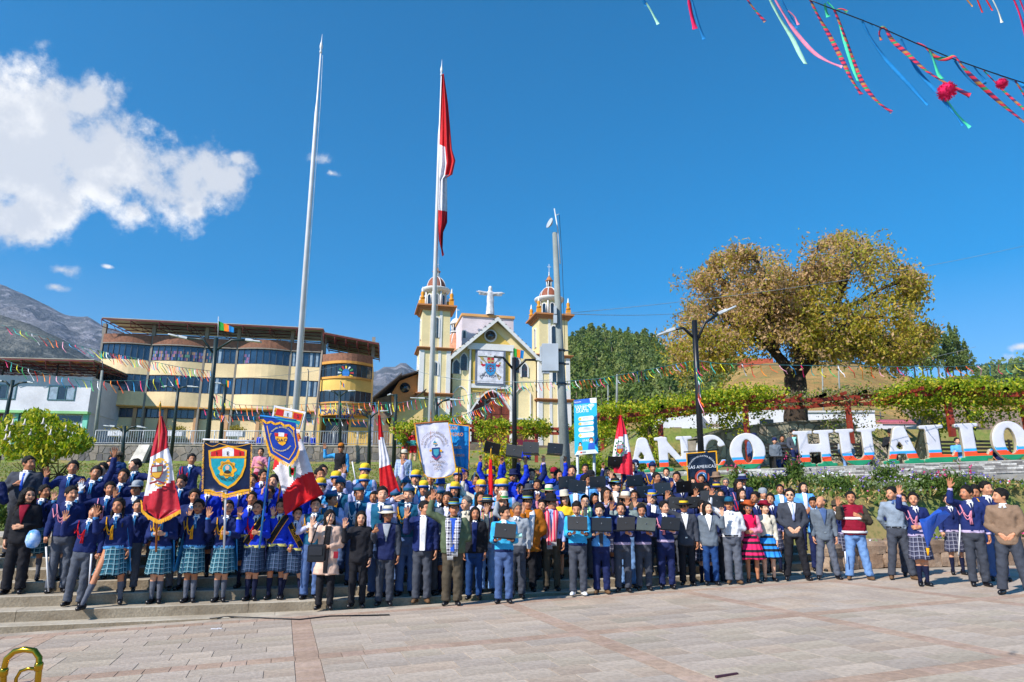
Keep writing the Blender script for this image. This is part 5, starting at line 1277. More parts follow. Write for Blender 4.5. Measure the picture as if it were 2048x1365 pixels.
for i in range(8):a=math.pi*i/4;eline((0,-.5),(1.75*math.cos(a),-.5+1.75*math.sin(a)),.16,3,yy-.015)
ep([(.35*math.cos(a),-.5+.35*math.sin(a))for a in np.linspace(0,6.28,9)[:-1]],1,yy-.017)
text2d(E,'SAN PEDRO',lambda x,z:(ex+x*sc_,yy-.003,ez+z*sc_),1.25,0,4.6,arc=(8.6,False),mi=4)
E.build('emblem',[mat('em_lightblue',K('2c90cc')),mat('em_red2',K('b82034')),mat('em_gold2',K('b09a5c')),mat('em_brown',K('6a3430')),mat('em_navy',K('2c3656')),mat('em_grey',K('7a808c'))],fr)
# great door
dc=C2(783,1200,-.1);hw=(C2(911,1200)[0]-C2(655,1200)[0])/2;zb_,zt_=C2(783,1318)[1],C2(783,985)[1];zs_=zt_-hw*1.06
dr=archfr(dc[0],hw,zb_,zs_,.16,-.42,-.05,CW,'door_arch',church,1.06);mb=MB();mb.prism(arch(dc[0],hw,zb_,zs_,1.06,16),-.06,.05);door=mb.build('door',DOORM,church)
for s in(-1,0,1):mb=MB();mb.box(dc[0]+s*hw*.5-.05,dc[0]+s*hw*.5+.05,-.11,-.062,zb_,zs_+(hw*.9 if s==0 else hw*.62));mb.build('stile',mat('door_dark',K('5c281c'),rough=.6),door)
for q in range(4):
 for s in range(4):z0=zb_+.15+q*(zs_-zb_)/3.4;x0=dc[0]-hw+.12+s*hw*.5;mb=MB();mb.box(x0,x0+hw*.5-.22,-.095,-.061,z0,z0+(zs_-zb_)/3.4-.25);(mb.build('panel',DOORM,door)if z0<zs_+.2 or s in(1,2)else None)
# side doors, arches, windows of the front
for zx,w2,zy0,zys in((583,44,1150,985),(992,44,1160,985)):
 c_=C2(zx,zy0,-.05);h_=C2(zx+w2,zy0)[0]-c_[0];archfr(c_[0],h_,c_[1],C2(zx,zys)[1]-.2,.10,-.12,-.01,CW,'blind_arch',church,.95)
c_=C2(992,1240,-.05);mb=MB();mb.box(c_[0]-1.3,c_[0]+1.2,-.1,0,C2(992,1170)[1],C2(992,1160)[1]);mb.build('ledge',CW,church)
a_,b_=C2(948,1340,-.06),C2(1020,1250,-.06);mb=MB();mb.box(a_[0],b_[0],-.08,0,a_[1],b_[1]+.5);sd=mb.build('door',DWD,church)
for i in range(3):
 for j in range(2):mb=MB();mb.box(a_[0]+.1+j*(b_[0]-a_[0])/2,a_[0]+(j+1)*(b_[0]-a_[0])/2-.08,-.12,-.081,a_[1]+.2+i*.75,a_[1]+.82+i*.75);mb.build('panel',DWD,sd)
for zx,hw_,zb2,zt2 in((556,20,873,782),(605,20,850,742),(951,17,865,768),(1000,19,893,806)):
 c_=C2(zx,zb2,0);h_=C2(zx+hw_,zb2)[0]-c_[0];zt3=C2(zx,zt2)[1];window(c_[0],h_,c_[1],zt3-h_*1.25,-.0,church,1.25)
cbox(935,1075,1345,1300,-.3,0,PLM,'plinth');cbox(525,655,1345,1308,-.3,0,PLM,'plinth')
# block and figure behind the gable
b0,b1=C2(592,640,4),C2(928,500,4);mb=MB();mb.box(b0[0],b1[0],4,9,b0[1]-1.5,b1[1]-.25);mb.build('roof_block',CPK,church);mb=MB();mb.box(b0[0]-.1,b1[0]+.1,3.85,9.1,b1[1]-.25,b1[1]);mb.build('block_trim',plaster('block_trim','dfa86a'),church)
for zx in(608,):c_=C2(zx,620,3.99);window(c_[0],.13,c_[1]-.3,c_[1]+.25,3.99,church,mulls=False)
def figure():
 f=Fld((-1.6,-.6,-.02),(1.6,.6,3.1),.07);H=2.95
 f.u(f.cap((0,0,.1),(0,0,1.5),.42,.30,1,.8),0);f.u(f.cap((0,0,1.4),(0,0,2.15),.32,.30,1.1,.75),.1);f.u(f.cap((0,-.02,2.25),(0,-.03,2.62),.13,.17),.06);f.u(f.ell((0,-.03,2.66),(.19,.2,.25)),.04);f.u(f.cap((0,.06,2.7),(0,.08,2.3),.18,.2),.05)
 for s in(-1,1):f.u(f.cap((.22*s,0,2.12),(1.12*s,-.12,2.22),.15,.12),.08);f.u(f.cap((1.0*s,-.12,2.2),(1.38*s,-.2,2.20),.07,.05),.05);f.u(f.cap((.5*s,0,2.0),(1.05*s,-.1,2.0),.10,.10,1,.6),.12)
 f.F=f.F+.02*np.sin(14*f.X)*(f.Z<2.1);P,Q=f.nets();return to_mesh([(P,Q,0)],'figure')
me=figure();me.materials.append(mat('statue_white',K('d4d4d8'),rough=.6));fg=bpy.data.objects.new('figure_statue',me);link(fg);z0=C2(778,502,3.6);z1=C2(778,310,3.6)
fg.matrix_world=Matrix.Translation(co)@Matrix.Rotation(CA,4,'Z')@Matrix.Translation((z0[0],3.9,b1[1]))@Matrix.Scale((z1[1]-z0[1])/2.95,4);tag(fg,'white statue with outstretched arms standing on the roof block of the church','statue')
# towers
def tower(zc,zw_,cor,name):
 """zc centre of the front, zw_ half width; cor = seen heights"""
 ft=-.55;cx=C2(zc,600,ft)[0];hw_=C2(zc+zw_,600,ft)[0]-cx;T=empty(name,(cx,ft+hw_,0));T.parent=church
 Z=[C2(zc,y,ft)[1]for y in cor]  # 0 base,1 cornice low,2 mid,3 top,4 drum top,5 dome top,6 small lantern top,7 tip
 def bx(h,z0,z1,m,nm,g=0):mb=MB();mb.box(-h,h,-h,h,z0,z1);return mb.build(nm,m,T)
 bx(hw_+.08,Z[0]-1.5,Z[1]-.3,CY_,'wall');bx(hw_+.04,Z[1],Z[2]-.25,CY_,'wall');bx(hw_-.06,Z[2],Z[3]-.45,CY_,'wall')
 for z,h,e in((Z[1],.3,.34),(Z[2],.25,.34),(Z[3],.45,.45)):
  mb=MB();a=hw_+.02
  for k,(ex_,q)in enumerate(((.12,0),(.22,.35),(e,.7))):mb.box(-a-ex_,a+ex_,-a-ex_,a+ex_,z-h+h*q,z-h+h*min(1,q+.35)-(.002 if k<2 else 0))
  mb.build('cornice',TER,T)
 for s in(-1,1):
  for(z0,z1,hh)in((Z[0]-1.5,Z[1]-.3,hw_+.08),(Z[1],Z[2]-.25,hw_+.04)):
   for ax in range(2):
    mb=MB();c=s*(hh-.18)
    if ax==0:mb.box(c-.2,c+.2,-hh-.06,-hh+.0,z0,z1);mb.box(s*.38-.13,s*.38+.13,-hh-.045,-hh,z0,z1)
    else:mb.box(-hh-.06,-hh,c-.2,c+.2,z0,z1)
    mb.build('pilaster',CW,T)
  mb=MB();mb.box(s*.42-.12,s*.42+.12,-hw_+.0,-hw_+.06,Z[2],Z[3]-.45);mb.build('pilaster',CW,T)
 hh=hw_-.06;window(0,.21,Z[2]+.95,Z[3]-1.35,-hh-.02,T,t=.12,gm=GLD,mulls=False)
 w_=window(0,.21,Z[2]+.95,Z[3]-1.35,-hh-.02,T,t=.1,gm=GLD,mulls=False);w_.rotation_euler=(0,0,-math.pi/2)
 window(0,.20,Z[1]+1.6,Z[1]+2.6,-hw_-.06,T,t=.14,gm=GLD,mulls=False);w_=window(0,.16,Z[1]+1.6,Z[1]+2.5,-hw_-.06,T,t=.1,gm=GLD,mulls=False);w_.rotation_euler=(0,0,-math.pi/2)
# drum
 r=hw_*.80;mb=MB();mb.lathe([(r-.18,Z[3]),(r-.18,Z[4]-.3)],16,smooth=False);mb.build('drum',CY_,T);mb=MB();mb.lathe([(r-.05,Z[3]),(r+.05,Z[3]+.02),(r+.05,Z[3]+.16),(r-.1,Z[3]+.17)],24);mb.build('drum_base',CW,T)
 mb=MB();mb.lathe([(r-.1,Z[4]-.38),(r+.16,Z[4]-.30),(r+.30,Z[4]-.08),(r+.30,Z[4]),(r-.1,Z[4]+.02)],28);mb.build('dome_ring',CW,T)
 for i in range(8):
  a=2*math.pi*(i+.5)/8;mb=MB();mb.tube([((r-.06)*math.cos(a),(r-.06)*math.sin(a),Z[3]+.1),((r-.06)*math.cos(a),(r-.06)*math.sin(a),Z[4]-.32)],.085,6);mb.build('column',CW,T)
  a=2*math.pi*i/8;o=archfr(0,.17,Z[3]+.25,Z[4]-.85,.08,-(r-.10),-(r-.22),CW,'opening',T);o.rotation_euler=(0,0,a+math.pi/2);mb=MB();mb.prism(arch(0,.17,Z[3]+.25,Z[4]-.85),-(r-.14),-(r-.20));mb.build('dark_opening',GLD,o)
 R1=hw_*.68;Hd=Z[5]-Z[4];mb=MB();mb.lathe([(R1*math.cos(t)+.02,Z[4]+Hd*math.sin(t))for t in np.linspace(0,1.40,9)],24);mb.build('dome',TILE,T)
 for i in range(8):a=2*math.pi*(i+.5)/8;mb=MB();mb.tube([((R1*math.cos(t)+.03)*math.cos(a),(R1*math.cos(t)+.03)*math.sin(a),Z[4]+Hd*math.sin(t))for t in np.linspace(0,1.40,8)],.05,5);mb.build('dome_rib',CW,T)
 r2=.26;mb=MB();mb.lathe([(r2+.14,Z[5]-.12),(r2+.1,Z[5]),(r2-.05,Z[5]+.02)],16);mb.build('lantern_base',CW,T)
 for i in range(6):a=math.pi*i/3;mb=MB();mb.tube([(r2*math.cos(a),r2*math.sin(a),Z[5]),(r2*math.cos(a),r2*math.sin(a),Z[6]-.25)],.045,5);mb.build('lantern_column',CW,T)
 mb=MB();mb.lathe([(.15,Z[5]),(.15,Z[6]-.2)],10);mb.build('lantern_core',GLD,T);mb=MB();mb.lathe([(r2+.08,Z[6]-.28),(r2+.14,Z[6]-.2),(r2+.02,Z[6]-.15),(.2,Z[6]+.1),(.06,Z[6]+.25)],14);mb.build('lantern_roof',TILE if 0 else TER,T)
 mb=MB();mb.lathe([(.06,Z[6]+.25),(.09,Z[6]+.4),(.04,Z[6]+.5),(.07,Z[6]+.62),(.02,Z[6]+.75),(.02,Z[7])],8);mb.box(-.2,.2,-.02,.02,Z[7]-.32,Z[7]-.27);mb.build('finial_cross',CW,T)
 for sx in(-1,1):
  for sy in(-1,1):mb=MB();mb.box(-.2,.2,-.2,.2,Z[3],Z[3]+.5);mb.lathe([(.1,Z[3]+.5),(.24,Z[3]+.62),(.24,Z[3]+.72),(.12,Z[3]+.8),(.18,Z[3]+1.0),(.17,Z[3]+1.15),(.05,Z[3]+1.35),(.03,Z[3]+1.6)],8,mi=0);o=mb.build('urn',ORN,T);o.location=(sx*(hw_-.0),sy*(hw_-.0),0);mb=MB();mb.lathe([(.13,Z[3]+1.12),(.10,Z[3]+1.3),(.03,Z[3]+1.72)],8);q=mb.build('urn_tip',CW,o)
 return T
tower(425,95,(1310,1000,705,430,300,215,165,110),'tower');tower(1190,96,(1330,1035,750,485,358,282,222,125),'tower')
# small dome seen between the left tower and the gable
c_=C2(553,690,9);T=empty('rear_dome',(c_[0],9,0));T.parent=church;zz=[C2(553,y,9)[1]for y in(715,690,605,555,510,430)]
mb=MB();r=1.05;mb.lathe([(r,zz[0]-4),(r,zz[1])]+[(r*math.cos(t),zz[1]+(zz[2]-zz[1])*math.sin(t))for t in np.linspace(0,1.3,8)],20);mb.build('dome',mat('dome_salmon',K('c08466'),rough=.8),T)
for i in range(8):a=2*math.pi*(i+.3)/8;mb=MB();mb.tube([(r*math.cos(t)*math.cos(a),r*math.cos(t)*math.sin(a),zz[1]+(zz[2]-zz[1])*math.sin(t))for t in np.linspace(0,1.3,6)],.05,5);mb.build('dome_rib',CW,T)
mb=MB();mb.lathe([(.62,zz[2]-.05),(.62,zz[2]+.05),(.4,zz[2]+.06)],16);mb.lathe([(.62,zz[3]),(.66,zz[3]+.15),(.4,zz[4]-.2),(.08,zz[4]),(.02,zz[5])],16);mb.box(-.3,.3,-.02,.02,zz[5]-.5,zz[5]-.44);mb.build('lantern_roof',CW,T);mb=MB();mb.lathe([(.35,zz[2]),(.35,zz[3])],12);mb.build('lantern_core',GLD,T)
for i in range(8):a=math.pi*i/4;mb=MB();mb.tube([(.5*math.cos(a),.5*math.sin(a),zz[2]),(.5*math.cos(a),.5*math.sin(a),zz[3])],.05,5);mb.build('lantern_column',CW,T)
# church steps and terrace
CSM=mat('old_step',K('8a7a68'),rough=.9,col2=K('6e6052'),scale=1.5,grain=.4,bump=.3);cs=empty('church_steps',co,'broad brown stone steps leading up to the church door','steps',rz=CA)
p=fc(960,893);zt0,zt1=-.02,zat(914,50)-co.z
for i in range(10):
 t=i/9;z=zt0+(zt1-zt0)*t;mb=MB();x0,x1=(fc(930,900)[0]-3-i*.05,fc(1098+i*2.2,900)[0]);mb.box(x0,x1,-2.2-i*.45,-1.75-i*.45+.03 if i else 0,z-.7,z);mb.build('step',CSM,cs)
ck=MB();a,b=at(1102,886,57),at(1132,912,52);ck.raw([a,a+Vector((2.6,0,0)),b+Vector((1.9,0,0)),b,a-Vector((0,0,2)),a+Vector((2.6,0,-2)),b+Vector((1.9,0,-2)),b-Vector((0,0,2))],[(3,2,1,0),(3,7,6,2),(0,4,7,3),(1,2,6,5)]);ck.build('stair_cheek',plaster('cheek_rose','b89684'),label='rose plastered sloping cheek beside the church steps',cat='stair')
# ---------------- orange annex left of the church
ao,fa=frame(790,893,60,R(12));annex=empty('annex_building',ao,'orange plastered annex with a dark pitched sheet roof left of the church tower','building',rz=R(12))
AU=lambda px,py=850:fa(px,py)[0];AZ=lambda py,px=800:fa(px,py)[1]
OP=plaster('annex_orange','d98e52');OY=plaster('annex_yellow','dcbc7e')
mb=MB();mb.prism([(AU(778),-1),(AU(842),-1),(AU(842),AZ(742)),(AU(795),AZ(762)),(AU(778),AZ(790))],.4,8);mb.build('wall',OP,annex)
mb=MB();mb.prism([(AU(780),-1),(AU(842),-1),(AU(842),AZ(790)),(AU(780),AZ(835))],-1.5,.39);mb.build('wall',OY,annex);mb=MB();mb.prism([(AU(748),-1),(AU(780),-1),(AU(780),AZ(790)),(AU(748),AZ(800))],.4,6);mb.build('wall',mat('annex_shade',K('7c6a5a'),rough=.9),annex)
mb=MB();c_=fa(809,777,.38);mb.lathe([(.46,0),(.46,.04)],20,M=Matrix.Translation((c_[0],.38,c_[1]))@Matrix.Rotation(R(90),4,'X'));mb.build('window',GLD,annex)
mb=MB();
for(a,b,y0,y1,th)in(((742,805),(797,756),-1.6,8,.12),((797,756),(850,738),-.4,8,.12),((770,846),(846,786),-2.0,.4,.1)):
 A_,B_=(AU(a[0]),AZ(a[1])),(AU(b[0]),AZ(b[1]));mb.raw([(A_[0],y0,A_[1]),(B_[0],y0,B_[1]),(B_[0],y1,B_[1]),(A_[0],y1,A_[1]),(A_[0],y0,A_[1]+th),(B_[0],y0,B_[1]+th),(B_[0],y1,B_[1]+th),(A_[0],y1,A_[1]+th)],[(3,2,1,0),(4,5,6,7),(0,1,5,4),(2,3,7,6),(1,2,6,5),(3,0,4,7)])
mb.build('roof',mat('annex_roof',K('4c423e'),rough=.8),annex)
mb=MB();mb.box(AU(784),AU(795),-1.56,-1.5,AZ(893),AZ(868));mb.build('door',GLD,annex)
# ---------------- white houses and roofs behind the letters
wo,fw=frame(1330,880,46,R(-4));wh=empty('white_building',wo,'low white building with small windows behind the old tree trunk','building',rz=R(-4))
WU=lambda px,py=840:fw(px,py)[0];WZ=lambda py,px=1420:fw(px,py)[1]
for a,b,y,d in((1336,1402,818,0),(1402,1426,812,1.2),(1426,1500,815,.3),(1500,1580,812,0),(1580,1757,823,.5)):mb=MB();mb.box(WU(a),WU(b),d,9,WZ(905),WZ(y));mb.build('wall',plaster('white_wall','dadae2',var=.03),wh);mb=MB();mb.box(WU(a)-.05,WU(b)+.0,d-.1,9.1,WZ(y),WZ(y)+.12);mb.build('parapet',plaster('white_parapet','c8c8cc'),wh)
for a,b,y0,y1,d in((1338,1361,861,853,0),(1422,1442,853,845,.3),(1470,1495,862,842,.3),(1518,1545,850,838,0)):
 mb=MB();mb.box(WU(a),WU(b),d-.04,d-.01,WZ(y0),WZ(y1));w_=mb.build('window',mat('window_tan',K('8c7c70'),rough=.5)if b<1450 else GLD,wh);mb=MB();mb.box(WU(a)-.06,WU(b)+.06,d-.10,d-.045,WZ(y0)-.08,WZ(y0));mb.build('sill',CW,w_)
# adobe house with a tiled roof, right
bo,fb=frame(1850,890,40,R(8));ad=empty('adobe_house',bo,'old adobe house with long brown tiled roof at the right edge','house',rz=R(8))
BU=lambda px,py=860:fb(px,py)[0];BZ=lambda py,px=1950:fb(px,py)[1]
mb=MB();mb.box(BU(1845),BU(2200),0,8,BZ(960),BZ(848));mb.build('wall',mat('adobe_peeling',K('d2ccc6'),rough=.9,col2=K('94816c'),scale=.9,grain=.3,bump=.5),ad)
mb=MB();mb.box(BU(1845),BU(2200),-.06,-.004,BZ(862),BZ(846));mb.build('wall_top',mat('adobe',K('9a8268'),rough=.95,bump=.5),ad)
TL=mat('old_tile',K('8d7a6c'),rough=.9,col2=K('6e5f55'),scale=3,grain=.4,bump=.4);zr0,zr1=BZ(850,1830),BZ(848,2060);w0,w1=BU(1828),BU(2200);pitch_y=5;up_=1.75
rt=MB();rt.raw([(w0,-.6,zr0-.1),(w1,-.6,zr0-.1),(w1,pitch_y,zr0+up_),(w0+3.2,pitch_y,zr0+up_),(w0,-.6,zr0-.18),(w1,-.6,zr0-.18),(w1,pitch_y,zr0+up_-.1),(w0+3.2,pitch_y,zr0+up_-.1)],[(0,1,2,3),(0,4,5,1),(0,3,7,4)]);roof=rt.build('roof',TL,ad)
tm=MB();nn_=int((w1-w0)/.34)
tb=MB();tb.tube([(0,0,0),(0,1,0)],.11,6,smooth=False);
for i in range(nn_):
 x=w0+.2+i*.34;xs_=min(1.,max(0,(x-w0)/3.2));L_=(pitch_y+.6)*xs_ if x<w0+3.2 else pitch_y+.6;q=MB();k_=max(2,int(L_/.45))
 for j in range(k_):t0,t1=j/k_*L_,(j+1)/k_*L_;f0=lambda t:(x,-.6+t,zr0-.1+t/(pitch_y+.6)*(up_+.1));a,b=f0(t0),f0(t1);q.tube([(a[0],a[1],a[2]+.03),(b[0],b[1],b[2]+.0)],[.115,.09],6)
 q.build('tile_row',TL,roof)
# pink roof and red tank
ro,fr_=frame(1760,860,48,R(0));pr_=empty('pink_roofed_house',ro,'house with a pink corrugated roof and a small red tower behind the letter A','house')
RU=lambda px,py=840:fr_(px,py)[0];RZ=lambda py,px=1800:fr_(px,py)[1]
mb=MB();mb.raw([(RU(1762),0,RZ(842)),(RU(1872),0,RZ(842)),(RU(1880),4,RZ(824)),(RU(1762),4,RZ(822)),(RU(1762),0,RZ(842)-.1),(RU(1872),0,RZ(842)-.1)],[(0,1,2,3),(0,4,5,1)]);rfp=mb.build('roof',mat('pink_roof',K('c4707a'),rough=.6,var=.12,scale=1),pr_)
mb=MB();
for i in range(26):x=RU(1763)+(RU(1871)-RU(1763))*i/25;mb.tube([(x,0,RZ(842)+.02),(x+.1,4,RZ(823)+.02)],.035,4)
mb.build('corrugation',mat('pink_roof2',K('ac5a66'),rough=.6),rfp,kind='stuff')
mb=MB();mb.box(RU(1755),RU(1875),.1,4,RZ(900),RZ(842)-.1);mb.build('wall',WH,pr_);mb=MB();mb.box(RU(1791),RU(1804),4.5,5.5,RZ(824),RZ(800));mb.build('red_tower',mat('tower_red',K('c02a3c'),rough=.7),pr_)
mb=MB();
for i in range(5):x=RU(1782+14*i);mb.tube([(x,5,RZ(822)),(x,5,RZ(801))],.04,4)
mb.tube([(RU(1782),5,RZ(801)),(RU(1846),5,RZ(812))],.04,4);mb.build('scaffold',MUL,pr_)
hb=at(1495+20,728,104);mb=MB();mb.box(-2.2,2.4,0,3,-1.2,1.0);mb.build('shed',mat('brick_shed',K('b4583e'),rough=.9,bump=.3),loc=hb,label='tiny red brick shed on top of the dry hill behind the tree',cat='shed')
# ================================================================== HILLS, TREES, PLANTS
from mathutils import noise as MN
def hillmat(nm,c1,c2,c3,sc,rock=.0,bscale=3,bdist=.5):
 m=bpy.data.materials.new(nm);m.use_nodes=True;n=NT(m.node_tree);b=m.node_tree.nodes['Principled BSDF'];oc=n.new('ShaderNodeTexCoord').outputs['Object']
 a=n.noise(oc,sc,6,.6);c=n.noise(oc,sc*6,4,.6);col=n.mix(n.rng(a,.38,.62),K(c1),K(c2));col=n.mix(n.rng(c,.48,.66),col,K(c3))
 n.put(b.inputs['Base Color'],col);b.inputs['Roughness'].default_value=.95;b.inputs['Specular IOR Level'].default_value=.1
 bp=n.new('ShaderNodeBump');bp.inputs['Strength'].default_value=1;bp.inputs['Distance'].default_value=bdist;n.put(bp.inputs['Height'],n.noise(oc,sc*bscale,6,.65));n.L.new(bp.outputs[0],b.inputs['Normal']);return m
def sheet(name,crest,Yc,Y0,base_z,m,nx=70,ny=24,amp=0.,fr=.01,back=True,prof=1.3,**kw):
 """a slope rising from Y0 to its crest line (seen points) at Yc"""
 px=np.linspace(crest[0][0],crest[-1][0],nx);V=[]
 for p in px:
  c=at(p,float(np.interp(p,[q[0]for q in crest],[q[1]for q in crest])),Yc);X=c.x
  for j in range(ny+(6 if back else 0)):
   t=j/(ny-1)
   if t<=1:y=Y0+(Yc-Y0)*t;z=base_z+(c.z-base_z)*t**prof;x=X*(Y0+(Yc-Y0)*t)/Yc;w_=math.sin(math.pi*min(1,t*.92))
   else:tt=(j-ny+1)/6;y=Yc+(Yc-Y0)*tt;z=c.z*(1-tt*1.1);x=X*(y/Yc);w_=0
   nz_=MN.ridged_multi_fractal(Vector((x*fr,y*fr,0)),1.0,2.1,5,1.0,2.0)-1 if amp else 0
   V.append((x,y+nz_*amp*.6*w_,z+nz_*amp*w_))
 k=ny+(6 if back else 0);mb=MB();mb.raw(V,[(i*k+j,(i+1)*k+j,(i+1)*k+j+1,i*k+j+1)for i in range(nx-1)for j in range(k-1)],0,True);return mb.build(name,m,**kw),(px,V,k,ny)
MTM=hillmat('mountain','74747a','585e66','94929a',.006,bscale=12,bdist=12);MT2=hillmat('mountain_scrub','6a6c68','4c5454','86847c',.012,bscale=12,bdist=6)
sheet('mountain',[(-500,470),(-400,480),(-150,545),(0,571),(30,580),(62,592),(100,612),(132,634),(150,641),(170,639),(200,652),(300,690),(500,735),(700,745),(752,742),(765,733),(790,736),(805,727),(815,735),(830,750),(900,780),(1050,800),(1300,830)],1500,420,10,MTM,170,60,60,.004,kind='structure')
sheet('hill_spur',[(-900,560),(-300,590),(-100,615),(0,632),(60,655),(120,682),(190,722),(300,760),(450,800)],620,300,12,MT2,80,30,14,.012,kind='structure')
DRY=hillmat('dry_grass','b08c58','9a7a4c','7d7a48',.12,bscale=14,bdist=.4)
sheet('dry_hill',[(1120,860),(1300,850),(1400,812),(1440,765),(1470,738),(1530,722),(1600,718),(1700,722),(1740,730),(1800,745),(1860,760),(2000,775),(2300,760)],105,52,7.2,DRY,90,30,1.1,.09,kind='structure',prof=1.0)
FORG=hillmat('forest_floor','4a5230','5c5a38','7a6a44',.05,bscale=8,bdist=1)
FC=[(1000,760),(1060,740),(1100,725),(1140,705),(1180,690),(1240,694),(1290,706),(1340,728),(1400,745),(1470,745),(1600,760),(1800,770)]
_,fsheet=sheet('forest_hill',FC,230,95,9,FORG,60,30,3,.02,kind='structure',prof=1.05)
sheet('far_ridge',[(1850,760),(1900,752),(1950,748),(2000,740),(2048,735),(2200,720),(2500,700)],420,240,20,FORG,30,14,8,.01,kind='structure')
# ---- foliage helpers
def leafmat(nm,c,c2,tr=.0,rough=.6):
 if nm in MATS:return MATS[nm]
 m=bpy.data.materials.new(nm);m.use_nodes=True;n=NT(m.node_tree);b=m.node_tree.nodes['Principled BSDF']
 oc=n.new('ShaderNodeTexCoord').outputs['Object'];gi=n.new('ShaderNodeNewGeometry').outputs['Random Per Island']
 f=n.m('ADD',n.m('MULTIPLY',n.noise(oc,1.1,3),.7),n.m('MULTIPLY',gi,.45));col=n.mix(n.rng(f,.30,.75),K(c),K(c2));n.put(b.inputs['Base Color'],col);b.inputs['Roughness'].default_value=rough
 b.inputs['Specular IOR Level'].default_value=.3
 tl=n.new('ShaderNodeBsdfTranslucent');n.put(tl.inputs[0],n.mix(1.0,col,(1.3,1.25,.6),'MULTIPLY'));ms=n.new('ShaderNodeMixShader');ms.inputs[0].default_value=tr;n.L.new(b.outputs[0],ms.inputs[1]);n.L.new(tl.outputs[0],ms.inputs[2]);n.L.new(ms.outputs[0],m.node_tree.nodes['Material Output'].inputs[0]);MATS[nm]=m;return m
def leaves(C,size,rg,name,mats,parent=None,elong=1.6,droop=0.,mi=None,**kw):
 """one small bent leaf blade per centre"""
 C=np.asarray(C);n=len(C);d=rg.normal(size=(n,3));d[:,2]-=droop*2;d/=np.linalg.norm(d,axis=1)[:,None];q=rg.normal(size=(n,3));s=np.cross(d,q);s/=np.linalg.norm(s,axis=1)[:,None]+1e-9
 sz=size*(.6+.8*rg.rand(n))[:,None];up_=np.cross(s,d)
 V=np.stack([C-d*sz*elong*.5,C+s*sz*.5+up_*sz*.12,C+d*sz*elong*.5,C-s*sz*.5+up_*sz*.12],1).reshape(-1,3);Q=np.arange(4*n).reshape(-1,4)
 me=to_mesh([(V,Q,mi if mi is not None else rg.randint(0,len(mats),n))],name);me.polygons.foreach_set('use_smooth',np.zeros(len(Q),bool))
 for m in mats:me.materials.append(m)
 o=bpy.data.objects.new(name,me);link(o,parent);tag(o,**kw);return o
OUTL_=[]
def limb(mb,p,d,L_,r,depth,rg,tips,bend=.35,kids=(2,3),up_=.1):
 pts=[p.copy()];k=5;q=p.copy();dd=d.copy();rad=[r]
 for i in range(k):
  dd=(dd+Vector(rg.normal(size=3))*bend*.35+Vector((0,0,up_*.2))).normalized()
  if OUTL_ and not inpoly(*seen(q+dd*L_/k*2+OUTL_[0]),OUTL_[1]):dd=(dd+Vector((0,0,-1.2))).normalized();L_*=.6
  q=q+dd*L_/k;pts.append(q.copy());rad.append(r*(1-.5*(i+1)/k))
  if depth<=2:tips.append(q.copy())
 mb.tube(pts,rad,8 if depth>2 else 5 if depth>0 else 4,cap=False)
 if depth<=0:tips.append(q.copy());return
 for c in range(rg.randint(*kids)+1):
  a=Vector(rg.normal(size=3));nd=(dd*.75+a*.55+Vector((0,0,up_))).normalized();st_=pts[rg.randint(2,k+1)];limb(mb,st_,nd,L_*rg.uniform(.62,.85),r*.55,depth-1,rg,tips,bend,kids,up_)
# ---- the old molle tree
TY=33.;tb=at(1590,840,TY);tree=empty('old_tree',tb,'huge spreading old tree with brown and yellow green foliage above the crazy paving wall','tree')
outl=[(1322,700),(1318,660),(1332,610),(1360,560),(1395,545),(1440,500),(1480,488),(1540,492),(1590,496),(1620,480),(1660,465),(1705,458),(1750,478),(1800,510),(1838,545),(1845,590),(1822,640),(1862,650),(1850,690),(1800,720),(1740,712),(1690,700),(1650,712),(1610,720),(1560,690),(1540,700),(1480,720),(1440,735),(1400,730),(1350,742)]
def inpoly(x,y,P):
 c=False;n=len(P)
 for i in range(n):
  (x1,y1),(x2,y2)=P[i],P[i-1]
  if(y1>y)!=(y2>y)and x<(x2-x1)*(y-y1)/(y2-y1)+x1:c=not c
 return c
def seen(p):
 q=p-cam.location;c,s=math.cos(PITCH),math.sin(PITCH);f=q.y*c+q.z*s;u=q.x/f;v=(-q.y*s+q.z*c)/f;return 1024+u*Fpx,682.5-v*Fpx
OUTL_+=[tb,outl]
BARK=mat('bark_old',K('4a3c30'),rough=.95,col2=K('2e241d'),scale=3,grain=.5,bump=1,bscale=8)
rg=np.random.RandomState(5);tk=MB();P_=lambda px,py,dy=0:at(px,py,TY+dy)-tb
tk.tube([(0,0,-1.4),P_(1590,830),P_(1592,800),P_(1590,770,.1),P_(1588,752,.1)],[.62,.56,.50,.52,.50],12)
tips=[]
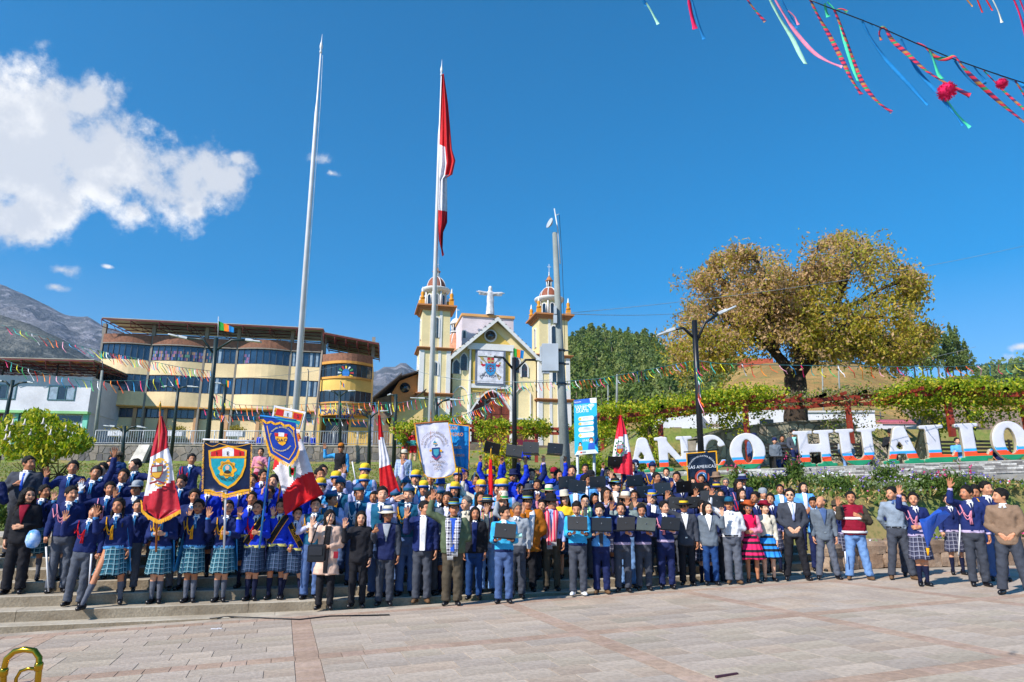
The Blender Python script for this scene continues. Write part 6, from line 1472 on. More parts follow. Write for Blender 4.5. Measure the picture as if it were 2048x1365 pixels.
LB=[([(1588,765,0),(1572,730,0),(1545,700,.3),(1525,675,.5),(1505,660,.8),(1470,640,1),(1430,620,1)],.30),([(1590,760,0),(1598,720,-.4),(1600,690,-.8),(1610,655,-1),(1605,610,-1.2),(1600,560,-1)],.30),([(1590,760,0),(1615,725,.3),(1635,702,.6),(1680,700,1),(1730,702,1.2),(1780,700,1),(1815,715,1)],.26),
 ([(1598,710,0),(1630,670,1.2),(1668,620,1.5),(1690,560,1.6),(1700,510,1.4)],.22),([(1545,700,.3),(1530,650,-1),(1522,600,-1.5),(1520,550,-1.5),(1510,505,-1)],.2),([(1668,620,1.5),(1720,600,1),(1770,570,.5),(1810,560,0)],.15),([(1505,660,.8),(1450,670,0),(1400,675,-.5),(1350,690,-1)],.14),
 ([(1560,715,0),(1548,690,2),(1560,640,3),(1580,580,3.2)],.18),([(1635,702,.6),(1660,670,-1.5),(1700,640,-2.5),(1750,625,-2)],.16),([(1780,700,1),(1830,665,.5),(1850,640,.5)],.10),([(1525,675,.5),(1480,600,1.5),(1440,560,1.5),(1410,560,1)],.15)]
for L_,r in LB:
 pts=[P_(*q)for q in L_];tk.tube(pts,[r*(1-.72*i/(len(pts)-1))for i in range(len(pts))],8)
 for i in range(2,len(pts)):
  for _ in range(4):
   d=(pts[i]-pts[i-1]).normalized();nd=(d*.5+Vector(rg.normal(size=3))*.7+Vector((0,0,.15))).normalized();limb(tk,pts[i-1].lerp(pts[i],rg.rand()),nd,rg.uniform(1.1,1.9),r*.32,2,rg,tips,.5,(1,3),.05)
tk.build('trunk',BARK,tree);OUTL_.clear()
ok=[t for t in tips if inpoly(*seen(t+tb),outl)and rg.rand()<.62]
extra=[]
while len(extra)<560:
 px,py=rg.uniform(1318,1862),rg.uniform(455,745)
 if not inpoly(px+rg.normal()*14,py+rg.normal()*14,outl):continue
 if 1560<px<1680 and 640<py<760 and rg.rand()<.92:continue
 if MN.noise(Vector((px*.018,py*.02,4)))+.5*MN.noise(Vector((px*.05,py*.06,9)))<.06:continue
 extra.append(at(px,py,TY+rg.uniform(-3.6,3.6))-tb)
ok=ok+extra;C=[];mi=[]
for t in ok:
 k=rg.randint(9,20);sx,sy=seen(t+tb);lush=(1600<sx<1830 and 560<sy<700)or(sx<1520 and sy>640 and rg.rand()<.6)or(sx>1680 and rg.rand()<.5)
 c=np.array(t)+rg.normal(size=(k,3))*np.array((.24,.24,.20));c[:,2]-=np.abs(rg.normal(size=k))*.18*(2 if lush else .6);C.append(c);mi.append(np.where(rg.rand(k)<(.85 if lush else .28),rg.randint(0,2,k),2+rg.randint(0,2,k)))
leaves(np.concatenate(C),.085,rg,'crown',[leafmat('leaf_molle','8e9230','b4ac40',.5),leafmat('leaf_molle_yellow','a89a38','ccb04c',.5),leafmat('leaf_molle_brown','ac8c62','cca880',.4),leafmat('leaf_molle_drybrown','967a5c','b8966e',.35)],tree,elong=2.2,droop=.4,mi=np.concatenate(mi))
# ---- eucalyptus wood on the hill: one mass
LE=[leafmat('euca_1','5a6e34','7a8c48',.35),leafmat('euca_2','4e6238','6c7e48',.35),leafmat('euca_3','6c7a42','8c9656',.35)]
rg=np.random.RandomState(11);C=[];mi=[];tr=MB();px_,V_,k_,ny_=fsheet
V_=np.array(V_).reshape(len(px_),k_,3);cnt=0
for _ in range(950):
 i=rg.uniform(5,len(px_)*.62);j=rg.rand()**.8*(ny_-1);p=V_[int(i),int(j)]+(rg.rand(3)-.5)*np.array((4,4,0));H=rg.uniform(4.6,8.2)*(1.1 if j>ny_-3 else 1);cr=H*.17
 n=150 if j<ny_*.85 else 210;t=rg.rand(n)**.8;ang=rg.rand(n)*6.283;rr=cr*np.sqrt(rg.rand(n))*np.sin(np.pi*(.10+.84*t))*1.15;lump=1+.35*np.sin(t*17+i*3)
 C.append(np.stack([p[0]+rr*np.cos(ang)*lump,p[1]+rr*np.sin(ang)*lump,p[2]+H*(.16+.84*t)],1));mi.append(np.full(n,rg.randint(3)))
 tr.tube([(p[0],p[1],p[2]-1),(p[0],p[1],p[2]+H*.75)],[.14,.06],4)
leaves(np.concatenate(C),.50,rg,'eucalyptus_wood',LE,None,elong=1.5,droop=.5,mi=np.concatenate(mi),kind='stuff');tr.build('wood_trunks',mat('bark_pale',K('8a7a68'),rough=.9),kind='stuff')
# ---- row of tall trees on the right hill, each its own
rg=np.random.RandomState(21)
def pine(H,seed):
 r=np.random.RandomState(seed);n=1500;t=r.rand(n);ang=r.rand(n)*6.283;cl=r.randint(0,14,n);off=np.random.RandomState(seed+5).normal(size=(14,3))*np.array((.9,.9,.0));tt=(cl+.5)/14*.72+.30
 c=np.stack([off[cl,0]*.8+r.normal(size=n)*.55*(1.25-tt),off[cl,1]*.8+r.normal(size=n)*.55*(1.25-tt),tt*H+r.normal(size=n)*.45],1);return c
protos=[]
for q in range(4):
 H=10;C=pine(H,50+q);root_leaf=leaves(C,.30,rg,'crown',[LE[q%3],LE[(q+1)%3]],None,elong=1.8,droop=.5);me=root_leaf.data;COL.objects.unlink(root_leaf);bpy.data.objects.remove(root_leaf);t=MB();t.tube([(0,0,-1),(.1,0,H*.5),(-.05,0,H*.95)],[.16,.12,.03],6);tm_=t.mesh('trunk');tm_.materials.append(MATS['bark_pale']);protos.append((me,tm_))
spots=[(1700,738,668),(1722,736,660),(1742,738,650),(1762,742,655),(1780,744,660),(1797,747,664),(1812,750,656),(1830,753,650),(1846,755,645),(1862,757,660),(1878,760,655),(1893,758,660),(1908,760,668),(1922,757,654),(1934,757,682),(1944,756,700),(1770,740,690),(1855,752,690),(1900,756,700)]
hd=['first','second','third','fourth','fifth','sixth','seventh','eighth','ninth','tenth','eleventh','twelfth','thirteenth','fourteenth','fifteenth','sixteenth']
for i,(px,yb,yt)in enumerate(spots):
 p=at(px,yb,104+(i%5)*1.2-1);H=at(px,yt,p.y).z-p.z;me,tm_=protos[i%4]
 r_=empty('tall_tree',p,('slim dark tree, %s from the left in the row on the dry hill'%hd[i])if i<16 else 'shorter tree in the row on the dry hill, %s'%['near its left end','in its middle','near its right end'][i-16],'tree','row of tall trees on the dry hill',rz=i*1.3);r_.scale=(H/10*.95,)*2+(H/10,)
 objm('crown',me,r_);objm('trunk',tm_,r_)
C=[];
for i in range(70):p=at(rg.uniform(1935,2200),0,1);q=at(rg.uniform(1960,2250),rg.uniform(728,752),rg.uniform(300,400));C.append(np.array(q)+rg.normal(size=(90,3))*np.array((3,3,2.2)))
leaves(np.concatenate(C),1.5,rg,'far_trees',LE,None,kind='stuff')
C=[]
for i in range(90):q=at(rg.uniform(1340,1960),0,1);px=rg.uniform(1340,1960);pp=at(px,float(np.interp(px,[1340,1450,1600,1740,1960],[770,745,735,742,775]))+rg.uniform(0,30),98);C.append(np.array(pp)+rg.normal(size=(40,3))*np.array((.45,.4,.3)))
leaves(np.concatenate(C),.28,rg,'hill_scrub',[LE[2],leafmat('scrub_olive','6a6c3c','8a824c',.2)],None,kind='stuff')
# ---- pergolas with vines
RW=mat('pergola_red',K('8a3020'),rough=.6,var=.15,scale=4);VN=[leafmat('vine_lime','6d8a16','a4b422',.4),leafmat('vine_green','4a6e14','7a9420',.4),leafmat('vine_yellow','a8a828','ccc040',.4)];VD=[leafmat('vine_dry','6f6a50','8c8468',.2),leafmat('vine_dry2','5c6038','7c7a4c',.2)]
VS=mat('vine_stem',K('5a4a34'),rough=.95,bump=.5)
def pergola(name,posts,beams,Y,slats,label,foot=940):
 c=at(posts[0][0],foot,Y);root=empty(name,c,label,'pergola')
 for px,yt,yb in posts:a,b=at(px,yt,Y)-c,at(px,yb,Y)-c;mb=MB();mb.box(a.x-.09,a.x+.09,-.09,.09,b.z,a.z);mb.build('post',RW,root)
 for(x0,y0),(x1,y1)in zip(beams,beams[1:]):
  a,b=at(x0,y0,Y)-c,at(x1,y1,Y)-c
  for dy in(0,2.19):mb=MB();mb.raw([(a.x,dy-.05,a.z-.09),(b.x,dy-.05,b.z-.09),(b.x,dy+.05,b.z-.09),(a.x,dy+.05,a.z-.09),(a.x,dy-.05,a.z+.07),(b.x,dy-.05,b.z+.07),(b.x,dy+.05,b.z+.07),(a.x,dy+.05,a.z+.07)],[(0,1,5,4),(1,2,6,5),(2,3,7,6),(3,0,4,7),(4,5,6,7),(3,2,1,0)]);mb.build('beam',RW,root)
  n=max(2,int((b-a).length/slats))
  for i in range(n+1):p=a.lerp(b,i/n);mb=MB();mb.box(p.x-.035,p.x+.035,-.5,2.7,p.z+.072,p.z+.20);mb.build('slat',RW,root)
 return root,c
def vine(root,c,runs,Y,mats,size=.085,dens=1.,dy=(-.6,2.8)):
 C=[]
 for pts,hh,n in runs:
  for _ in range(int(n*dens)):
   k=rg.randint(len(pts)-1);t=rg.rand();px=pts[k][0]+(pts[k+1][0]-pts[k][0])*t;py=pts[k][1]+(pts[k+1][1]-pts[k][1])*t;y=Y+rg.uniform(*dy);p=np.array(at(px,py,Y)-c);p[1]=y-Y;p[2]+=rg.normal()*hh*.4;
   if rg.rand()<.25:p[2]-=abs(rg.normal())*hh*.9
   C.append(p+rg.normal(size=(11,3))*np.array((.14,.14,.11)))
 return leaves(np.concatenate(C),size,rg,'vine',mats,root,elong=1.3)
pA,cA=pergola('pergola',[(1320,848,960),(1488,800,940)],[(1195,838),(1320,822),(1440,805),(1560,800)],27,.9,'dark red wooden pergola loaded with yellow green vine behind the letters A, N and C')
vine(pA,cA,[([(1195,822),(1250,818),(1320,808),(1400,795)],.30,620),([(1400,795),(1470,783),(1560,785)],.38,560),([(1300,830),(1310,870),(1305,940)],.25,150),([(1470,800),(1482,850)],.3,60),([(1195,850),(1230,858)],.3,60)],27,VN)
mb=MB();mb.tube([at(1300,945,27.2)-cA,at(1303,900,27.2)-cA,at(1298,860,27.1)-cA,at(1310,820,27)-cA],.09,6);mb.build('vine_stem',VS,pA)
pB,cB=pergola('pergola',[(1693,800,885)],[(1545,800),(1640,797),(1720,790),(1850,788)],28,.8,'red pergola carrying a half dry grey vine below the old tree')
vine(pB,cB,[([(1550,790),(1620,785),(1680,783)],.14,130),([(1680,780),(1740,778),(1830,782)],.12,110),([(1690,800),(1700,840)],.2,30),([(1733,800),(1735,850),(1740,905)],.14,90)],28,VD+[VN[1]],.07)
pC,cC=pergola('pergola',[(1893,795,870),(2042,790,860)],[(1830,785),(1900,782),(2000,785),(2120,785)],25,.8,'dark red pergola with bright green vine at the right edge')
vine(pC,cC,[([(1822,770),(1870,770),(1930,772),(2000,770),(2100,765)],.32,900),([(1860,790),(1890,810)],.3,60),([(1935,800),(1945,850)],.15,60),([(2025,800),(2040,820)],.3,60)],25,VN)
mb=MB();mb.tube([at(1950,880,25.3)-cC,at(1935,840,25.3)-cC,at(1928,790,25.2)-cC],.05,6);mb.build('vine_stem',VS,pC)
pD,cD=pergola('pergola',[(812,868,925),(1072,868,925),(1203,850,945)],[(790,866),(905,850),(1000,855),(1120,858),(1240,852)],36,1.1,'low reddish pergola with clumps of vine in front of the church')
vine(pD,cD,[([(785,858),(850,852)],.32,220),([(870,842),(925,846)],.30,200),([(950,848),(1018,850)],.28,230),([(1040,850),(1098,853)],.28,210),([(1135,860),(1160,862)],.25,60),([(802,870),(812,890)],.35,80),([(1200,850),(1240,850)],.3,80)],36,VN,.10)
# ---- datura tree at the left
ty=18.5;t0=at(92,955,ty);dt=empty('angel_trumpet_tree',(t0.x,t0.y,gz(t0.x,t0.y)),'round bright yellow green shrub tree with pale hanging blossoms left of the students','tree');rg=np.random.RandomState(8);c0=Vector(dt.location)
mb=MB();mb.tube([(0,0,-.1),(.02,0,.5),(-.02,0,.9)],[.07,.06,.05],7);tips=[]
for i in range(7):a=i*.9;limb(mb,Vector((0,0,.7)),Vector((math.cos(a)*.8,math.sin(a)*.6,.75)).normalized(),.8,.035,2,rg,tips,.4,(1,3),.15)
mb.build('trunk',VS,dt);C=[]
lo=[(0,900),(-8,870),(10,845),(20,838),(40,850),(55,828),(75,822),(100,838),(118,852),(140,850),(165,868),(185,890),(170,905),(120,915),(85,935),(50,915),(20,925)]
while len(C)<520:
 px,py=rg.uniform(-8,190),rg.uniform(820,938)
 if inpoly(px,py,lo)and MN.noise(Vector((px*.06,py*.06,1)))>-.28:C.append(np.array(at(px,py,ty+rg.uniform(-.9,.9))-c0)+rg.normal(size=(9,3))*.055)
leaves(np.concatenate(C),.062,rg,'crown',[VN[0],VN[1],VN[2]],dt,elong=2.4,droop=.7)
BLO=mat('blossom_pale',K('e4d8d0'),rough=.6)
for(px,py)in((12,862),(18,875),(10,880),(48,850),(85,848),(130,862),(24,850),(100,870),(60,870)):
 p=at(px,py,ty-.9)-c0;mb=MB();mb.lathe([(.012,.10),(.018,.0),(.05,-.06),(.046,-.062),(.01,.0)],8);o=mb.build('blossom',BLO,dt);o.location=p
# ---- planting of the beds
FLC=[mat('petal_'+n_,K(h),rough=.6)for n_,h in(('pink','d0407c'),('magenta','b4205c'),('violet','6a5ac0'),('white','dcdce4'),('lilac','a890c8'),('yellow','ecc020'),('orange','d8701c'))]
GS=[leafmat('bed_green','4e6628','6f8438',.3),leafmat('bed_grey','6c7c58','8c9874',.3),leafmat('bed_dark','34501c','50682c',.3)]
def plant(px,py,Y,h,w_,kind,label,fl=None,cat='plant',grp='flowering plants in the bed'):
 p=at(px,py,Y);p.z=gz(p.x,p.y);r_=empty('flower_plant' if fl is not None else 'leafy_plant',p,label,cat,grp);k=int(260*w_*h/.16);k=max(120,min(k,700))
 C=rg.normal(size=(k,3))*np.array((w_*.28,w_*.25,h*.22))+np.array((0,0,h*.45));C[:,2]=np.abs(C[:,2]);leaves(C,.045,rg,'foliage',GS[:2]if kind=='grey' else[GS[0],GS[2]],r_,elong=3,droop=-.5)
 if fl is not None:
  S=MB();B=[]
  for i in range(kind=='spike' and 9 or 14):
   x,y=rg.normal()*w_*.3,rg.normal()*w_*.25;hh=h*rg.uniform(.8,1.25);S.tube([(x*.6,y*.6,.05),(x,y,hh)],.006,3)
   for _ in range(9 if kind=='spike' else 4):B.append((x+rg.normal()*.018,y+rg.normal()*.018,hh-(rg.rand()*.22 if kind=='spike' else rg.rand()*.03)))
  S.build('stems',GS[0],r_);leaves(np.array(B),.045,rg,'blossoms',[FLC[f]for f in fl],r_,elong=1.1)
def blades(px,py,Y,n,L_,w_,mats,label,name='strap_leaf_plant',cat='plant'):
 p=at(px,py,Y);p.z=gz(p.x,p.y);r_=empty(name,p,label,cat)
 for i in range(n):
  a=rg.rand()*6.283;tl=rg.uniform(.25,.95);l=L_*rg.uniform(.7,1.1);pts=[];
  for k in range(6):t=k/5;pts.append(Vector((math.cos(a)*l*tl*t,math.sin(a)*l*tl*t,l*(t-.75*tl*t*t))))
  mb=MB();sd=Vector((-math.sin(a),math.cos(a),0));V=[]
  for k,q in enumerate(pts):ww=w_*(1-(k/5)**2)*.5+.001;V+=[q+sd*ww,q-Vector((0,0,.006)),q-sd*ww]
  mb.raw(V,[f for k in range(5)for f in((k*3,k*3+1,k*3+4,k*3+3),(k*3+1,k*3+2,k*3+5,k*3+4))],0,True);mb.build('leaf',random.choice(mats),r_)
rg=np.random.RandomState(3)
for a in[(1505,985,20.5,.42,.8,'bush','low lilac and white flowers below the letter O plinth',(4,3)),(1560,975,20.8,.40,.8,'bush','pale violet flower cushion behind the braided girl in light blue',(4,2)),(1590,950,21,.85,.5,'spike','tall pink snapdragons under the seated man',(0,1)),(1480,955,21,.55,.5,'spike','pink snapdragons behind the student in the wide navy hat',(0,1)),
  (1640,985,20.5,.5,.9,'grey','grey leaved bush with violet flowers behind the bald man',(2,4)),(1680,1000,19.8,.5,.8,'bush','bush of small white daisies left of the red vest',(3,)),(1750,1040,17.6,.5,.9,'grey','grey green bush with a few white flowers above the lower rocks',(3,)),(1770,955,20.6,.75,.7,'spike','wiry plant with blue violet flowers under the letter U',(2,)),
  (1800,1000,19.3,.45,.8,'grey','silvery cushion of white flowers behind the man in the grey shirt',(3,4)),(1850,965,19.8,.6,.8,'spike','violet and red flowers behind the waving girl',(1,2)),(1862,1010,18.3,.55,.6,'bush','blue flowers right of the waving girl',(2,)),(1905,975,19.5,.7,.8,'spike','row of red and pink snapdragons below the first letter L',(0,1)),
  (1990,955,19.5,.95,.8,'spike','tall magenta snapdragons at the right edge above the brown blazer',(1,0)),(2035,980,18.8,.7,.8,'spike','pink and purple flowers at the far right edge',(0,2)),(1905,1080,17.0,.6,1.0,'grey','grey bush with pale pink flowers beside the blue bouquet',(4,3)),(1955,1060,17.2,.5,.8,'bush','green bush behind the schoolboy in navy',(3,)),
  (1945,935,20.6,.4,.7,'bush','small bush of violet dots under the second letter L',(2,)),(2045,1040,17.6,.6,.9,'bush','leafy bush at the right edge behind the brown blazer',(0,)),(1730,975,20,.35,.6,'grey','grey herb cushion above the upper rocks',(4,)),
  (700,945,22,.35,.9,'bush','orange flowers on the lawn left of the man in the dark vest',(6,5)),(745,942,22.5,.4,1.0,'bush','orange and red flowers behind the yellow hats',(6,1)),(835,935,22,.7,.8,'grey','tall grey green flowers behind the man in the white cap',(1,6)),(10,960,16.5,.8,.6,'spike','yellow orange flowers at the left edge behind the man in the suit',(5,6)),(105,965,17.6,.55,.9,'bush','green bush with pink flowers behind the students at the left',(0,)),(142,950,18,.5,.8,'grey','grey green bush right of the shrub tree',(0,))]:
 plant(*a)
blades(1765,1060,16.9,34,.85,.06,[leafmat('agapanthus','5c7c16','93a828',.35),leafmat('agapanthus_yellow','8e9a20','c0b838',.35)],'big clump of yellow green strap leaves right of the red vest')
blades(1885,1040,17.9,22,.8,.07,[MATS['agapanthus'],MATS['vine_green']],'upright green leaves with a yellow blossom right of the waving girl')
blades(645,925,22,16,1.0,.05,[MATS['agapanthus'],MATS['agapanthus_yellow']],'small palm like plant left of the man in the dark vest','palm_plant');blades(780,930,22.5,18,1.0,.06,[MATS['agapanthus_yellow'],leafmat('palm_yellow','b09a20','d8b030',.35)],'yellow palm like plant right of the hanging red and white flag','palm_plant')
for px,py,Y,w_,h,lab in((1000,905,30,1.5,1.9,'tall yellow flowering bush behind the raised laptops'),(1180,915,31,1.6,.9,'low green bush below the wifi sign')):
 p=at(px,py,Y);p.z=gz(p.x,p.y);r_=empty('flowering_bush',p,lab,'bush');C=rg.normal(size=(1500,3))*np.array((w_*.27,w_*.25,h*.24))+np.array((0,0,h*.5));leaves(C,.085,rg,'foliage',[VN[2],VN[0],leafmat('bush_gold','c8a018','e0c030',.35)]if h>1 else[VN[0],VN[1]],r_)
# flower heads scattered over the beds and a thin cover of grass
N=9000;X=rg.uniform(7.2,17,N);Y=rg.uniform(16.5,22.3,N);C=np.array([(x,y,gz(x,y)+.04+abs(rg.normal())*.07)for x,y in zip(X,Y)if not(18.3<y<19 and 0)]);leaves(C,.075,rg,'bed_cover',[GS[0],leafmat('dry_straw','8c7c4c','a8945c',.2),GS[2],leafmat('dry_straw2','9a8454','b09a64',.2)],None,elong=2.6,droop=-.6,kind='stuff')
C2_=C[rg.choice(len(C),700)]+np.array((0,0,.10));leaves(C2_,.05,rg,'bed_blossoms',[FLC[i]for i in(0,2,3,4,3,2)],None,elong=1.1,kind='stuff')
N=30000;X=rg.uniform(-14,4,N);Y=17.2+rg.rand(N)**1.3*27;C=np.array([(x*y/17,y,gz(x*y/17,y)+.03)for x,y in zip(X,Y)]);leaves(C,.055,rg,'lawn_grass',[leafmat('lawn_1','667830','84903c',.3),leafmat('lawn_2','7a8038','a09a54',.3)],None,elong=1.8,droop=-1,kind='stuff')
# ================================================================== THE CROWD
def P(hx,hy,out,label,**k):return person(hx,hy,out,label=label,**k)
LAPD=mat('laptop_dark',K('1d2a36'),rough=.35,spec=.6,var=.04);LAPG=mat('laptop_grey',K('3c3e42'),rough=.4,spec=.6,var=.04);LAPB=mat('laptop_black',K('0e0f12'),rough=.3,spec=.6,var=.04);BEZ=mat('laptop_bezel',K('15161a'),rough=.4)
def laptop(c,label,rz=0.,tilt=0.,m=LAPD,lean=12):
 """open laptop: keyboard base flat, lid up"""
 r=empty('laptop',c+Vector((0,0,random.uniform(-.03,.03))),label,'laptop','laptops held up by the students',rot=(R(random.uniform(-6,6)),R(tilt+random.uniform(-5,5)),rz+random.uniform(-.28,.28)))
 b=MB();b.box(-.17,.17,-.115,.115,-.010,.010,bev=.004);b.build('keyboard_base',BEZ,r)
 l=MB();l.box(-.17,.17,-.006,.006,0,.225,bev=.003);o=l.build('screen_lid',m,r);o.location=(0,-.118,.012);o.rotation_euler=(R(lean),0,0)
 e=MB();e.lathe([(.014,0),(.014,.001)],12,M=Matrix.Translation((0,-.0075,.12))@Matrix.Rotation(R(90),4,'X'));e.build('round_badge',mat('badge_steel',K('5a6068'),rough=.3,metal=.6),o)
 return r
def mid(M,J,sides=(-1,1),up=.03,fwd=.10):
 q=Vector((0,0,0));k=len(sides)
 for s in sides:q+=Vector(J[s][2]+J[s][3]*fwd)/k
 return M@(q+Vector((0,-.02,up)))
GRP2='people behind the crowd'
# ---- left block, navy and light blue school
S={}
P(-16,935,outfit('jacket','dnavy',front='white',bc='char',collar='white'),'person in a dark jacket cut off by the left edge',aL='down',aR='chest')
P(58,917,outfit('jacket','char',front='white',bc='char',collar='white',tie=('blue',0)),'man in a dark suit and blue tie at the far left, hands together',aL='chest',aR='belly',hy_=48,sex='x',H=1.68,skin=1)
P(50,980,outfit('jacket','black',front='maroon',bk='wide',bc='black'),'woman with long curly hair and sunglasses in a black trouser suit at the left end',hair='curly',x=('shades',),aL='down',aR='belly',hy_=35,feet=(24,1188),sex='f',skin=2)
P(90,974,'nf','schoolgirl in navy with a braid, just right of the woman in black',hair='braid',hy_=45)
S['st1']=P(122,977,'nm','schoolboy in navy with a pink cord holding a white stick at the far left',aL='stick',feet=(112,1188),x=('cordp',),hy_=25,yaw=12)
P(147,926,outfit('jumper','navy',bc='grey',collar='white',tie=('tieb',1),front='white'),'young man in a navy sweater waving beside the shrub tree',aL='wave',aR='down',hy_=10,H=1.66)
P(160,971,'nf','schoolgirl in navy with a red hair ribbon raising her hand behind the leaning boy',hair='bun',aL='wave',hy_=25)
P(191,936,'nm','schoolboy in navy stretching one arm straight up, hand to his cheek',aL='mouth',aR='up',hy_=15,tilt=8)
S['lean']=P(148,1012,'nm','schoolboy in grey trousers leaning sideways with his arm over a friend',aL='wave',aR='stick',feet=(146,1208),x=('cordr',),lean=4,tilt=16)
P(221,968,'nf','schoolgirl in navy with white gloves raised, holding a white stick',aL='wave2',aR='stick',x=('glove','cordp'),H=1.5)
P(206,930,'nm','schoolboy in navy partly hidden behind the waving boys at the left')
P(225,914,'nm','tall dark haired schoolboy seen only by the top of his head at the left',H=1.68)
P(222,923,'nm','schoolboy in navy with red cords looking at the camera, left of the flag',x=('cordr',),aR='chest')
P(247,942,'nf','schoolgirl in navy with a blue bow tie between two boys left of the big flag',hair='pony',tilt=5)
P(272,922,'nm','schoolboy in navy in profile raising a fist beside the golden fringed flag',aR='wave2',hy_=-50)
P(275,968,outfit('jumper','navy',bc='grey',collar='white',front='white'),'student with a white peaked cap holding up open fingers',hat='cap',hatc=('lgrey','white','lgrey'),aL='wave3')
P(277,1003,'nm','schoolboy half hidden behind the laughing girl',H=1.45)
S['laugh']=P(256,1000,'nf','laughing schoolgirl with a yellow cord and light blue cape stepping down off the stairs',hair='braid2',aL='wave3',x=('cordy','cape+'),leg='lunge',feet=(222,1215),lean=-3,skin=1)
S['flag1']=P(316,1005,'nf','schoolgirl in teal plaid half hidden by the gold fringed flag she carries',aL='pole',aR='pole',x=('cordy','cape+'),feet=(309,1209),leg='close')
P(384,911,'nm','tall schoolboy in navy with thick black hair standing above the others right of the flag',aR='wave',x=('cordr',),H=1.7)
P(366,953,'nf','schoolgirl in navy looking down right of the gold fringed flag',hair='bun',nod=14,x=('cordp',))
P(390,981,'nf','schoolgirl with a light blue cape just behind the girl with the yellow cord',hair='bun',x=('cape+',),nod=6)
P(346,1006,'nm','schoolboy showing only a raised hand right of the flag fringe',aR='wave',H=1.4)
P(384,1002,'nf','schoolgirl with a yellow cord and white collar standing straight left of the cog wheel banner',hair='bun',x=('cordy','cape'),feet=(377,1207),leg='close',aL='back',aR='back')
S['ban1']=P(440,1004,'nf','schoolgirl in a shiny light blue cape holding the white pole of the cog wheel banner',hair='pony',aL='wave3',aR='pole',x=('cordy','cape+'),feet=(438,1207),leg='close')
P(420,962,'rf','schoolgirl in royal blue hidden behind the left half of the cog wheel banner',hair='pony')
P(452,955,'rf','schoolgirl in royal blue hidden behind the middle of the cog wheel banner',aL='chest')
P(484,960,'rm','student in royal blue hidden behind the right edge of the cog wheel banner',aR='wave2')
# ---- royal blue block
P(505,951,'rm','schoolboy in royal blue peering out right of the cog wheel banner',H=1.6)
P(526,942,'rf','schoolgirl with a white headband waving beside the blue pole',hair='bun',aR='wave3',hy_=35)
P(549,952,'rm','schoolboy in royal blue with his open hand before his face',aL='mouth',aR='wave')
P(504,986,'rf','schoolgirl in royal blue with the sun on half her face, second row',hair='pony',aL='wave2')
S['ban2']=P(507,1004,'rf','schoolgirl with a red cord holding the blue pole of the shield shaped pennant',hair='pony',aL='wave3',aR='pole',x=('cordr','sash+'),feet=(500,1204),leg='close')
S['ban3']=P(556,1001,'rf','schoolgirl in royal blue waving high under the red and white flag',hair='bun',aL='wave2',aR='stick',x=('sash+',),feet=(548,1200))
S['alc']=P(600,1017,'rf','smiling schoolgirl with a black sash lettered in gold, waving',hair='pony',aL='wave2',x=('sash',),feet=(582,1200),leg='apart',hy_=20)
P(540,975,'rm','schoolboy in royal blue between the blue pole and the flag',H=1.5)
# ---- white shirts, teal vests, yellow hats
P(646,932,'wf','fair faced student in a white shirt right of the red and white flag',hair='bun',hy_=25,aR='wave2')
P(639,938,'wf','student with a dark fringe in a white shirt behind the flag edge',hair='short',hy_=30)
P(684,936,'wf','schoolgirl in white with a long black braid below the man in the vest',hair='braid',hy_=-30)
YH=dict(hat='round',hatc=('yellow','lgrey','hatb'));GC=dict(hat='garrison',hatc=('slate','teal','slate'))
tvw=OUT['tv'];sk1=outfit('vest','sky','lav','sky','white','suit','slate',collar='white')
P(672,950,sk1,'student in a yellow hat with blue brim left of the smiling cadet',**YH)
P(730,934,sk1,'student in a yellow hat highest of the hats left of the hanging flag',x=('cape+',),**YH)
P(728,956,sk1,'student in a yellow hat with yellow kerchief in the middle of the cadets',x=('kerchief','cape'),**YH)
P(642,964,sk1,'student in a yellow hat half hidden by the corner of the red and white flag',aR='chest',**YH)
P(681,960,'tv','smiling cadet in a blue garrison cap with yellow cords',x=('cordy',),**GC)
P(663,988,'tv','cadet in a blue garrison cap turning his head away to the right',hy_=60,aR='chest',x=('cordy',),**GC)
P(718,975,'tv','tall cadet with white cord rings on his shoulder and one hand up',aR='wave2',x=('cordw',),hy_=20,hi=True,H=1.7,**GC)
P(632,998,'tv','cadet with yellow cords hidden by the lower corner of the flag',x=('cordy','glove'),aL='chest',aR='chest',H=1.6)
P(748,985,sk1,'student hidden behind the man in the pale sun hat',H=1.5,aR='wave')
P(780,960,sk1,'student in a blue cape behind the hanging red and white flag',x=('cape+',),**YH)
P(790,985,'tv','cadet just left of the saluting cadet',**GC)
P(818,975,'tv','cadet in a pale blue cap saluting with his hand at his brow',aL='salute',aR='down',x=('cordy',),hi=True,H=1.7,hy_=-5,**GC)
P(812,960,'tv','cadet in a blue cap partly hidden behind the saluting cadet',**GC)
P(832,947,sk1,'student in a yellow hat and lime kerchief, arm straight up beside the white banner',aL='up',x=('kerchief',),**YH)
P(847,968,sk1,'student in a yellow hat at the wooden banner pole',**YH)
S['ban4']=P(881,960,outfit('track','sky',bc='slate',collar='white'),'student with a dark blue hat below the white banner',aL='pole',aR='pole',x=('cape+',),hat='bucket',hatc=('hatb','hatb','hatb'),hy_=15)
P(881,980,'tv','cadet in a blue garrison cap right of the man with grey tinged hair',aR='chest',**GC)
P(915,943,sk1,'student in a yellow hat right of the white banner',x=('kerchief',),**YH)
P(910,970,outfit('track','sky',bc='slate'),'schoolgirl in a yellow hat with her hand raised above the green jacket',hair='long',aR='wave2',**YH)
P(930,941,'ry','student in a royal blue and white tracksuit below the light blue banner',H=1.55)
P(950,950,'ry','student in royal blue lifting an open laptop beside the light blue banner',aL='over',aR='over',H=1.5)
P(979,945,sk1,'student in a yellow hat behind the red spear head',hy_=10,**YH)
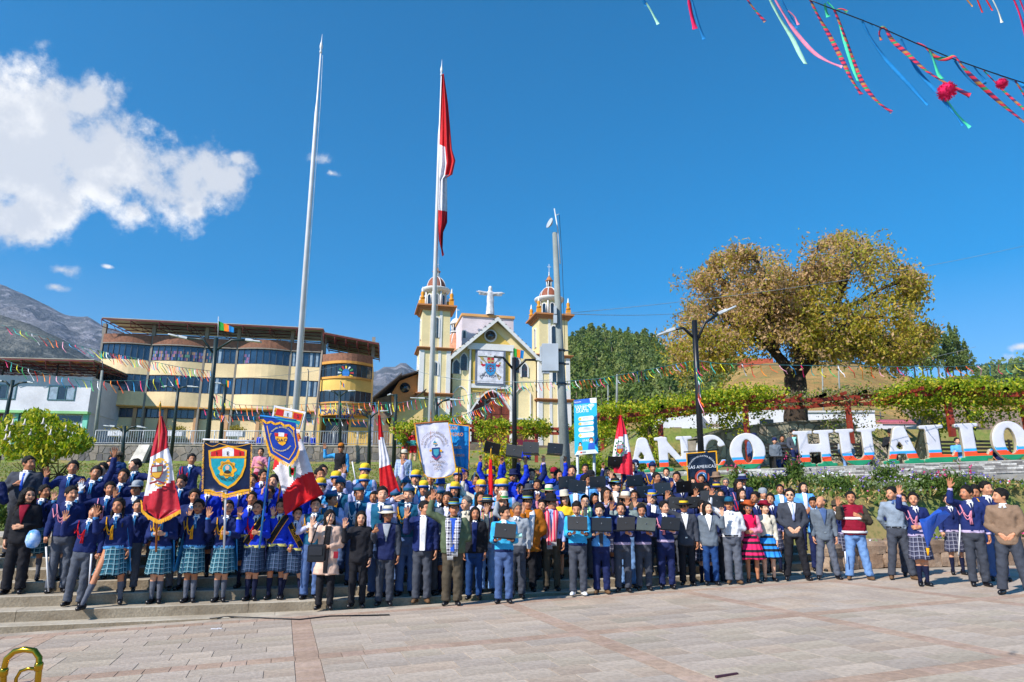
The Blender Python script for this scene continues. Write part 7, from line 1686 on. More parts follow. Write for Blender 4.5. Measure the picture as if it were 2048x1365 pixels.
P(962,966,outfit('jacket','cream',front='white',bc='char',collar='white'),'grey haired man in a yellow hat squinting left of the red spear',x=('grey',),aL='up2',**YH)
P(994,965,sk1,'student in a yellow hat just right of the red spear',**YH)
P(1006,964,sk1,'student in a small yellow cap beside the blue bucket hat',**YH)
# ---- back row with laptops overhead
def LT(who,label,m=LAPD,up=.06,**k):b,M,J=who;laptop(mid(M,J,up=up),label,rz=b.rotation_euler.z if 0 else 0,m=m,**k)
w_=P(983,936,'ry','student in royal blue holding the black laptop behind the spear head',aL='over',aR='over',hat='bucket',hatc=('dnavy','dnavy','dnavy'));LT(w_,'black laptop tilted behind the golden spear head',LAPB,tilt=8)
b,M,J=PEOPLE[-1][0],None,None
w_=P(1027,942,'ry','student in a dark bucket hat and royal blue jacket lifting a laptop',aL='over',aR='over',hat='bucket',hatc=('dnavy','dnavy','dnavy'));LT(w_,'dark grey laptop above the student in the bucket hat',LAPG,tilt=5)
w_=P(1062,938,'n2','smiling schoolboy in a navy sweater holding a laptop over his head',aL='over',aR='over');LT(w_,'grey laptop over the smiling boy left of the concrete pole',LAPG,tilt=2)
w_=P(1108,937,'ry','student in a maroon cap lifting a teal laptop beside the concrete pole',aL='over',aR='over',hat='cap',hatc=('maroon','maroon','maroon'));LT(w_,'teal blue laptop touching the concrete pole',LAPD)
# ---- hats and scarves, front middle
P(668,1022,outfit('coat','beige',front='black',bk='slim',bc='black'),'woman in a long beige coat waving, red phone in her hand',hair='long',aL='wave3',aR='belly',feet=(648,1221),sex='f',hy_=18,skin=4)
P(716,1025,outfit('jacket','black',front='black',bk='slim',bc='black'),'laughing young woman in a black suit waving',hair='long',aL='wave3',aR='down',feet=(713,1217),sex='f',hy_=8,skin=2)
P(768,1018,outfit('jacket','dnavy','char',front='lgrey',bc='char'),'man in a pale sun hat and dark blazer giving a thumbs up',hat='wide',hatc=('cream','slate','cream'),aL='thumb',aR='down',feet=(768,1211),hy_=10,skin=3)
P(861,983,outfit('jacket','steel',front='white',bc='char',collar='white',tie=('dnavy',0)),'man in a grey suit and tie looking down behind the padded vest',hy_=20,nod=8,hi=True,H=1.7,skin=3)
P(844,1003,outfit('puffer','navy','dnavy',front='white',bc='char',collar='white'),'man in a quilted navy jacket and white shirt waving, looking right',hat=None,aL='wave3',aR='down',feet=(843,1204),hy_=42,x=('belt','bshoe'),skin=0)
FH=dict(hat='felt',hatc=('black','hatband','black'))
P(909,1004,outfit('track','olive',front='blue',bk='wide',bc='khaki'),'stout man in an olive jacket and checked scarf raising his arm, blue banded hat',aL='up2',aR='belly',x=('scarfbw',),feet=(904,1212),sex='x',hy_=8,skin=1,**FH)
P(934,994,outfit('shirt','cream',bc='char',collar='cream'),'grey haired man bending between the olive jacket and the striped scarf',x=('grey',),hy_=-40,aR='wave')
P(944,1015,outfit('track','black',front='navy',bk='slim',bc='djean',collar='white'),'laughing person in a black jacket and blue jeans beside the olive jacket',hair='long',feet=(948,1196),hy_=10,sex='f',skin=1)
P(975,995,outfit('shirt','dnavy',bc='jean',collar='dnavy'),'man in dark blue with a striped woven scarf giving a thumbs up',aL='thumb',aR='down',x=('scarfscst','belt'),hi=True,H=1.68,hat='wide',hatc=('black','hatband','black'),skin=1)
P(1003,975,outfit('poncho','ochre',bc='black'),'person in a black hat and yellow poncho behind the striped scarf',hat='tall',hatc=('black','black','black'))
P(1006,992,outfit('poncho','ochre',bc='black'),'person in a cream hat with a green band behind the boy with the folder',hat='tall',hatc=('cream','green','cream'),hair='long',aR='wave')
P(1033,1006,outfit('shirt','lgrey',bc='char',collar='white'),'man in a pale grey sweater behind the boy with the folder',aR='down',aL='up2',feet=(1034,1197),x=('grey',))
w_=P(1020,1013,('jumper','cyan','cyan','dnavy','white','suit','slate',None,'white',('dnavy',0)),'schoolboy in a two tone blue sweater with a grey laptop and rolled paper',aL='hold',aR='hold',feet=(1008,1207),hy_=50,skin=0);S['roll']=w_;LT(w_,'grey laptop of the boy with the rolled paper',LAPG,up=.05)
P(1055,992,outfit('poncho','ochre','ochre',bc='black',front='white'),'man in an orange brown poncho and banded hat waving',aL='wave',aR='belly',x=('scarfwhite',),hi=True,H=1.68,sex='x',hat='tall',hatc=('black','hatband','black'),skin=1)
P(1058,972,outfit('jumper','navy',bc='char',collar='white'),'woman in a grey felt hat behind the orange brown poncho',hair='long',hat='wide',hatc=('char','char','char'))
P(1098,976,outfit('shirt','pink',bk='skirt',bc='plaidd'),'person in a straw hat with a green band behind the pink scarf',hat='straw',hatc=('cream','green','beige'),aL='wave3')
P(1102,992,outfit('shirt','lilac',bk='slim',bc='khaki',collar='lilac'),'man in a black hat, lilac shirt and pink woven scarf smiling to the right',aL='down',aR='down',x=('scarfscpk',),hi=True,H=1.68,hy_=38,hat='wide',hatc=('black','black','black'),skin=0)
P(1116,940,outfit('shirt','djean',bc='char',collar='navy'),'man in a dark blue polo shirt raising his hand in the back rows',aL='wave2',hy_=30,H=1.68)
P(1131,986,outfit('tee','yellow',bk='skirt',bc='plaidd'),'laughing woman in a white straw hat with a mustard shawl',hair='long',hat='straw',hatc=('cream','cream','cream'),tilt=-8,aR='wave')
# ---- laptops in front
w_=P(1146,1002,'cy','schoolboy in a light blue sweater looking down over a black laptop',aL='hold',aR='hold',nod=20,feet=(1158,1191),x=('wshoe',),skin=0);LT(w_,'dark laptop of the boy in the light blue sweater',LAPG,up=.05)
P(1170,990,outfit('jacket','navy',front='char',bc='char'),'man with glasses and a blue green woven scarf behind the tracksuit boy',x=('glasses','scarfscgr'),skin=4)
P(1189,986,outfit('shirt','dnavy',bc='char'),'woman with loose black hair and open mouth beside the man with glasses',hair='long')
w_=P(1204,1006,'ts','boy in a light blue and navy tracksuit looking down over his laptop',aL='hold',aR='hold',nod=16,feet=(1205,1187),x=('bshoe',),skin=4);LT(w_,'teal laptop of the boy in the tracksuit',LAPD,up=.05)
P(1251,990,outfit('shirt','ggrey',bc='jean',collar='lgrey'),'man in a straw hat and sunglasses waving behind the boys with laptops',hat='straw',hatc=('cream','tan','tan'),aL='wave3',x=('shades',),hi=True,H=1.68)
w_=P(1244,1005,'n2','smiling schoolboy in navy waving, first after the tracksuit boy',aL='up3',aR='hold',feet=(1248,1183));laptop(mid(w_[1],w_[2],(1,),.05,.06)-Vector((.1,0,0)),'grey laptop of the waving boy beside the tracksuit',m=LAPG)
w_=P(1283,1007,'n2','serious schoolboy in navy looking down with a light laptop',aL='up3',aR='hold',feet=(1290,1179),nod=12);laptop(mid(w_[1],w_[2],(1,),.05,.06)-Vector((.1,0,0)),'pale grey laptop of the serious boy looking down',m=mat('laptop_pale',K('66706c'),rough=.4))
w_=P(1327,1001,('jumper','navy','navy','trimp','white','suit','dnavy',None,'white',('dnavy',0)),'schoolboy with a pink cord smiling sideways over his laptop',aL='up3',aR='hold',feet=(1336,1176),hy_=28,x=('cordp',));laptop(mid(w_[1],w_[2],(1,),.05,.06)-Vector((.08,0,0)),'teal laptop of the boy with the pink cord',m=LAPD)
P(1377,1000,outfit('jacket','char','char',front='white',bc='black',collar='white'),'man in a black and blue jacket, sunglasses and yellow banded hat, one arm up',aL='up2',aR='down',x=('shades','belt'),feet=(1377,1168),hat='wide',hatc=('black','yellow','black'),skin=1)
P(1419,1003,outfit('jacket','steel',front='white',bk='slim',bc='djean',collar='white'),'smiling young woman with long hair in a grey jacket and blue jeans',hair='long',aR='wave3',aL='down',feet=(1425,1168),sex='f',hy_=18,skin=4)
P(1464,995,outfit('shirt','white',bk='wide',bc='grey',collar='white'),'stout man in a white shirt and dark cap raising his arm',aL='up2',aR='belly',hat='cap',hatc=('teal','teal','black'),feet=(1470,1166),sex='x',x=('belt','bshoe'),skin=1)
P(1500,1003,outfit('shirt','hot','pink',bk='folk',bc='folkp',front='pink'),'woman in a pink cardigan, black and pink embroidered skirt and orange hat',hair='braid',hat='folk',hatc=('orange','orange','orange'),x=('glasses',),feet=(1508,1163),aL='down',aR='belly',skin=1)
P(1539,1003,outfit('shirt','cream','cream',bk='folk',bc='folkb',front='steel'),'woman in a cream blouse, blue embroidered skirt and maroon hat',hair='braid',hat='folk',hatc=('maroon','maroon','maroon'),feet=(1541,1160),aL='down',aR='down',skin=4)
P(1584,975,outfit('jacket','char',front='white',bc='black',collar='white',tie=('lilac',0)),'man in a charcoal suit and sunglasses with clasped hands',aL='clasp',aR='clasp',x=('shades',),feet=(1596,1158),leg='apart',skin=4)
P(1654,990,outfit('jacket','steel',front='slate',bc='grey',collar='slate'),'bald man in a grey blue suit looking left',hair='bald',aL='down',aR='down',hy_=-48,feet=(1658,1156),leg='apart',x=('belt','grey'),skin=0)
P(1706,980,outfit('puffer','maroon','khaki',front='maroon',bk='wide',bc='jean'),'man in a dark red reflective vest and pale jeans raising his hand',aL='wave3',aR='chest',x=('hiviz','bshoe'),feet=(1720,1157),leg='apart',sex='x',skin=1)
P(1791,971,outfit('shirt','shirtg',bc='char',collar='slate'),'man in a grey shirt and belt looking left with his hands behind him',aL='back',aR='back',hy_=-45,feet=(1806,1156),leg='apart',x=('belt','bshoe'),skin=0)
P(1812,984,'n2','schoolboy in navy hidden behind the waving girl',aL='wave',pos=None,feet=(1822,1150),H=1.5)
S['bouq']=P(1843,982,'n2f','schoolgirl in a plaid skirt with a red cord, waving and holding a blue bouquet',hair='bun',aL='up3',aR='belly',x=('cordp',),feet=(1850,1169),leg='close',skin=0)
P(1944,968,'n2','tall schoolboy in navy with a red and white cord looking left, one hand raised',aL='up3',aR='down',x=('cordp',),feet=(1962,1169),hy_=-55,skin=1)
P(1963,966,'n2','schoolboy in navy looking down between two others at the right',hy_=-25,nod=14,feet=(1978,1150))
P(1984,959,('jumper','navy','navy','trimy','white','suit','slate',None,'white',('dnavy',0)),'schoolboy with a yellow cord behind the brown blazer',x=('cordy',),hy_=25,feet=(2000,1158))
P(2008,973,outfit('jacket','tan',front='tan',bk='wide',bc='char',collar='white'),'thin man in a brown blazer with clasped hands at the right edge, looking left',aL='clasp',aR='clasp',hy_=-60,feet=(2034,1186),leg='apart',skin=0,yaw=-20)
P(1925,985,'n2f','schoolgirl in a plaid skirt with a white stick behind the tall schoolboy',hair='pony',aL='stick',feet=(1918,1146))
# ---- right hand rows
P(1143,939,'ry','student in blue with short hair right of the concrete pole',H=1.55)
P(1144,931,'ry','student at the back, face half hidden right of the concrete pole',H=1.7)
P(1170,928,'ry','student below the wifi sign covering his mouth',aR='mouth')
P(1181,943,outfit('shirt','lav',bc='char'),'person in a black cap shading his eyes below the wifi sign',hat='cap',hatc=('black','black','black'),aR='wave2')
w_=P(1170,949,'lb','boy in a light blue jacket in profile holding a laptop on his palm',hy_=55,aR='hold',aL='down');laptop(mid(w_[1],w_[2],(1,),.12,.1)+Vector((.10,-.1,.18)),'teal laptop held flat by the boy in the light blue jacket',m=LAPD)
P(1213,935,'n2','boy with a dark fringe and white collar left of the peruvian flag',H=1.62,x=('cordy',))
w_=P(1226,947,'n2','student hidden under a raised black laptop left of the flag',aL='over',aR='over',H=1.45);LT(w_,'black laptop standing up beside the peruvian flag',LAPB,up=-.10)
P(1230,961,outfit('jacket','tan',front='white',bc='char',collar='white'),'man in a brown jacket with a blue green banded hat looking right',hy_=45,**FH)
P(1263,924,'n2','boy with a white glove stretching his arm up before the flag',aL='up',x=('glove','cordy'),H=1.66)
P(1270,921,'n2','person in a navy cap behind the gloved boy',hat='cap',hatc=('dnavy','dnavy','dnavy'),H=1.72)
P(1304,926,'n2','boy in a navy cap with a raised white glove under the letter A',aL='wave2',x=('glove','cordy'),hat='garrison',hatc=('dnavy','dnavy','dnavy'),H=1.64)
P(1332,935,'n2f','schoolgirl with tied hair and pink cord under the letter N',hair='pony',x=('cordp',),H=1.56)
P(1312,944,'n2','grinning boy with short hair looking right under the letter A',hy_=30)
w_=P(1283,962,'n2','student behind a dark laptop under the gloved boy',aL='hold',aR='hold',H=1.5);laptop(mid(w_[1],w_[2],up=.25),'dark teal laptop below the gloved boy',m=LAPD)
P(1353,943,'n2','boy with his thumb up at his cheek left of the dark banner',aL='mouth')
P(1384,954,'n2f','smiling schoolgirl with a raised white glove below the dark banner',hair='pony',aL='wave2',x=('glove',))
P(1402,948,'n2','boy with his tongue out before the round badge of the dark banner')
P(1432,946,'n2','student in a beige hat right of the dark banner',hat='wide',hatc=('tan','tan','tan'))
P(1433,966,'n2','student in a wide navy hat with a yellow stripe',hat='wide',hatc=('dnavy','yellow','dnavy'))
P(1451,955,'n2','grey haired person with glasses and a raised white glove',x=('grey','glasses','glove'),aR='wave2',hair='short')
P(1484,950,'n2','student in a wide navy hat above the others at the right',hat='wide',hatc=('lgrey','dnavy','dnavy'),H=1.64)
P(1476,958,'n2f','schoolgirl with straight hair and a pink cord right of the dark banner',hair='long',x=('cordp',),hy_=20)
P(1412,966,'n2f','smiling schoolgirl with her hand raised under the round badge',hair='pony',aL='wave3')
w_=P(1482,976,'n2f','schoolgirl with a dark laptop behind the white shirted man',hair='long',aL='hold',aR='hold',x=('cordr',));LT(w_,'black laptop behind the man in the white shirt',LAPB)
P(1510,982,'n2','boy with thick black hair in profile behind the two folk dressed women',hy_=-40)
P(1525,976,'n2','boy in a grey woollen beanie at the right end of the steps',hat='beanie',hatc=('lgrey','lgrey','lgrey'))
P(1559,967,'lb','schoolgirl in light blue with a long braid left of the suited man',hair='braid')
P(1605,963,'lb','schoolgirl in light blue right of the suited man with sunglasses',hair='long',hy_=8)
P(1625,992,'lb','boy in light blue with his hand at his mouth left of the bald man',aL='mouth',nod=14,hy_=-15,H=1.5)
P(1670,1001,'n2f','person in a brown brimmed hat hidden behind the bald man',hat='bucket',hatc=('khaki','khaki','khaki'),aR='stick',H=1.45)
P(1336,977,'n2f','schoolgirl with parted hair looking right behind the laptops',hair='long',hy_=35)
P(1304,984,outfit('jacket','slate',front='white',bc='char',collar='white'),'man with a yellow banded hat smiling behind the serious boy',hat='felt',hatc=('hatb','yellow','hatb'),aL='wave',sex='x')
P(1268,980,outfit('jacket','khaki',front='khaki',bc='char'),'person in a dark jacket with both palms raised behind the boys with laptops',aL='wave',aR='wave2',H=1.5)
for(hx,hy0,lx,ly,lab,m,o)in[(1262,956,1268,957,'teal laptop in front of the boy with the raised glove',LAPD,'n2'),(1326,962,1326,975,'flat teal laptop left of the thumb up boy',LAPD,'n2'),(1362,958,1364,972,'black laptop tilted below the thumb up boy',LAPB,'n2f'),(1392,968,1391,979,'black laptop under the smiling gloved girl',LAPB,'n2'),(1416,980,1416,992,'grey laptop under the wide navy hat',LAPG,'n2'),(1384,985,1385,1004,'dark laptop behind the yellow banded hat',LAPG,'n2f'),(1427,985,1426,1002,'dark grey laptop behind the long haired young woman',LAPD,'n2'),(1345,990,1346,1004,'dark laptop behind the boy with the pink cord',LAPG,'n2'),(1132,956,1134,966,'teal laptop right of the dark blue polo shirt',LAPD,'ry'),(1150,960,1152,970,'second teal laptop right of the dark blue polo shirt',LAPD,'lb')]:
 w_=P(hx,hy0,o,'student behind the '+lab.replace('laptop','laptop,',1)if 0 else 'student hidden behind the '+lab,aL='hold',aR='hold',hair='pony' if o.endswith('f')else 'short',H=1.5)
 yy_=w_[0].matrix_basis.translation.y-.42;q=at(lx,ly,yy_);laptop(q-Vector((0,0,.12)),lab,m=m,tilt=random.uniform(-6,6))
P(1404,1000,'n2f','face peering out between two laptops left of the long haired young woman',hair='pony',H=1.42)
for hx,hy0,o,h_,lab in((1075,960,'n2','short','student hidden between the grey felt hat and the straw hat'),(1040,968,'ry','short','student in royal blue behind the grey felt hat'),(862,950,'tv','short','cadet hidden behind the white banner'),(1200,962,'lb','short','boy in light blue between the laptop and the brown jacket'),(1212,975,'n2f','long','schoolgirl behind the tracksuit boy'),(1540,985,'n2f','pony','schoolgirl behind the maroon hat'),(600,960,'rm','short','schoolboy hidden behind the red and white flag'),(575,958,'rm','short','schoolboy behind the white half of the flag'),
     (330,945,'nm','short','schoolboy hidden behind the gold fringed flag'),(305,960,'nf','pony','schoolgirl hidden behind the gold fringed flag'),(430,925,'nm','short','schoolboy hidden behind the cog wheel banner'),(765,975,'tv','short','cadet hidden under the hanging flag'),(895,985,'wf','long','student in white behind the olive jacket'),(1440,978,'n2f','pony','schoolgirl with a laptop behind the raised arm of the white shirted man'),(960,985,'wf','long','student in white behind the striped scarf'),(1085,1000,'n2','short','boy between the poncho and the pink scarf')):
 P(hx,hy0,o,lab,hair=h_,H=1.56)
# ---- people farther back
def Q(hx,hy,Y,H,out,label,**k):q=at(hx,hy,Y);return person(hx,hy,out,label=label,pos=(Vector((q.x,q.y,q.z-H)),H),group=GRP2,**k)
Q(682,890,20.5,1.70,outfit('vest','black','sky',front='black',bc='black'),'man in a black vest and cap waving on the lawn behind the cadets',aL='wave2',aR='down',hat='cap',hatc=('ochre','ochre','black'),feet=(1,1))
Q(522,899,21,1.58,outfit('tee','pink',bk='wide',bc='maroon',front='white'),'woman in pink with folded arms on the lawn behind the blue pole',hair='pony',aL='belly',aR='chest',sex='f',feet=(1,1))
Q(236,909,19.5,1.66,outfit('tee','djean',bc='char'),'old man in a beige cap and dark blue shirt at the back left',hat='cap',hatc=('tan','tan','tan'),hy_=-50)
Q(808,902,20.5,1.66,outfit('shirt','chk',bc='char',collar='slate'),'man in a checked shirt and white cap on the lawn right of the hanging flag',hat='cap',hatc=('cream','cream','cream'),feet=(1,1))
for hx,hy0,Y,H,o,lab in((505,878,50,1.5,'n2','distant child in blue at the railing behind the pennant'),(521,870,50,1.6,'rm','distant boy in blue standing at the railing'),(613,868,50,1.55,'n2','distant person in navy and white at the railing left of the school gate'),(626,871,50,1.5,'rm','second distant person in blue at the railing left of the school gate'),(495,881,50,1.3,'wf','distant child in white at the railing')):
 Q(hx,hy0,Y,H,o,lab)
Q(1506,866,24.6,1.66,outfit('jacket','slate',front='slate',bc='slate'),'man in a blue uniform seen through the hole of the first letter O',hat='cap',hatc=('dnavy','dnavy','dnavy'),hy_=60)
Q(1778,856,24.0,1.62,outfit('track','black',bc='black'),'man in black with a cap reading between the letters U and A',hat='cap',hatc=('black','black','black'),aL='chest',aR='chest',nod=15)
Q(1548,874,24.2,1.5,outfit('track','steel',bc='djean'),'woman in a beanie leaning beside the seated man on the bench',hat='beanie',hatc=('dnavy','dnavy','dnavy'),sex='f',aR='down')
Q(1563,869,24.9,1.6,outfit('track','char',bc='dnavy'),'person behind the bench raising a hand',aR='wave')
def seated(hx,hy,Y,out,label,**k):
 q=at(hx,hy,Y);return person(hx,hy,out,label=label,leg='sit',pos=(Vector((q.x,q.y,q.z-1.66)),1.66),group=GRP2,aL='knee',aR='knee',**k)
sb=seated(1585,857,24.0,outfit('jacket','char','char',front='mint',bk='slim',bc='dnavy'),'young man in a dark jacket seated on the bench between the letters O and H',feet=(1,1))
seated(1687,869,24.0,outfit('jumper','lgrey',bc='jean'),'boy in a grey sweater and cap seated between the letters H and U',hat='cap',hatc=('char','char','char'),feet=(1,1))
seated(1912,872,24.4,outfit('tee','lblue',bc='lgrey'),'person in light blue seated behind the first letter L')
seated(1990,878,24.8,outfit('tee','dnavy',bc='char'),'person in dark clothes seated behind the last letter L',hat='cap',hatc=('dnavy','dnavy','dnavy'))
for hx in(1043,1056):q=at(hx,896,50);person(hx,896,'ry',label='pupil in royal blue seated on the church steps, %s one'%('left' if hx<1050 else 'right'),leg='sit',pos=(Vector((q.x,q.y,q.z-1.5)),1.5),group=GRP2,aL='knee',aR='knee')
# ================================================================== POLES, SIGNS, BANNERS, BUNTING
WPT=mat('pole_white',K('d8d8dc'),rough=.35,var=.03);DGR=mat('lamp_green_black',K('1c2e2e'),rough=.4,var=.1);BLK=mat('lamp_black',K('16181c'),rough=.4);LED=mat('lamp_head',K('c8ccd0'),rough=.4);PCON=mat('pole_concrete',K('8e9490'),rough=.85,col2=K('7b817e'),scale=1.5,grain=.2,bump=.2)
def gpt(px,py,Y):p=at(px,py,Y);return p
def flagpole(b,t,Y,w0,label,knee):
 B,T=at(*b,Y),at(*t,Y);zg=gz(B.x,Y);r=empty('flagpole',(B.x,Y,zg),label,'flagpole','tall white flagpoles');d=(T-B)/(T.z-B.z);q=lambda z:Vector((d.x*(z-B.z),0,z-zg))
 k=at(*knee,Y).z;mb=MB();mb.tube([q(zg),q(k-.35),q(k+.15),q(T.z-.8)],[w0,w0*.62,w0*.36,w0*.26],14);mb.build('pole',WPT,r)
 mb=MB();mb.lathe([(w0*.3,0),(w0*.5,.08),(w0*.3,.18),(.05,.22),(.06,.3),(.02,.5),(.004,.8)],8);o=mb.build('finial',WPT,r);o.location=q(T.z-.8)
 mb=MB();mb.tube([q(zg+1.2)+Vector((w0+.02,-.05,0)),q(k)+Vector((w0*.8+.05,-.05,0)),q(T.z-.9)+Vector((.09,-.05,0))],.008,4);mb.build('halyard',LED,r);return r,q
flagpole((588,850),(640,70),21,.100,'taller empty white flagpole left of the church, in front of the school',(629,210));fpr,fq=flagpole((860,850),(880,120),25,.105,'white flagpole with a big limp red and white flag before the left church tower',(873,255))
# limp flag: red, white, red
def clothmesh(name,rows,Y,cols,mats,wave=.05,back=0,n=14,parent=None,sub=6,ph=0.):
 """rows: (left px, left py, right px, right py, band index) from top to bottom, folds running down"""
 V=[];m=[];R_=[]
 for(a,b)in zip(rows,rows[1:]):
  for s in range(sub):t=s/sub;R_.append(tuple(a[i]+(b[i]-a[i])*t for i in range(4))+(a[4],))
 R_.append(rows[-1]);k=n+1
 for j,r in enumerate(R_):
  for i in range(k):
   u=i/n;yy=Y+wave*math.sin(u*3.1*2+ph+j*.06)*(.5+.5*math.sin(j*.17+1))+wave*.5*math.sin(u*17+j*.12+ph);V.append(at(r[0]+(r[2]-r[0])*u,r[1]+(r[3]-r[1])*u,yy))
 F_=[];nr=len(R_);mm=[]
 for j in range(nr-1):
  for i in range(n):F_.append((j*k+i,(j+1)*k+i,(j+1)*k+i+1,j*k+i+1));c=R_[j][4];mm.append(c(i/n,j/(nr-1))if callable(c)else c)
 o=len(V);V2=[v+Vector((0,.006,0))for v in V];c0=V[0].copy()
 mb=MB();mb.raw([v-c0 for v in V]+[v-c0 for v in V2],F_+[tuple(o+q for q in f[::-1])for f in F_],0,True);mb.m=mm+mm
 return mb.build(name,mats,parent,loc=c0)
RED=cloth('flag_red',K('c4141c'),rough=.55);WHT=cloth('flag_white',K('d8d6de'),rough=.55);GLD_=cloth('fringe_gold',K('e0a018'),rough=.6);NAV=cloth('banner_navy',K('131c3e'),rough=.3,bump=.1);BLU=cloth('banner_blue',K('1a3a9c'),rough=.35,bump=.1);SKB=cloth('banner_sky',K('1f84c8'),rough=.3);TEA=cloth('banner_teal',K('1c98a8'),rough=.35)
fl=clothmesh('national_flag',[(880,150,884,148,0),(878,220,893,210,0),(876,290,901,300,lambda u,v:1 if u<.38 else 0),(876,330,908,322,lambda u,v:1 if u<.40 else 0),(875,352,902,350,lambda u,v:1 if u<.75 else 0),(875,362,891,356,1),(874,421,892,424,0),(874,450,892,446,0),(875,480,884,466,0),(880,500,883,498,0),(882,514,886,511,0)],24.8,1,[RED,WHT],.16,n=16);tag(fl,'large red and white flag hanging limp from the second flagpole','flag')
# concrete pole with dish and cabinet
Y=17.5;B,T=at(1131,945,Y),at(1107,466,Y);zg=gz(B.x,Y);cp=empty('utility_pole',(B.x,Y,zg),'grey concrete pole with a white cabinet and a small dish before the right church tower','utility pole');d=(T-B)/(T.z-B.z);q=lambda z,dx=0,dy=0:Vector((d.x*(z-B.z)+dx,dy,z-zg));zz=lambda py:zat(py,Y)
mb=MB();mb.tube([q(zg),q(T.z)],[.15,.065],14);mb.build('pole',PCON,cp)
CAB=mat('cabinet_grey',K('a8b0b8'),rough=.5,var=.04);mb=MB();c=at(1098,748,Y-.05)-Vector((B.x,Y,zg));mb.box(c.x-.21,c.x+.21,-.40,-.16,zz(748)-zg,zz(694)-zg,bev=.01);mb.build('cabinet',CAB,cp);mb=MB();mb.box(c.x-.26,c.x-.215,-.34,-.2,zz(728)-zg,zz(699)-zg);mb.build('side_unit',CAB,cp)
mb=MB();mb.box(c.x-.19,c.x-.02,-.36,-.2,zz(752)-zg,zz(748)-zg-.003);mb.build('cable_box',LED,cp)
for py in(703,730,770):z=zz(py);mb=MB();mb.lathe([(.125,0),(.135,.0),(.135,.05),(.125,.05)],12);mb.box(0,.22,-.02,.02,.01,.04);o=mb.build('clamp_band',MUL,cp);o.location=q(z)
for py,w_ in((632,.07),(650,.09)):mb=MB();mb.box(-.06-w_,-.06,-.2,-.06,0,.22);o=mb.build('junction_box',CAB,cp);o.location=q(zz(py))
mb=MB();mb.tube([q(T.z-.9,.11,-.02),q(T.z+.1,.09,-.02),q(zz(418),.02,-.02)],.018,6);mb.tube([q(zz(432),.03),q(zz(428),.15)],.012,5);mb.build('antenna_mast',LED,cp)
mb=MB();mb.lathe([(.001,0),(.06,.01),(.12,.04),(.155,.08),(.15,.085),(.0,.02)],18,M=Matrix.Translation(q(zz(450),-.07,-.05))@Matrix.Rotation(R(-70),4,'Y')@Matrix.Rotation(R(25),4,'X'));mb.build('dish',CAB,cp)
mb=MB();mb.tube([q(zz(430),.15),q(zz(520),.16,-.1),q(zz(620),.14,-.12),q(zz(700),.12,-.1)],.008,4);mb.build('cable_and_shadow',BLK,cp)
# street lamps
def lamp(px,pt,pb,Y,arms,label,m=DGR,r0=.06,flag=None,hl=.5):
 B,T=at(px[0],pb,Y),at(px[1],pt,Y);zg=min(gz(B.x,Y),B.z);L_=empty('street_lamp',(B.x,Y,zg),label,'street lamp','double armed street lamps');d=(T-B)/(T.z-B.z);f=lambda z:Vector((d.x*(z-B.z),0,z-zg))
 mb=MB();mb.tube([f(zg),f(B.z+(T.z-B.z)*.55),f(T.z)],[r0*1.25,r0,r0],10);mb.build('pole',m,L_)
 for pts in arms:
  P_=[at(x,y,Y)-Vector((B.x,Y,zg))for x,y in pts];a=MB();a.tube(P_[:-1],r0*.55,7);a=a.build('arm',m,L_);e,g=P_[-2],P_[-1];dd=(g-e);h=MB();n_=dd.normalized();Mx=Matrix.Translation(e)@n_.to_track_quat('X','Z').to_matrix().to_4x4()
  ln=dd.length;h.box(-.03,ln*.45,-.07,.07,-.035,.045,M=Mx,bev=.01);h.box(ln*.45,ln,-.10,.10,-.03,.015,M=Mx,bev=.008);h.build('lamp_head',LED,a)
 if flag:
  s_=MB();x,y0,y1=flag[0];s_.tube([at(x,y0,Y)-Vector((B.x,Y,zg)),at(x+1,y1,Y)-Vector((B.x,Y,zg))],.012,5);s_.build('flag_stick',LED,L_)
 return L_
GRN_,ORA,BL2=cloth('fl_green',K('2a9a3c')),cloth('fl_orange',K('f07818')),cloth('fl_blue',K('1f84cc'))
def tricol(x0,y0,x1,y1,x2,y2,h,Y,label):
 f=clothmesh('small_flag',[(x0,y0,x1,y1,0),(x0+2,y0+h,x2,y2,0)],Y,1,[GRN_,ORA,BL2],.04,n=12,sub=5);k=len(f.data.polygons);
 for i,p in enumerate(f.data.polygons):p.material_index=min(2,(i%12)//4)
 tag(f,label,'flag','green orange and blue flags on the lamps');return f
lamp((414,431),678,885,22,[[(424,708),(405,682),(372,680),(337,672)][0:],[(426,706),(462,683),(492,683),(520,686)]],'dark green street lamp left of the empty flagpole with a flag on top',r0=.068,flag=((434,680,636),));tricol(435,645,466,658,466,668,18,21.95,'green orange and blue flag above the street lamp before the school')
lamp((1404,1387),640,950,17.8,[[(1390,678),(1365,655),(1346,658),(1312,670)],[(1392,682),(1408,645),(1436,626),(1468,612)]],'black street lamp rising behind the Las Americas banner',BLK,.072)
lamp((1029,1027),716,935,25,[[(1026,740),(1005,716),(985,714),(955,712)],[(1029,742),(1050,720),(1072,720),(1092,722)]],'dark street lamp in front of the church door with a flag on top',BLK,.085,flag=((1024,716,692),));tricol(1025,697,1047,702,1045,718,16,24.95,'orange and blue flag on the lamp in front of the church')
lamp((345,356),773,880,42,[[(355,785),(362,778),(375,776),(396,777)],[(354,786),(345,778),(332,776),(322,777)]],'thin green street lamp in front of the school left bays',r0=.09,flag=((356,773,755),));tricol(348,766,357,757,359,772,8,41.9,'tiny flag on the lamp in front of the left bays of the school')
lamp((243,248),856,930,32,[[(247,870),(240,862),(228,857),(208,855)],[(249,868),(262,858),(275,857),(292,859)]],'low street lamp before the grey wall left of the gold fringed flag',r0=.08)
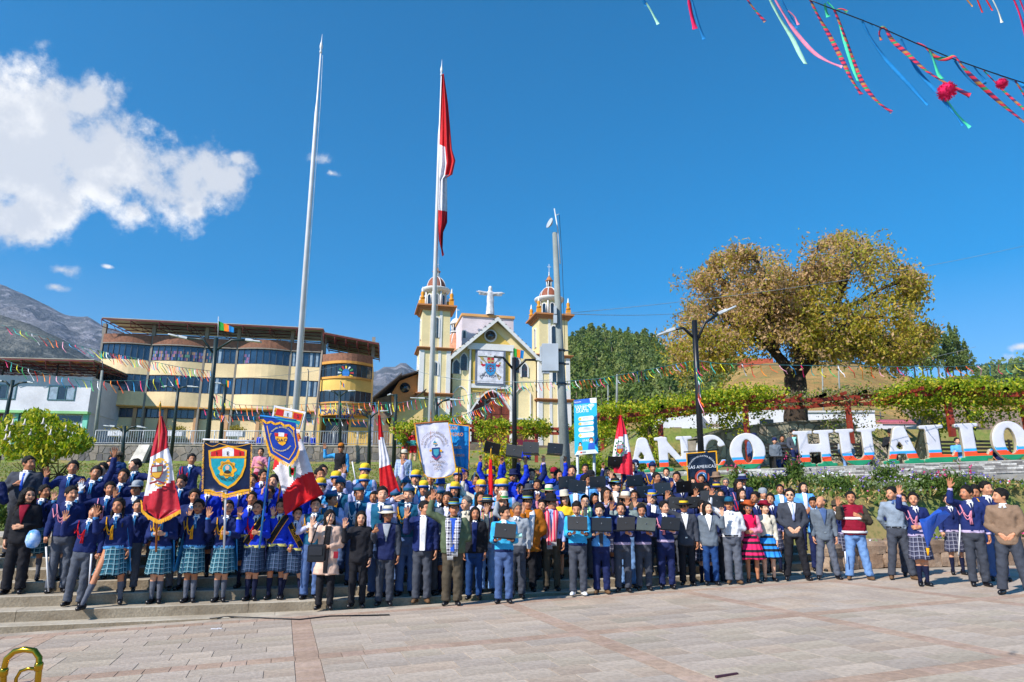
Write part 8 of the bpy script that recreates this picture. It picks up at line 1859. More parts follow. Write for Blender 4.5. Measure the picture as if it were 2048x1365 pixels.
lamp((5,24),765,870,38,[[(22,780),(10,768),(2,767),(-12,767)],[(24,778),(38,770),(55,769),(66,770)]],'green street lamp in front of the white house',r0=.1)
lamp((441,449),772,880,40,[[(448,778),(444,772),(440,770),(430,768)]],'single armed green lamp beside the big lamp before the school',r0=.10)
tricol(450,763,460,766,458,780,12,39.9,'green flag on the single armed lamp before the school')
lamp((680,678),785,890,45,[[(678,795),(668,786),(660,784),(648,783)],[(678,796),(688,787),(696,784),(710,783)]],'thin lamp in front of the school entrance',r0=.09,flag=((679,785,763),));tricol(679,763,687,770,688,778,8,44.9,'little flag on the lamp in front of the school entrance')
lamp((738,739),832,895,40,[[(739,840),(730,832),(722,822),(716,820)],[(739,840),(748,830),(760,824),(776,823)]],'short lamp right of the school entrance',r0=.09)
lamp((788,791),790,892,40,[[(791,796),(786,792),(780,790),(774,792)]],'dark lamp with a short arm before the orange annex',r0=.10)
lamp((873,871),798,870,38,[[(871,815),(862,801),(848,798),(820,797)],[(872,814),(884,803),(900,800),(926,801)]],'dark lamp behind the second flagpole in front of the left church tower',r0=.1,flag=((868,798,782),))
lamp((971,970),800,890,42,[[(970,806),(964,800),(958,798),(950,798)],[(971,806),(976,800),(982,798),(990,798)]],'thin lamp in front of the arched church door',r0=.07)
def cpole(px0,py0,px1,py1,Y,r0,label,arm=None):
 B,T=at(px0,py0,Y),at(px1,py1,Y);r=empty('utility_pole',(B.x,Y,B.z),label,'utility pole');mb=MB();mb.tube([(0,0,-1),T-B],[r0,r0*.6],8);mb.build('pole',PCON,r)
 if arm:mb=MB();mb.tube([T-B]+[at(x,y,Y)-B for x,y in arm],.04,5);mb.build('arm',MUL,r)
cpole(191,865,203,745,54,.16,'concrete pole with a hooked lamp between the white house and the school',[(204,735),(203,727),(196,723)]);cpole(606,880,615,765,56,.13,'concrete pole before the last school bay',[(616,745),(614,740)])
cpole(1232,830,1233,748,90,.2,'metal post at the edge of the wood',[(1245,735),(1249,733)]);cpole(1215,830,1215,768,80,.14,'curved grey lamp post at the edge of the wood',[(1204,769),(1193,775),(1191,810)]);cpole(1645,850,1643,735,60,.09,'thin post on the dry hill behind the tree');cpole(1678,800,1675,725,75,.12,'pale post below the row of tall trees')
# blue wifi sign
Y=19;A_,B_,C_,D_=at(1149,910,Y),at(1196,906,Y-.3),at(1192,795,Y-.3),at(1147,800,Y);sg=empty('information_sign',A_,'tall light blue information board with a wifi symbol on two grey posts','sign')
def sp(u,v,o=0):p=(A_.lerp(B_,u)).lerp(D_.lerp(C_,u),v)-A_;return p+Vector((0,-o,0))
def spoly(mb,P_,mi,o):mb.raw([sp(x,y,o)for x,y in P_],[tuple(range(len(P_)))],mi)
mb=MB();V=[sp(0,0),sp(1,0),sp(1,1),sp(0,1)];mb.raw(V+[v+Vector((0,.05,0))for v in V],[(0,1,2,3),(7,6,5,4),(0,4,5,1),(1,5,6,2),(2,6,7,3),(3,7,4,0)]);mb.build('board',mat('sign_cyan',K('12a6cc'),rough=.4,var=.03),sg)
pr_=MB();rr_=lambda x0,x1,y0,y1,r=.03:[(x0+r,y0),(x1-r,y0),(x1,y0+r*.45),(x1,y1-r*.45),(x1-r,y1),(x0+r,y1),(x0,y1-r*.45),(x0,y0+r*.45)]
spoly(pr_,[(0,.92),(.72,.92),(.72,1),(0,1)],1,.004);spoly(pr_,[(.72,.925),(.78,.905),(1,.905),(1,1),(.70,1)],0,.005);spoly(pr_,[(0,0),(1,0),(.88,.07),(.12,.07)],0,.004)
for y0,y1 in((.60,.68),(.52,.58),(.40,.49),(.30,.38)):spoly(pr_,rr_(.18,.86,y0,y1,.06),0,.005);spoly(pr_,[(.25+.07*math.cos(a),(y0+y1)/2+.026*math.sin(a))for a in np.linspace(0,6.28,11)[:-1]],2,.007)if y0!=.40 else None
for y0 in(.655,.635,.56,.54,.465,.448,.43,.355,.335):spoly(pr_,[(.38,y0),(.76,y0),(.76,y0+.006),(.38,y0+.006)],3,.007)
for r_ in(.05,.11,.17,.23):
 n=10;a0,a1=math.pi*.25,math.pi*.75
 if r_==.05:spoly(pr_,[(.74+.035*math.cos(a),.805+.018*math.sin(a))for a in np.linspace(0,6.28,11)[:-1]],0,.005);continue
 for i in range(n):p,q2=a0+(a1-a0)*i/n,a0+(a1-a0)*(i+1)/n;spoly(pr_,[(.74+(r_-.035)*math.cos(p),.80+(r_-.035)*.42*math.sin(p)),(.74+r_*math.cos(p),.80+r_*.42*math.sin(p)),(.74+r_*math.cos(q2),.80+r_*.42*math.sin(q2)),(.74+(r_-.035)*math.cos(q2),.80+(r_-.035)*.42*math.sin(q2))],0,.005)
W_=(B_-A_).length;Hh=(D_-A_).length
def stext(s,u,v,h,mi,sx=1.):text2d(pr_,s,lambda x,y:sp(u+x/W_,v+y/Hh,.006),h,0,0,sx=sx,mi=mi)
stext('PLAZA CON',.30,.865,.062,0);stext('WIFI',.31,.80,.15,0,1.05);stext('GRATIS',.36,.755,.115,0,.95);stext('EPAD',.50,.225,.08,0);stext('#gigante',.17,.945,.055,0)
def fig(cx,base,col,hairc,s,wave):
 spoly(pr_,[(cx-.11*s,base),(cx+.11*s,base),(cx+.09*s,base+.08*s),(cx-.09*s,base+.08*s)],col,.006);spoly(pr_,[(cx+.075*s*math.cos(a),base+.118*s+.04*s*math.sin(a))for a in np.linspace(0,6.28,11)[:-1]],hairc,.006);spoly(pr_,[(cx+.05*s*math.cos(a),base+.108*s+.027*s*math.sin(a))for a in np.linspace(0,6.28,11)[:-1]],6,.008);spoly(pr_,[(cx-.045*s,base+.085*s),(cx+.045*s,base+.085*s),(cx+.04*s,base+.105*s),(cx-.04*s,base+.105*s)],0,.009)
 if wave:spoly(pr_,[(cx+.08*s,base+.07*s),(cx+.2*s,base+.14*s),(cx+.24*s,base+.13*s),(cx+.12*s,base+.04*s)],col,.007)
fig(.24,.075,4,7,.95,False);fig(.72,.08,5,8,1.35,True);spoly(pr_,[(.24,.02),(.32,.02),(.32,.05),(.24,.05)],9,.006);spoly(pr_,[(.33,.02),(.48,.02),(.48,.05),(.33,.05)],3,.006)
pr_.build('print',[mat('s_white',K('e0e4e8')),mat('s_blue',K('1a5cc0')),mat('s_yellow',K('e0c458')),mat('s_grey',K('8a9098')),mat('s_ochre',K('b89438')),mat('s_royal',K('1a58c4')),mat('s_skin',K('d8a080')),mat('s_dark',K('1c2c44')),mat('s_hair',K('7a4030')),mat('s_red',K('d83020'))],sg)
for u in(.13,.88):a=sp(u,0);mb=MB();mb.tube([(a.x,.06,a.z-1.6),(a.x,.06,a.z+.5)],.04,8);mb.build('post',MUL if 0 else LED,sg)
# ---- banners
def bpoly(mb,P_,Y,mi,o=0):mb.raw([at(x,y,Y-o)for x,y in P_],[tuple(range(len(P_)))],mi)
def pole(a,b,Y0,Y1,r,m,name,label,cat,tip=None):
 A,B=at(*a,Y0),at(*b,Y1);rt=empty(name,A,label,cat);mb=MB();mb.tube([(0,0,0),B-A],r,8);mb.build('shaft',m,rt)
 if tip:d=(B-A).normalized();mb=MB();L_,w_=tip[0],tip[1];Mx=Matrix.Translation(B-A)@d.to_track_quat('Z','Y').to_matrix().to_4x4();mb.lathe([(w_*.5,-.02),(w_*.7,.02),(w_*.4,.05),(w_,.05+L_*.3),(w_*.5,.05+L_*.7),(.002,.05+L_)],8,M=Mx,sy=.5);mb.build('spear_tip',tip[2],rt)
 return rt,A
GLDM=mat('gold_metal',K('c89020'),rough=.35,metal=.6);WOOD=mat('pole_wood',K('a05a28'),rough=.6);BLP=mat('pole_blue',K('2076c0'),rough=.4)
def fringe(pts,Y,ln,parent,m=GLD_,step=2.2,dx=0):
 mb=MB()
 for(x0,y0),(x1,y1)in zip(pts,pts[1:]):
  n=max(1,int(math.hypot(x1-x0,y1-y0)/step))
  for i in range(n):t=(i+.5)/n;x,y=x0+(x1-x0)*t,y0+(y1-y0)*t;a=at(x,y,Y-.008);b=at(x+dx+random.uniform(-.8,.8),y+ln+random.uniform(-1,1),Y-.012);w_=Vector((.008,0,0));mb.raw([a-w_,a+w_,b+w_*.8,b-w_*.8,a-w_+Vector((0,.006,0)),a+w_+Vector((0,.006,0))],[(0,1,2,3),(0,4,5,1)],0)
 A=parent.matrix_basis.translation;mb.v=[tuple(Vector(v)-A)for v in mb.v];return mb.build('fringe',m,parent,kind='stuff')
def detail(mb,name,mats,parent):A=parent.matrix_basis.translation;mb.v=[tuple(Vector(v)-A)for v in mb.v];return mb.build(name,mats,parent)
def child(o,parent):o.location=Vector(o.location)-parent.matrix_basis.translation;o.parent=parent;return o
# 1 gold fringed flag, left
Yf=S['flag1'][0].matrix_basis.translation.y-.30
r1,A=pole((312,1108),(319,826),Yf+.02,Yf+.02,.016,WOOD,'flag_staff','furled red and white flag with a gold coat of arms and golden fringe, left','flag',(.12,.03,GLDM))
f1=clothmesh('flag_cloth',[(317,836,323,836,0),(309,872,334,866,0),(300,918,335,899,0),(296,950,342,920,0),(293,970,348,964,0),(286,1004,356,1000,0),(282,1022,361,1024,0),(300,1030,345,1031,0),(312,1041,322,1042,0)],Yf,1,[cloth('flag_crimson',K('a82430'),rough=.4),WHT],.035,n=22,sub=8)
for p in f1.data.polygons:
 c=p.center+f1.location;x,y=seen(c);yt=np.interp(x,[300,335],[916,899]);yb=np.interp(x,[280,350],[1002,962]);p.material_index=1 if yt<y<yb else 0
child(f1,r1);fringe([(282,1020),(297,1034),(318,1044)],Yf-.04,9,r1);fringe([(318,1044),(340,1034),(361,1022)],Yf-.04,8,r1);fringe([(281,1003),(283,1021)],Yf-.04,7,r1,dx=2)
mb=MB();e_=lambda cx,cy,rx,ry,mi,o,n=14:bpoly(mb,[(cx+rx*math.cos(a),cy+ry*math.sin(a))for a in np.linspace(0,6.283,n+1)[:-1]],Yf,mi,o)
for k in range(22):
 a=math.pi*2*k/22;e_(319+17*math.cos(a),948+27*math.sin(a),3.2,2.4,0,.055+.0005*k,6)
e_(317,926,6,4,0,.062);bpoly(mb,[(302,935),(326,932),(325,950),(319,960),(311,962),(303,956),(300,946)],Yf,1,.064);bpoly(mb,[(304,938),(313,937),(313,947),(303,948)],Yf,2,.067);bpoly(mb,[(314,937),(324,935),(323,946),(314,947)],Yf,3,.067);bpoly(mb,[(303,949),(323,948),(318,958),(311,960),(304,955)],Yf,0,.067)
for s in(-1,1):bpoly(mb,[(314,964),(314+s*16,969),(314+s*15,973),(314,967)],Yf,1,.064)
detail(mb,'coat_of_arms',[mat('emb_gold',K('d8a428')),mat('emb_darkred',K('8c2028')),mat('emb_pale',K('c8ccd0')),mat('emb_grn',K('5c7464'))],r1)
# 2 cog wheel banner
Yb=S['ban1'][0].matrix_basis.translation.y-.38
r2,A=pole((448,1100),(455,881),Yb+.03,Yb+.03,.016,WPT,'banner_staff','dark blue school banner with a shield and yellow cog wheel lettered Chincheros','banner')
c2=clothmesh('banner_cloth',[(407,888,502,890,0),(406,985,500,984,0),(418,985,490,985,0)][:2]+[(408,986,498,985,0)],Yb,1,[NAV],.012,n=14,sub=8);child(c2,r2)
mb=MB();mb.tube([at(405,882,Yb),at(509,885,Yb)],.014,8);detail(mb,'crossbar',WPT,r2)
mb=MB();bb=lambda P_,mi,o:bpoly(mb,P_,Yb,mi,o)
bb([(408,982),(420,982),(432,987),(442,986),(452,991),(470,986),(484,982),(498,981),(498,984),(484,987),(470,990),(452,994),(442,990),(432,990),(420,986),(408,985)],0,.016)
bb([(456,894),(493,903),(491,935),(484,955),(470,972),(455,981),(438,972),(426,958),(418,935),(416,904)],0,.020);bb([(456,898),(489,906),(487,934),(480,952),(468,967),(455,976),(440,967),(430,954),(422,934),(420,907)],1,.022)
bb([(456,897),(488,906),(488,915),(421,916),(421,907)],2,.024);bb([(444,901),(456,897.5),(467,900.5),(467,915.5),(444,915.5)],3,.026);bb([(417,916),(491,915),(491,919),(418,920)],0,.026)
n=16;bb([(454+(19 if k%4<2 else 15.5)*math.cos(2*math.pi*k/32),941+(19 if k%4<2 else 15.5)*math.sin(2*math.pi*k/32))for k in range(32)],0,.028);bb([(454+9.5*math.cos(a),941+9.5*math.sin(a))for a in np.linspace(0,6.28,17)[:-1]],1,.030);bb([(454+4.2*math.cos(a),938.5+5*math.sin(a))for a in np.linspace(0,6.28,13)[:-1]],5,.032);bb([(447,949),(449.5,944.5),(454,943),(459,944.5),(461.5,949),(454,950.3)],4,.033)
mpB=lambda x,y:at(x,y,Yb-.035)
for ch,x in(('I',432),('E',455),('I',479)):text2d(mb,ch,lambda a,b:mpB(a,-b),11,x,-913.5,mi=4)
text2d(mb,'CHINCHEROS',lambda a,b:mpB(a,-b),8.2,455,-936,arc=(29,False),mi=4);text2d(mb,'RICARDO PALMA',lambda a,b:mpB(a,-b),4.2,454,-941,arc=(11.3,True),mi=4);text2d(mb,'CHUPARO',lambda a,b:mpB(a,-b),4.2,454,-941,arc=(14.6,False),mi=4)
for x0,x1 in((410,438),(438,500)):
 for k in range(8):a,b=k/8,(k+1)/8;f=lambda t:(x0+(x1-x0)*t,889+6*math.sin(math.pi*t));(xa,ya),(xb,yb)=f(a),f(b);bb([(xa,ya),(xb,yb),(xb,yb+1.3),(xa,ya+1.3)],0,.018)
detail(mb,'emblem',[GLD_,TEA,RED,WHT,mat('ink_black',K('15161c')),mat('portrait_tone',K('d8b0a0'))],r2)
fringe([(408,985),(432,989),(452,993),(472,989),(498,984)],Yb,6,r2);fringe([(407,890),(406,985)],Yb,2,r2,dx=-3,step=2.6);fringe([(501,890),(499,985)],Yb,2,r2,dx=3,step=2.6)
# 3 shield pennant with letters
Yp=S['ban2'][0].matrix_basis.translation.y-.40
r3,A=pole((519,1100),(548,834),Yp+.03,Yp+.05,.017,BLP,'banner_staff','royal blue shield shaped pennant lettered DAC with thick golden fringe on a blue pole','banner',(.10,.035,GLDM))
OUTL=[(524,839),(540,837),(560,843),(590,848),(592,870),(597,898),(592,912),(578,930),(560,920),(540,908),(532,880)]
mb=MB();mb.tube([at(519,834,Yp),at(592,843,Yp)],.014,8);detail(mb,'crossbar',BLP,r3)
mb=MB();P_=[at(x,y,Yp)for x,y in OUTL];n=len(P_);mb.raw(P_+[p+Vector((0,.01,0))for p in P_],[tuple(range(n))[::-1],tuple(range(n,2*n))]+[(i,(i+1)%n,n+(i+1)%n,n+i)for i in range(n)]);detail(mb,'banner_cloth',BLU,r3)
mb=MB();pp=lambda P_,mi,o:bpoly(mb,P_,Yp,mi,o)
def sw(P_,w_,mi,o):
 for(x0,y0),(x1,y1)in zip(P_,P_[1:]):d=math.hypot(x1-x0,y1-y0);nx_,ny_=-(y1-y0)/d*w_/2,(x1-x0)/d*w_/2;pp([(x0-nx_,y0-ny_),(x1-nx_,y1-ny_),(x1+nx_,y1+ny_),(x0+nx_,y0+ny_)],mi,o)
sw([(533,854),(539,882),(546,904),(562,914),(577,922),(587,906),(591,896),(587,870),(586,856)],1.6,0,.006);sw([(524,842),(532,849),(541,846),(549,851),(560,848),(568,854),(578,853),(588,862)],4.2,0,.008)
pp([(549,868),(572,870),(574,880),(570,890),(564,894),(557,890),(550,880)],0,.008);pp([(548,868.5),(574,870),(573,876),(549,875)],1,.010);pp([(556,867),(568,868),(567,876),(556,875)],2,.012)
mpP=lambda x,y:at(x,y,Yp-.014);text2d(mb,'DAC',lambda a,b:mpP(a,-b),9.5,562.5,-886,sx=1.0,mi=3);text2d(mb,'ESDL "DANIEL ALCIDES CARRION"',lambda a,b:mpP(a,-b),4.2,562,-881,arc=(23,True),mi=4,sx=.93);text2d(mb,'ESTUDIO PUNTUALIDAD HONOR',lambda a,b:mpP(a,-b),3.6,561,-881,arc=(24.5,False),mi=4,sx=.85)
detail(mb,'emblem',[GLD_,RED,WHT,mat('ink_navy',K('14204c')),mat('thread_yellow',K('e0cc50'))],r3)
fringe([(532,880),(540,908),(560,921),(578,931)],Yp,6,r3,dx=-2);fringe([(578,931),(592,913),(597,899)],Yp,6,r3,dx=2);fringe([(523,840),(528,862),(533,882)],Yp,2,r3,dx=-5);fringe([(592,850),(593,872),(597,898)],Yp,2,r3,dx=4)
# 4 white shield board behind it
r4,A=pole((560,990),(574,822),Yp+.75,Yp+.75,.015,WPT,'banner_staff','white banner top with red squares and the letters E and S behind the blue pennant','banner');c4=clothmesh('banner_cloth',[(547,813,611,826,0),(540,850,597,872,0)],Yp+.72,1,[WHT],.008,n=6,sub=3);child(c4,r4);mb=MB();Y4=Yp+.72
for P_,mi in(([(551,818),(606,829),(598,860),(548,850)],0),([(553,820),(567,823),(565,835),(549,832)],1),([(568,823),(584,826),(583,838),(566,835)],2),([(586,827),(604,831),(600,843),(585,839)],1),([(549,834),(600,845),(596,858),(548,848)],3)):bpoly(mb,P_,Y4,mi,.014+.003*(mi>0))
text2d(mb,'E',lambda a,b:at(a,-b,Y4-.02),9,575,-835,mi=4);text2d(mb,'S',lambda a,b:at(a,-b,Y4-.02),9,595,-838,mi=4);detail(mb,'emblem',[GLD_,RED,WHT,TEA,MATS['ink_black']],r4)
# 5 red white red flag right of it
Yr=Yp+.45
r5,A=pole((545,1080),(578,850),Yr+.05,Yr+.05,.015,WOOD,'flag_staff','wide red and white flag with a small crest right of the blue pole','flag')
c5=clothmesh('flag_cloth',[(560,880,597,868,0),(550,908,610,900,0),(545,942,622,936,0),(556,955,632,964,0),(565,990,640,978,0),(567,1020,648,991,0),(571,1033,606,1010,0)],Yr,1,[RED,WHT],.05,n=20,sub=8,ph=.6)
for p in c5.data.polygons:
 x,y=seen(p.center+c5.location);p.material_index=1 if(y<np.interp(x,[566,590,628],[989,960,943])and y>np.interp(x,[545,560,600],[945,925,880]))or 0 else 0
child(c5,r5);mb=MB();
for P_,mi in(([(577,935),(582,933),(583,958),(578,955)],0),([(588,934),(592,936),(590,958),(587,956)],0),([(580,938),(589,938),(588,950),(584,954),(580,950)],1),([(582,941),(587,941),(586,949),(583,949)],2)):bpoly(mb,P_,Yr,mi,.07)
detail(mb,'coat_of_arms',[mat('laurel',K('2a7a4a')),RED,GLD_],r5)
# 6 hanging flag before the cadets
Y6=12.6;r6,A=pole((770,1060),(757,822),Y6+.04,Y6+.04,.016,WOOD,'flag_staff','red and white flag hanging in a narrow fold in front of the cadets','flag',(.14,.03,GLDM))
c6=clothmesh('flag_cloth',[(755,832,760,832,0),(756,876,766,876,0),(758,920,778,918,0),(758,938,781,930,0),(759,970,790,955,0),(761,998,800,984,0)],Y6,1,[RED,WHT],.03,n=14,sub=8)
for p in c6.data.polygons:x,y=seen(p.center+c6.location);p.material_index=1 if np.interp(x,[756,766],[882,874])<y<np.interp(x,[758,782],[940,930])else 0
child(c6,r6);mb=MB();P_=[(761,996),(775,992),(790,984),(800,984),(784,992),(772,1000),(762,1000)];bpoly(mb,P_,Y6,0,.02);detail(mb,'flag_tassels',RED,r6)
# 7 white church school banner and 8 light blue banner
Y7=S['ban4'][0].matrix_basis.translation.y-.42
r7,A=pole((862,1010),(861,838),Y7+.03,Y7+.03,.017,WOOD,'banner_staff','white school banner with a golden arch of lettering and a papal shield','banner',(.14,.025,WOOD))
c7=clothmesh('banner_cloth',[(829,849,896,846,0),(834,890,903,885,0),(842,930,909,922,0),(847,948,911,942,0),(853,955,905,950,0),(864,957,894,955,0)],Y7,1,[cloth('banner_white',K('c8c8de'),rough=.4,bump=.1)],.02,n=14,sub=6);child(c7,r7)
mb=MB();mb.tube([at(826,849,Y7),at(897,843,Y7)],.016,8);detail(mb,'crossbar',WOOD,r7);mb=MB();OC=[(829,850),(834,890),(842,930),(847,948),(855,956)]
for(x0,y0),(x1,y1)in zip(OC,OC[1:]):bpoly(mb,[(x0-1.5,y0),(x0+1.2,y0),(x1+1.2,y1),(x1-1.5,y1)],Y7,0,.02)
for(x0,y0),(x1,y1)in zip([(896,846),(903,885),(910,930),(911,942),(903,952),(894,955),(870,958),(855,956)],[(903,885),(910,930),(911,942),(903,952),(894,955),(870,958),(855,956)]):bpoly(mb,[(x0,y0-.8),(x1,y1-.8),(x1,y1+.8),(x0,y0+.8)]if abs(x1-x0)>abs(y1-y0)else[(x0-.9,y0),(x0+.9,y0),(x1+.9,y1),(x1-.9,y1)],Y7,0,.02)
mp7=lambda x,y:at(x,y,Y7-.035);text2d(mb,'INSTITUCION EDUCATIVA',lambda a,b:mp7(a,-b),6.2,868,-890,arc=(22,True),mi=1,sx=.92);text2d(mb,'INTEGRADA PARROQUIAL',lambda a,b:mp7(a,-b),4.6,868,-890,arc=(15.5,True),mi=1,sx=.85)
for s,y in(('SAN PEDRO',926.5),('URIPA',933.5),('DIOS',940.5)):text2d(mb,s,lambda a,b:mp7(a,-b),6.4,875,-y,mi=1,sx=.85)
h7=lambda P_,mi,o:bpoly(mb,P_,Y7,mi,o+.02)
h7([(866,891),(866,886),(869,882),(872,886),(874,891)],2,.014);h7([(866,888),(874,888),(874,889.5),(866,889.5)],3,.016);h7([(863,897),(879,895.5),(880,910),(876,916),(872,918.5),(867,916),(863,909)],4,.014);h7([(866,900),(877,899),(877,909),(872,914),(867,909)],2,.016);h7([(863,912),(872,918),(881,911),(881,914),(872,921),(863,915)],5,.015)
for s in(-1,1):h7([(871+s*8,900),(871+s*13,901),(871+s*12,905),(871+s*8,904)],3,.014)
detail(mb,'emblem',[GLD_,mat('thread_dullgold',K('8c7a68')),mat('emb_teal',K('3a9ab0')),GLD_,mat('emb_navy2',K('1c3a78')),mat('emb_crimson',K('a02850'))],r7)
r8,A=pole((917,1000),(917,848),Y7+.4,Y7+.4,.014,WOOD,'banner_staff','shiny light blue banner lettered San Pedro with golden border, right of the white one','banner')
c8=clothmesh('banner_cloth',[(893,848,938,853,0),(900,890,938,890,0),(907,925,938,920,0),(914,934,937,938,0),(926,935,937,942,0)],Y7+.35,1,[SKB],.05,n=12,sub=6,ph=2);child(c8,r8);mb=MB();mp8=lambda x,y:at(x,y,Y7+.26)
for s,x,y,z_ in(('SAN',906,860,10),('PEDRO',913,873,9.5),('NIVEL',915,898,7.5),('PRIMARIA',918,914,7.5)):text2d(mb,s,lambda a,b:mp8(a,-b),z_,x,-y,mi=0,sx=.8 if len(s)<8 else .62)
for(x0,y0),(x1,y1)in zip([(907,925),(914,935),(926,938),(937,943),(938,900),(938,853),(893,848)],[(914,935),(926,938),(937,943),(938,900),(938,853),(893,848)]):d=math.hypot(x1-x0,y1-y0);nx_,ny_=-(y1-y0)/d*.9,(x1-x0)/d*.9;bpoly(mb,[(x0-nx_,y0-ny_),(x1-nx_,y1-ny_),(x1+nx_,y1+ny_),(x0+nx_,y0+ny_)],Y7+.28,0,0)
detail(mb,'lettering',[mat('thread_gold',K('e0941c'))],r8)
# 9 red spear, 10 peruvian flag right, 11 dark Las Americas banner
r9,A=pole((978,1010),(981,920),13.6,13.6,.03,cloth('flag_scarlet',K('c8141c')),'flag_staff','red furled flag staff with a golden spear head among the yellow hats','flag',(.20,.045,GLDM))
c9=clothmesh('furled_flag',[(979.5,925,983.5,925,0),(978,955,985.5,955,0),(977,1000,986,996,0)],13.5,1,[MATS['cloth_flag_scarlet']],.02,n=6);child(c9,r9)
Y10=15.6;r10,A=pole((1244,1000),(1241,830),Y10+.04,Y10+.04,.016,WOOD,'flag_staff','red white and red flag with a green wreathed crest beside the letter A','flag',(.12,.02,GLDM))
c10=clothmesh('flag_cloth',[(1237,830,1242,830,0),(1232,860,1252,860,0),(1227,895,1259,893,0),(1223,925,1264,920,0),(1228,945,1266,950,0)],Y10,1,[cloth('flag_rose',K('d8283c'),rough=.4),WHT],.05,n=16,sub=8)
for p in c10.data.polygons:x,y=seen(p.center+c10.location);p.material_index=1 if np.interp(x,[1230,1252],[878,868])<y<np.interp(x,[1226,1262],[925,900])else 0
child(c10,r10);mb=MB();Yq=Y10-.07
for k in range(12):a=math.pi*(.6+1.8*k/11);bpoly(mb,[(1239+9*math.cos(a)+2*math.cos(b),896+14*math.sin(a)+2.4*math.sin(b))for b in np.linspace(0,6.28,7)[:-1]],Yq,0,.001*k)
for P_,mi in(([(1233,890),(1246,888),(1245,902),(1239,908),(1233,903)],1),([(1234,891),(1239,890),(1239,897),(1234,897)],2),([(1240,890),(1245,889),(1245,896),(1240,897)],2),([(1234,899),(1244,898),(1239,906)],3)):bpoly(mb,P_,Yq,mi,.014+.002*mi)
detail(mb,'coat_of_arms',[MATS['laurel'],RED,mat('crest_blue',K('9ab8c8')),GLD_],r10)
Y11=16.6;r11,A=pole((1404,1010),(1404,899),Y11+.03,Y11+.03,.015,BLK,'banner_staff','dark blue banner lettered Las Americas with a red and blue round badge','banner');c11=clothmesh('banner_cloth',[(1372,905,1432,900,0),(1376,990,1437,975,0)],Y11,1,[cloth('banner_dark',K('1a2438'),rough=.25,bump=.15)],.03,n=14,sub=8);child(c11,r11)
mb=MB();mb.tube([at(1367,903,Y11),at(1437,898,Y11)],.014,8);detail(mb,'crossbar',BLK,r11);mb=MB();g11=lambda P_,mi,o:bpoly(mb,P_,Y11,mi,o+.03)
g11([(1371.5,905),(1373.5,905),(1377.5,990),(1375.5,990)],0,.0);g11([(1430.5,900.5),(1433,900),(1438,975),(1435,975)],0,.0);g11([(1372,905),(1432,900),(1432,902),(1372,907)],0,.002)
for r_,mi in((14.5,1),(10.5,2),(9.8,3)):g11([(1404+r_*math.cos(a),953+r_*math.sin(a))for a in np.linspace(0,6.28,21)[:-1]],mi,.002+.002*mi)
g11([(1398,950),(1408,946),(1410,957),(1402,960)],2,.012);mp11=lambda x,y:at(x,y,Y11-.04);text2d(mb,'"LAS AMERICAS"',lambda a,b:mp11(a,-b-(a-1403)*.06),8.6,1404,-935,mi=2,sx=.92);text2d(mb,'INSTITUCION EDUCATIVA SECUNDARIA',lambda a,b:mp11(a,-b-(a-1403)*.04),4.2,1404,-938,arc=(26,True),mi=2,sx=.95)
detail(mb,'emblem',[GLD_,mat('badge_red',K('c04838')),mat('badge_white',K('d8dce4')),mat('badge_blue',K('2a70b0'))],r11)
for x,y in((1372,930),):fringe([(1366,928),(1374,934)],Y11,8,r11)
# ---- sticks, sash lettering, bouquet, bag, rolled paper, blue helmet
def stick(a,b,Y,label,m=WPT,r=.014,cat='stick'):A,B=at(*a,Y),at(*b,Y);mb=MB();mb.tube([(0,0,0),B-A],[r,r*.8],7);return mb.build('parade_stick',m,loc=A,label=label,cat=cat,group='white parade sticks')
hY=lambda k,o=.2:S[k][0].matrix_basis.translation.y-o
stick((92,1098),(97,1188),hY('st1',.15),'white stick in the hand of the boy with the cord at the left edge');stick((183,1112),(178,1178),hY('lean',.1),'white stick held low by the leaning boy');stick((208,1040),(220,1100),11.8,'white stick held by the girl with white gloves')
stick((663,950),(659,988),13.9,'white stick before the yellow hat left of the smiling cadet');stick((704,925),(714,980),13.9,'long white stick slanting past the yellow hats');stick((741,975),(742,1008),13.3,'white stick right of the yellow kerchief');stick((950,945),(944,968),13.9,'white stick held up near the royal blue student');stick((1920,1045),(1917,1108),13.0,'white stick beside the plaid skirt behind the tall schoolboy');stick((1690,1100),(1692,1125),13.6,'pale stick held down by the bald man')
b,M,J=S['alc'];mb=MB();sx_=scs=1
text2d(mb,'ALCALDE',lambda u,v:(lambda t,o:M@Vector((-(.13-.27*t)+o*.87,fy('f',-(.13-.27*t),1.42-.45*t,.042)-.014,1.455-.47*t+o*.5)))(.15+(u+.25)*1.55,v),.085,0,-.03,sx=.82);mb.v=[tuple(M.inverted()@Vector(v))for v in mb.v];mb.build('sash_lettering',cm('gold'),b)
b,M,J=S['bouq'];q_=at(1856,1050,b.matrix_basis.translation.y-.28);bq=empty('bouquet',q_,'bouquet wrapped in shiny blue paper held by the waving girl at the right','bouquet');mb=MB();apex_=Vector((-.06,0,-.36));ring=[Vector((-.05+.20*math.cos(a)+.12,.12*math.sin(a),.18+.10*math.cos(a)+.03*math.sin(3*a)))for a in np.linspace(0,6.28,15)[:-1]]
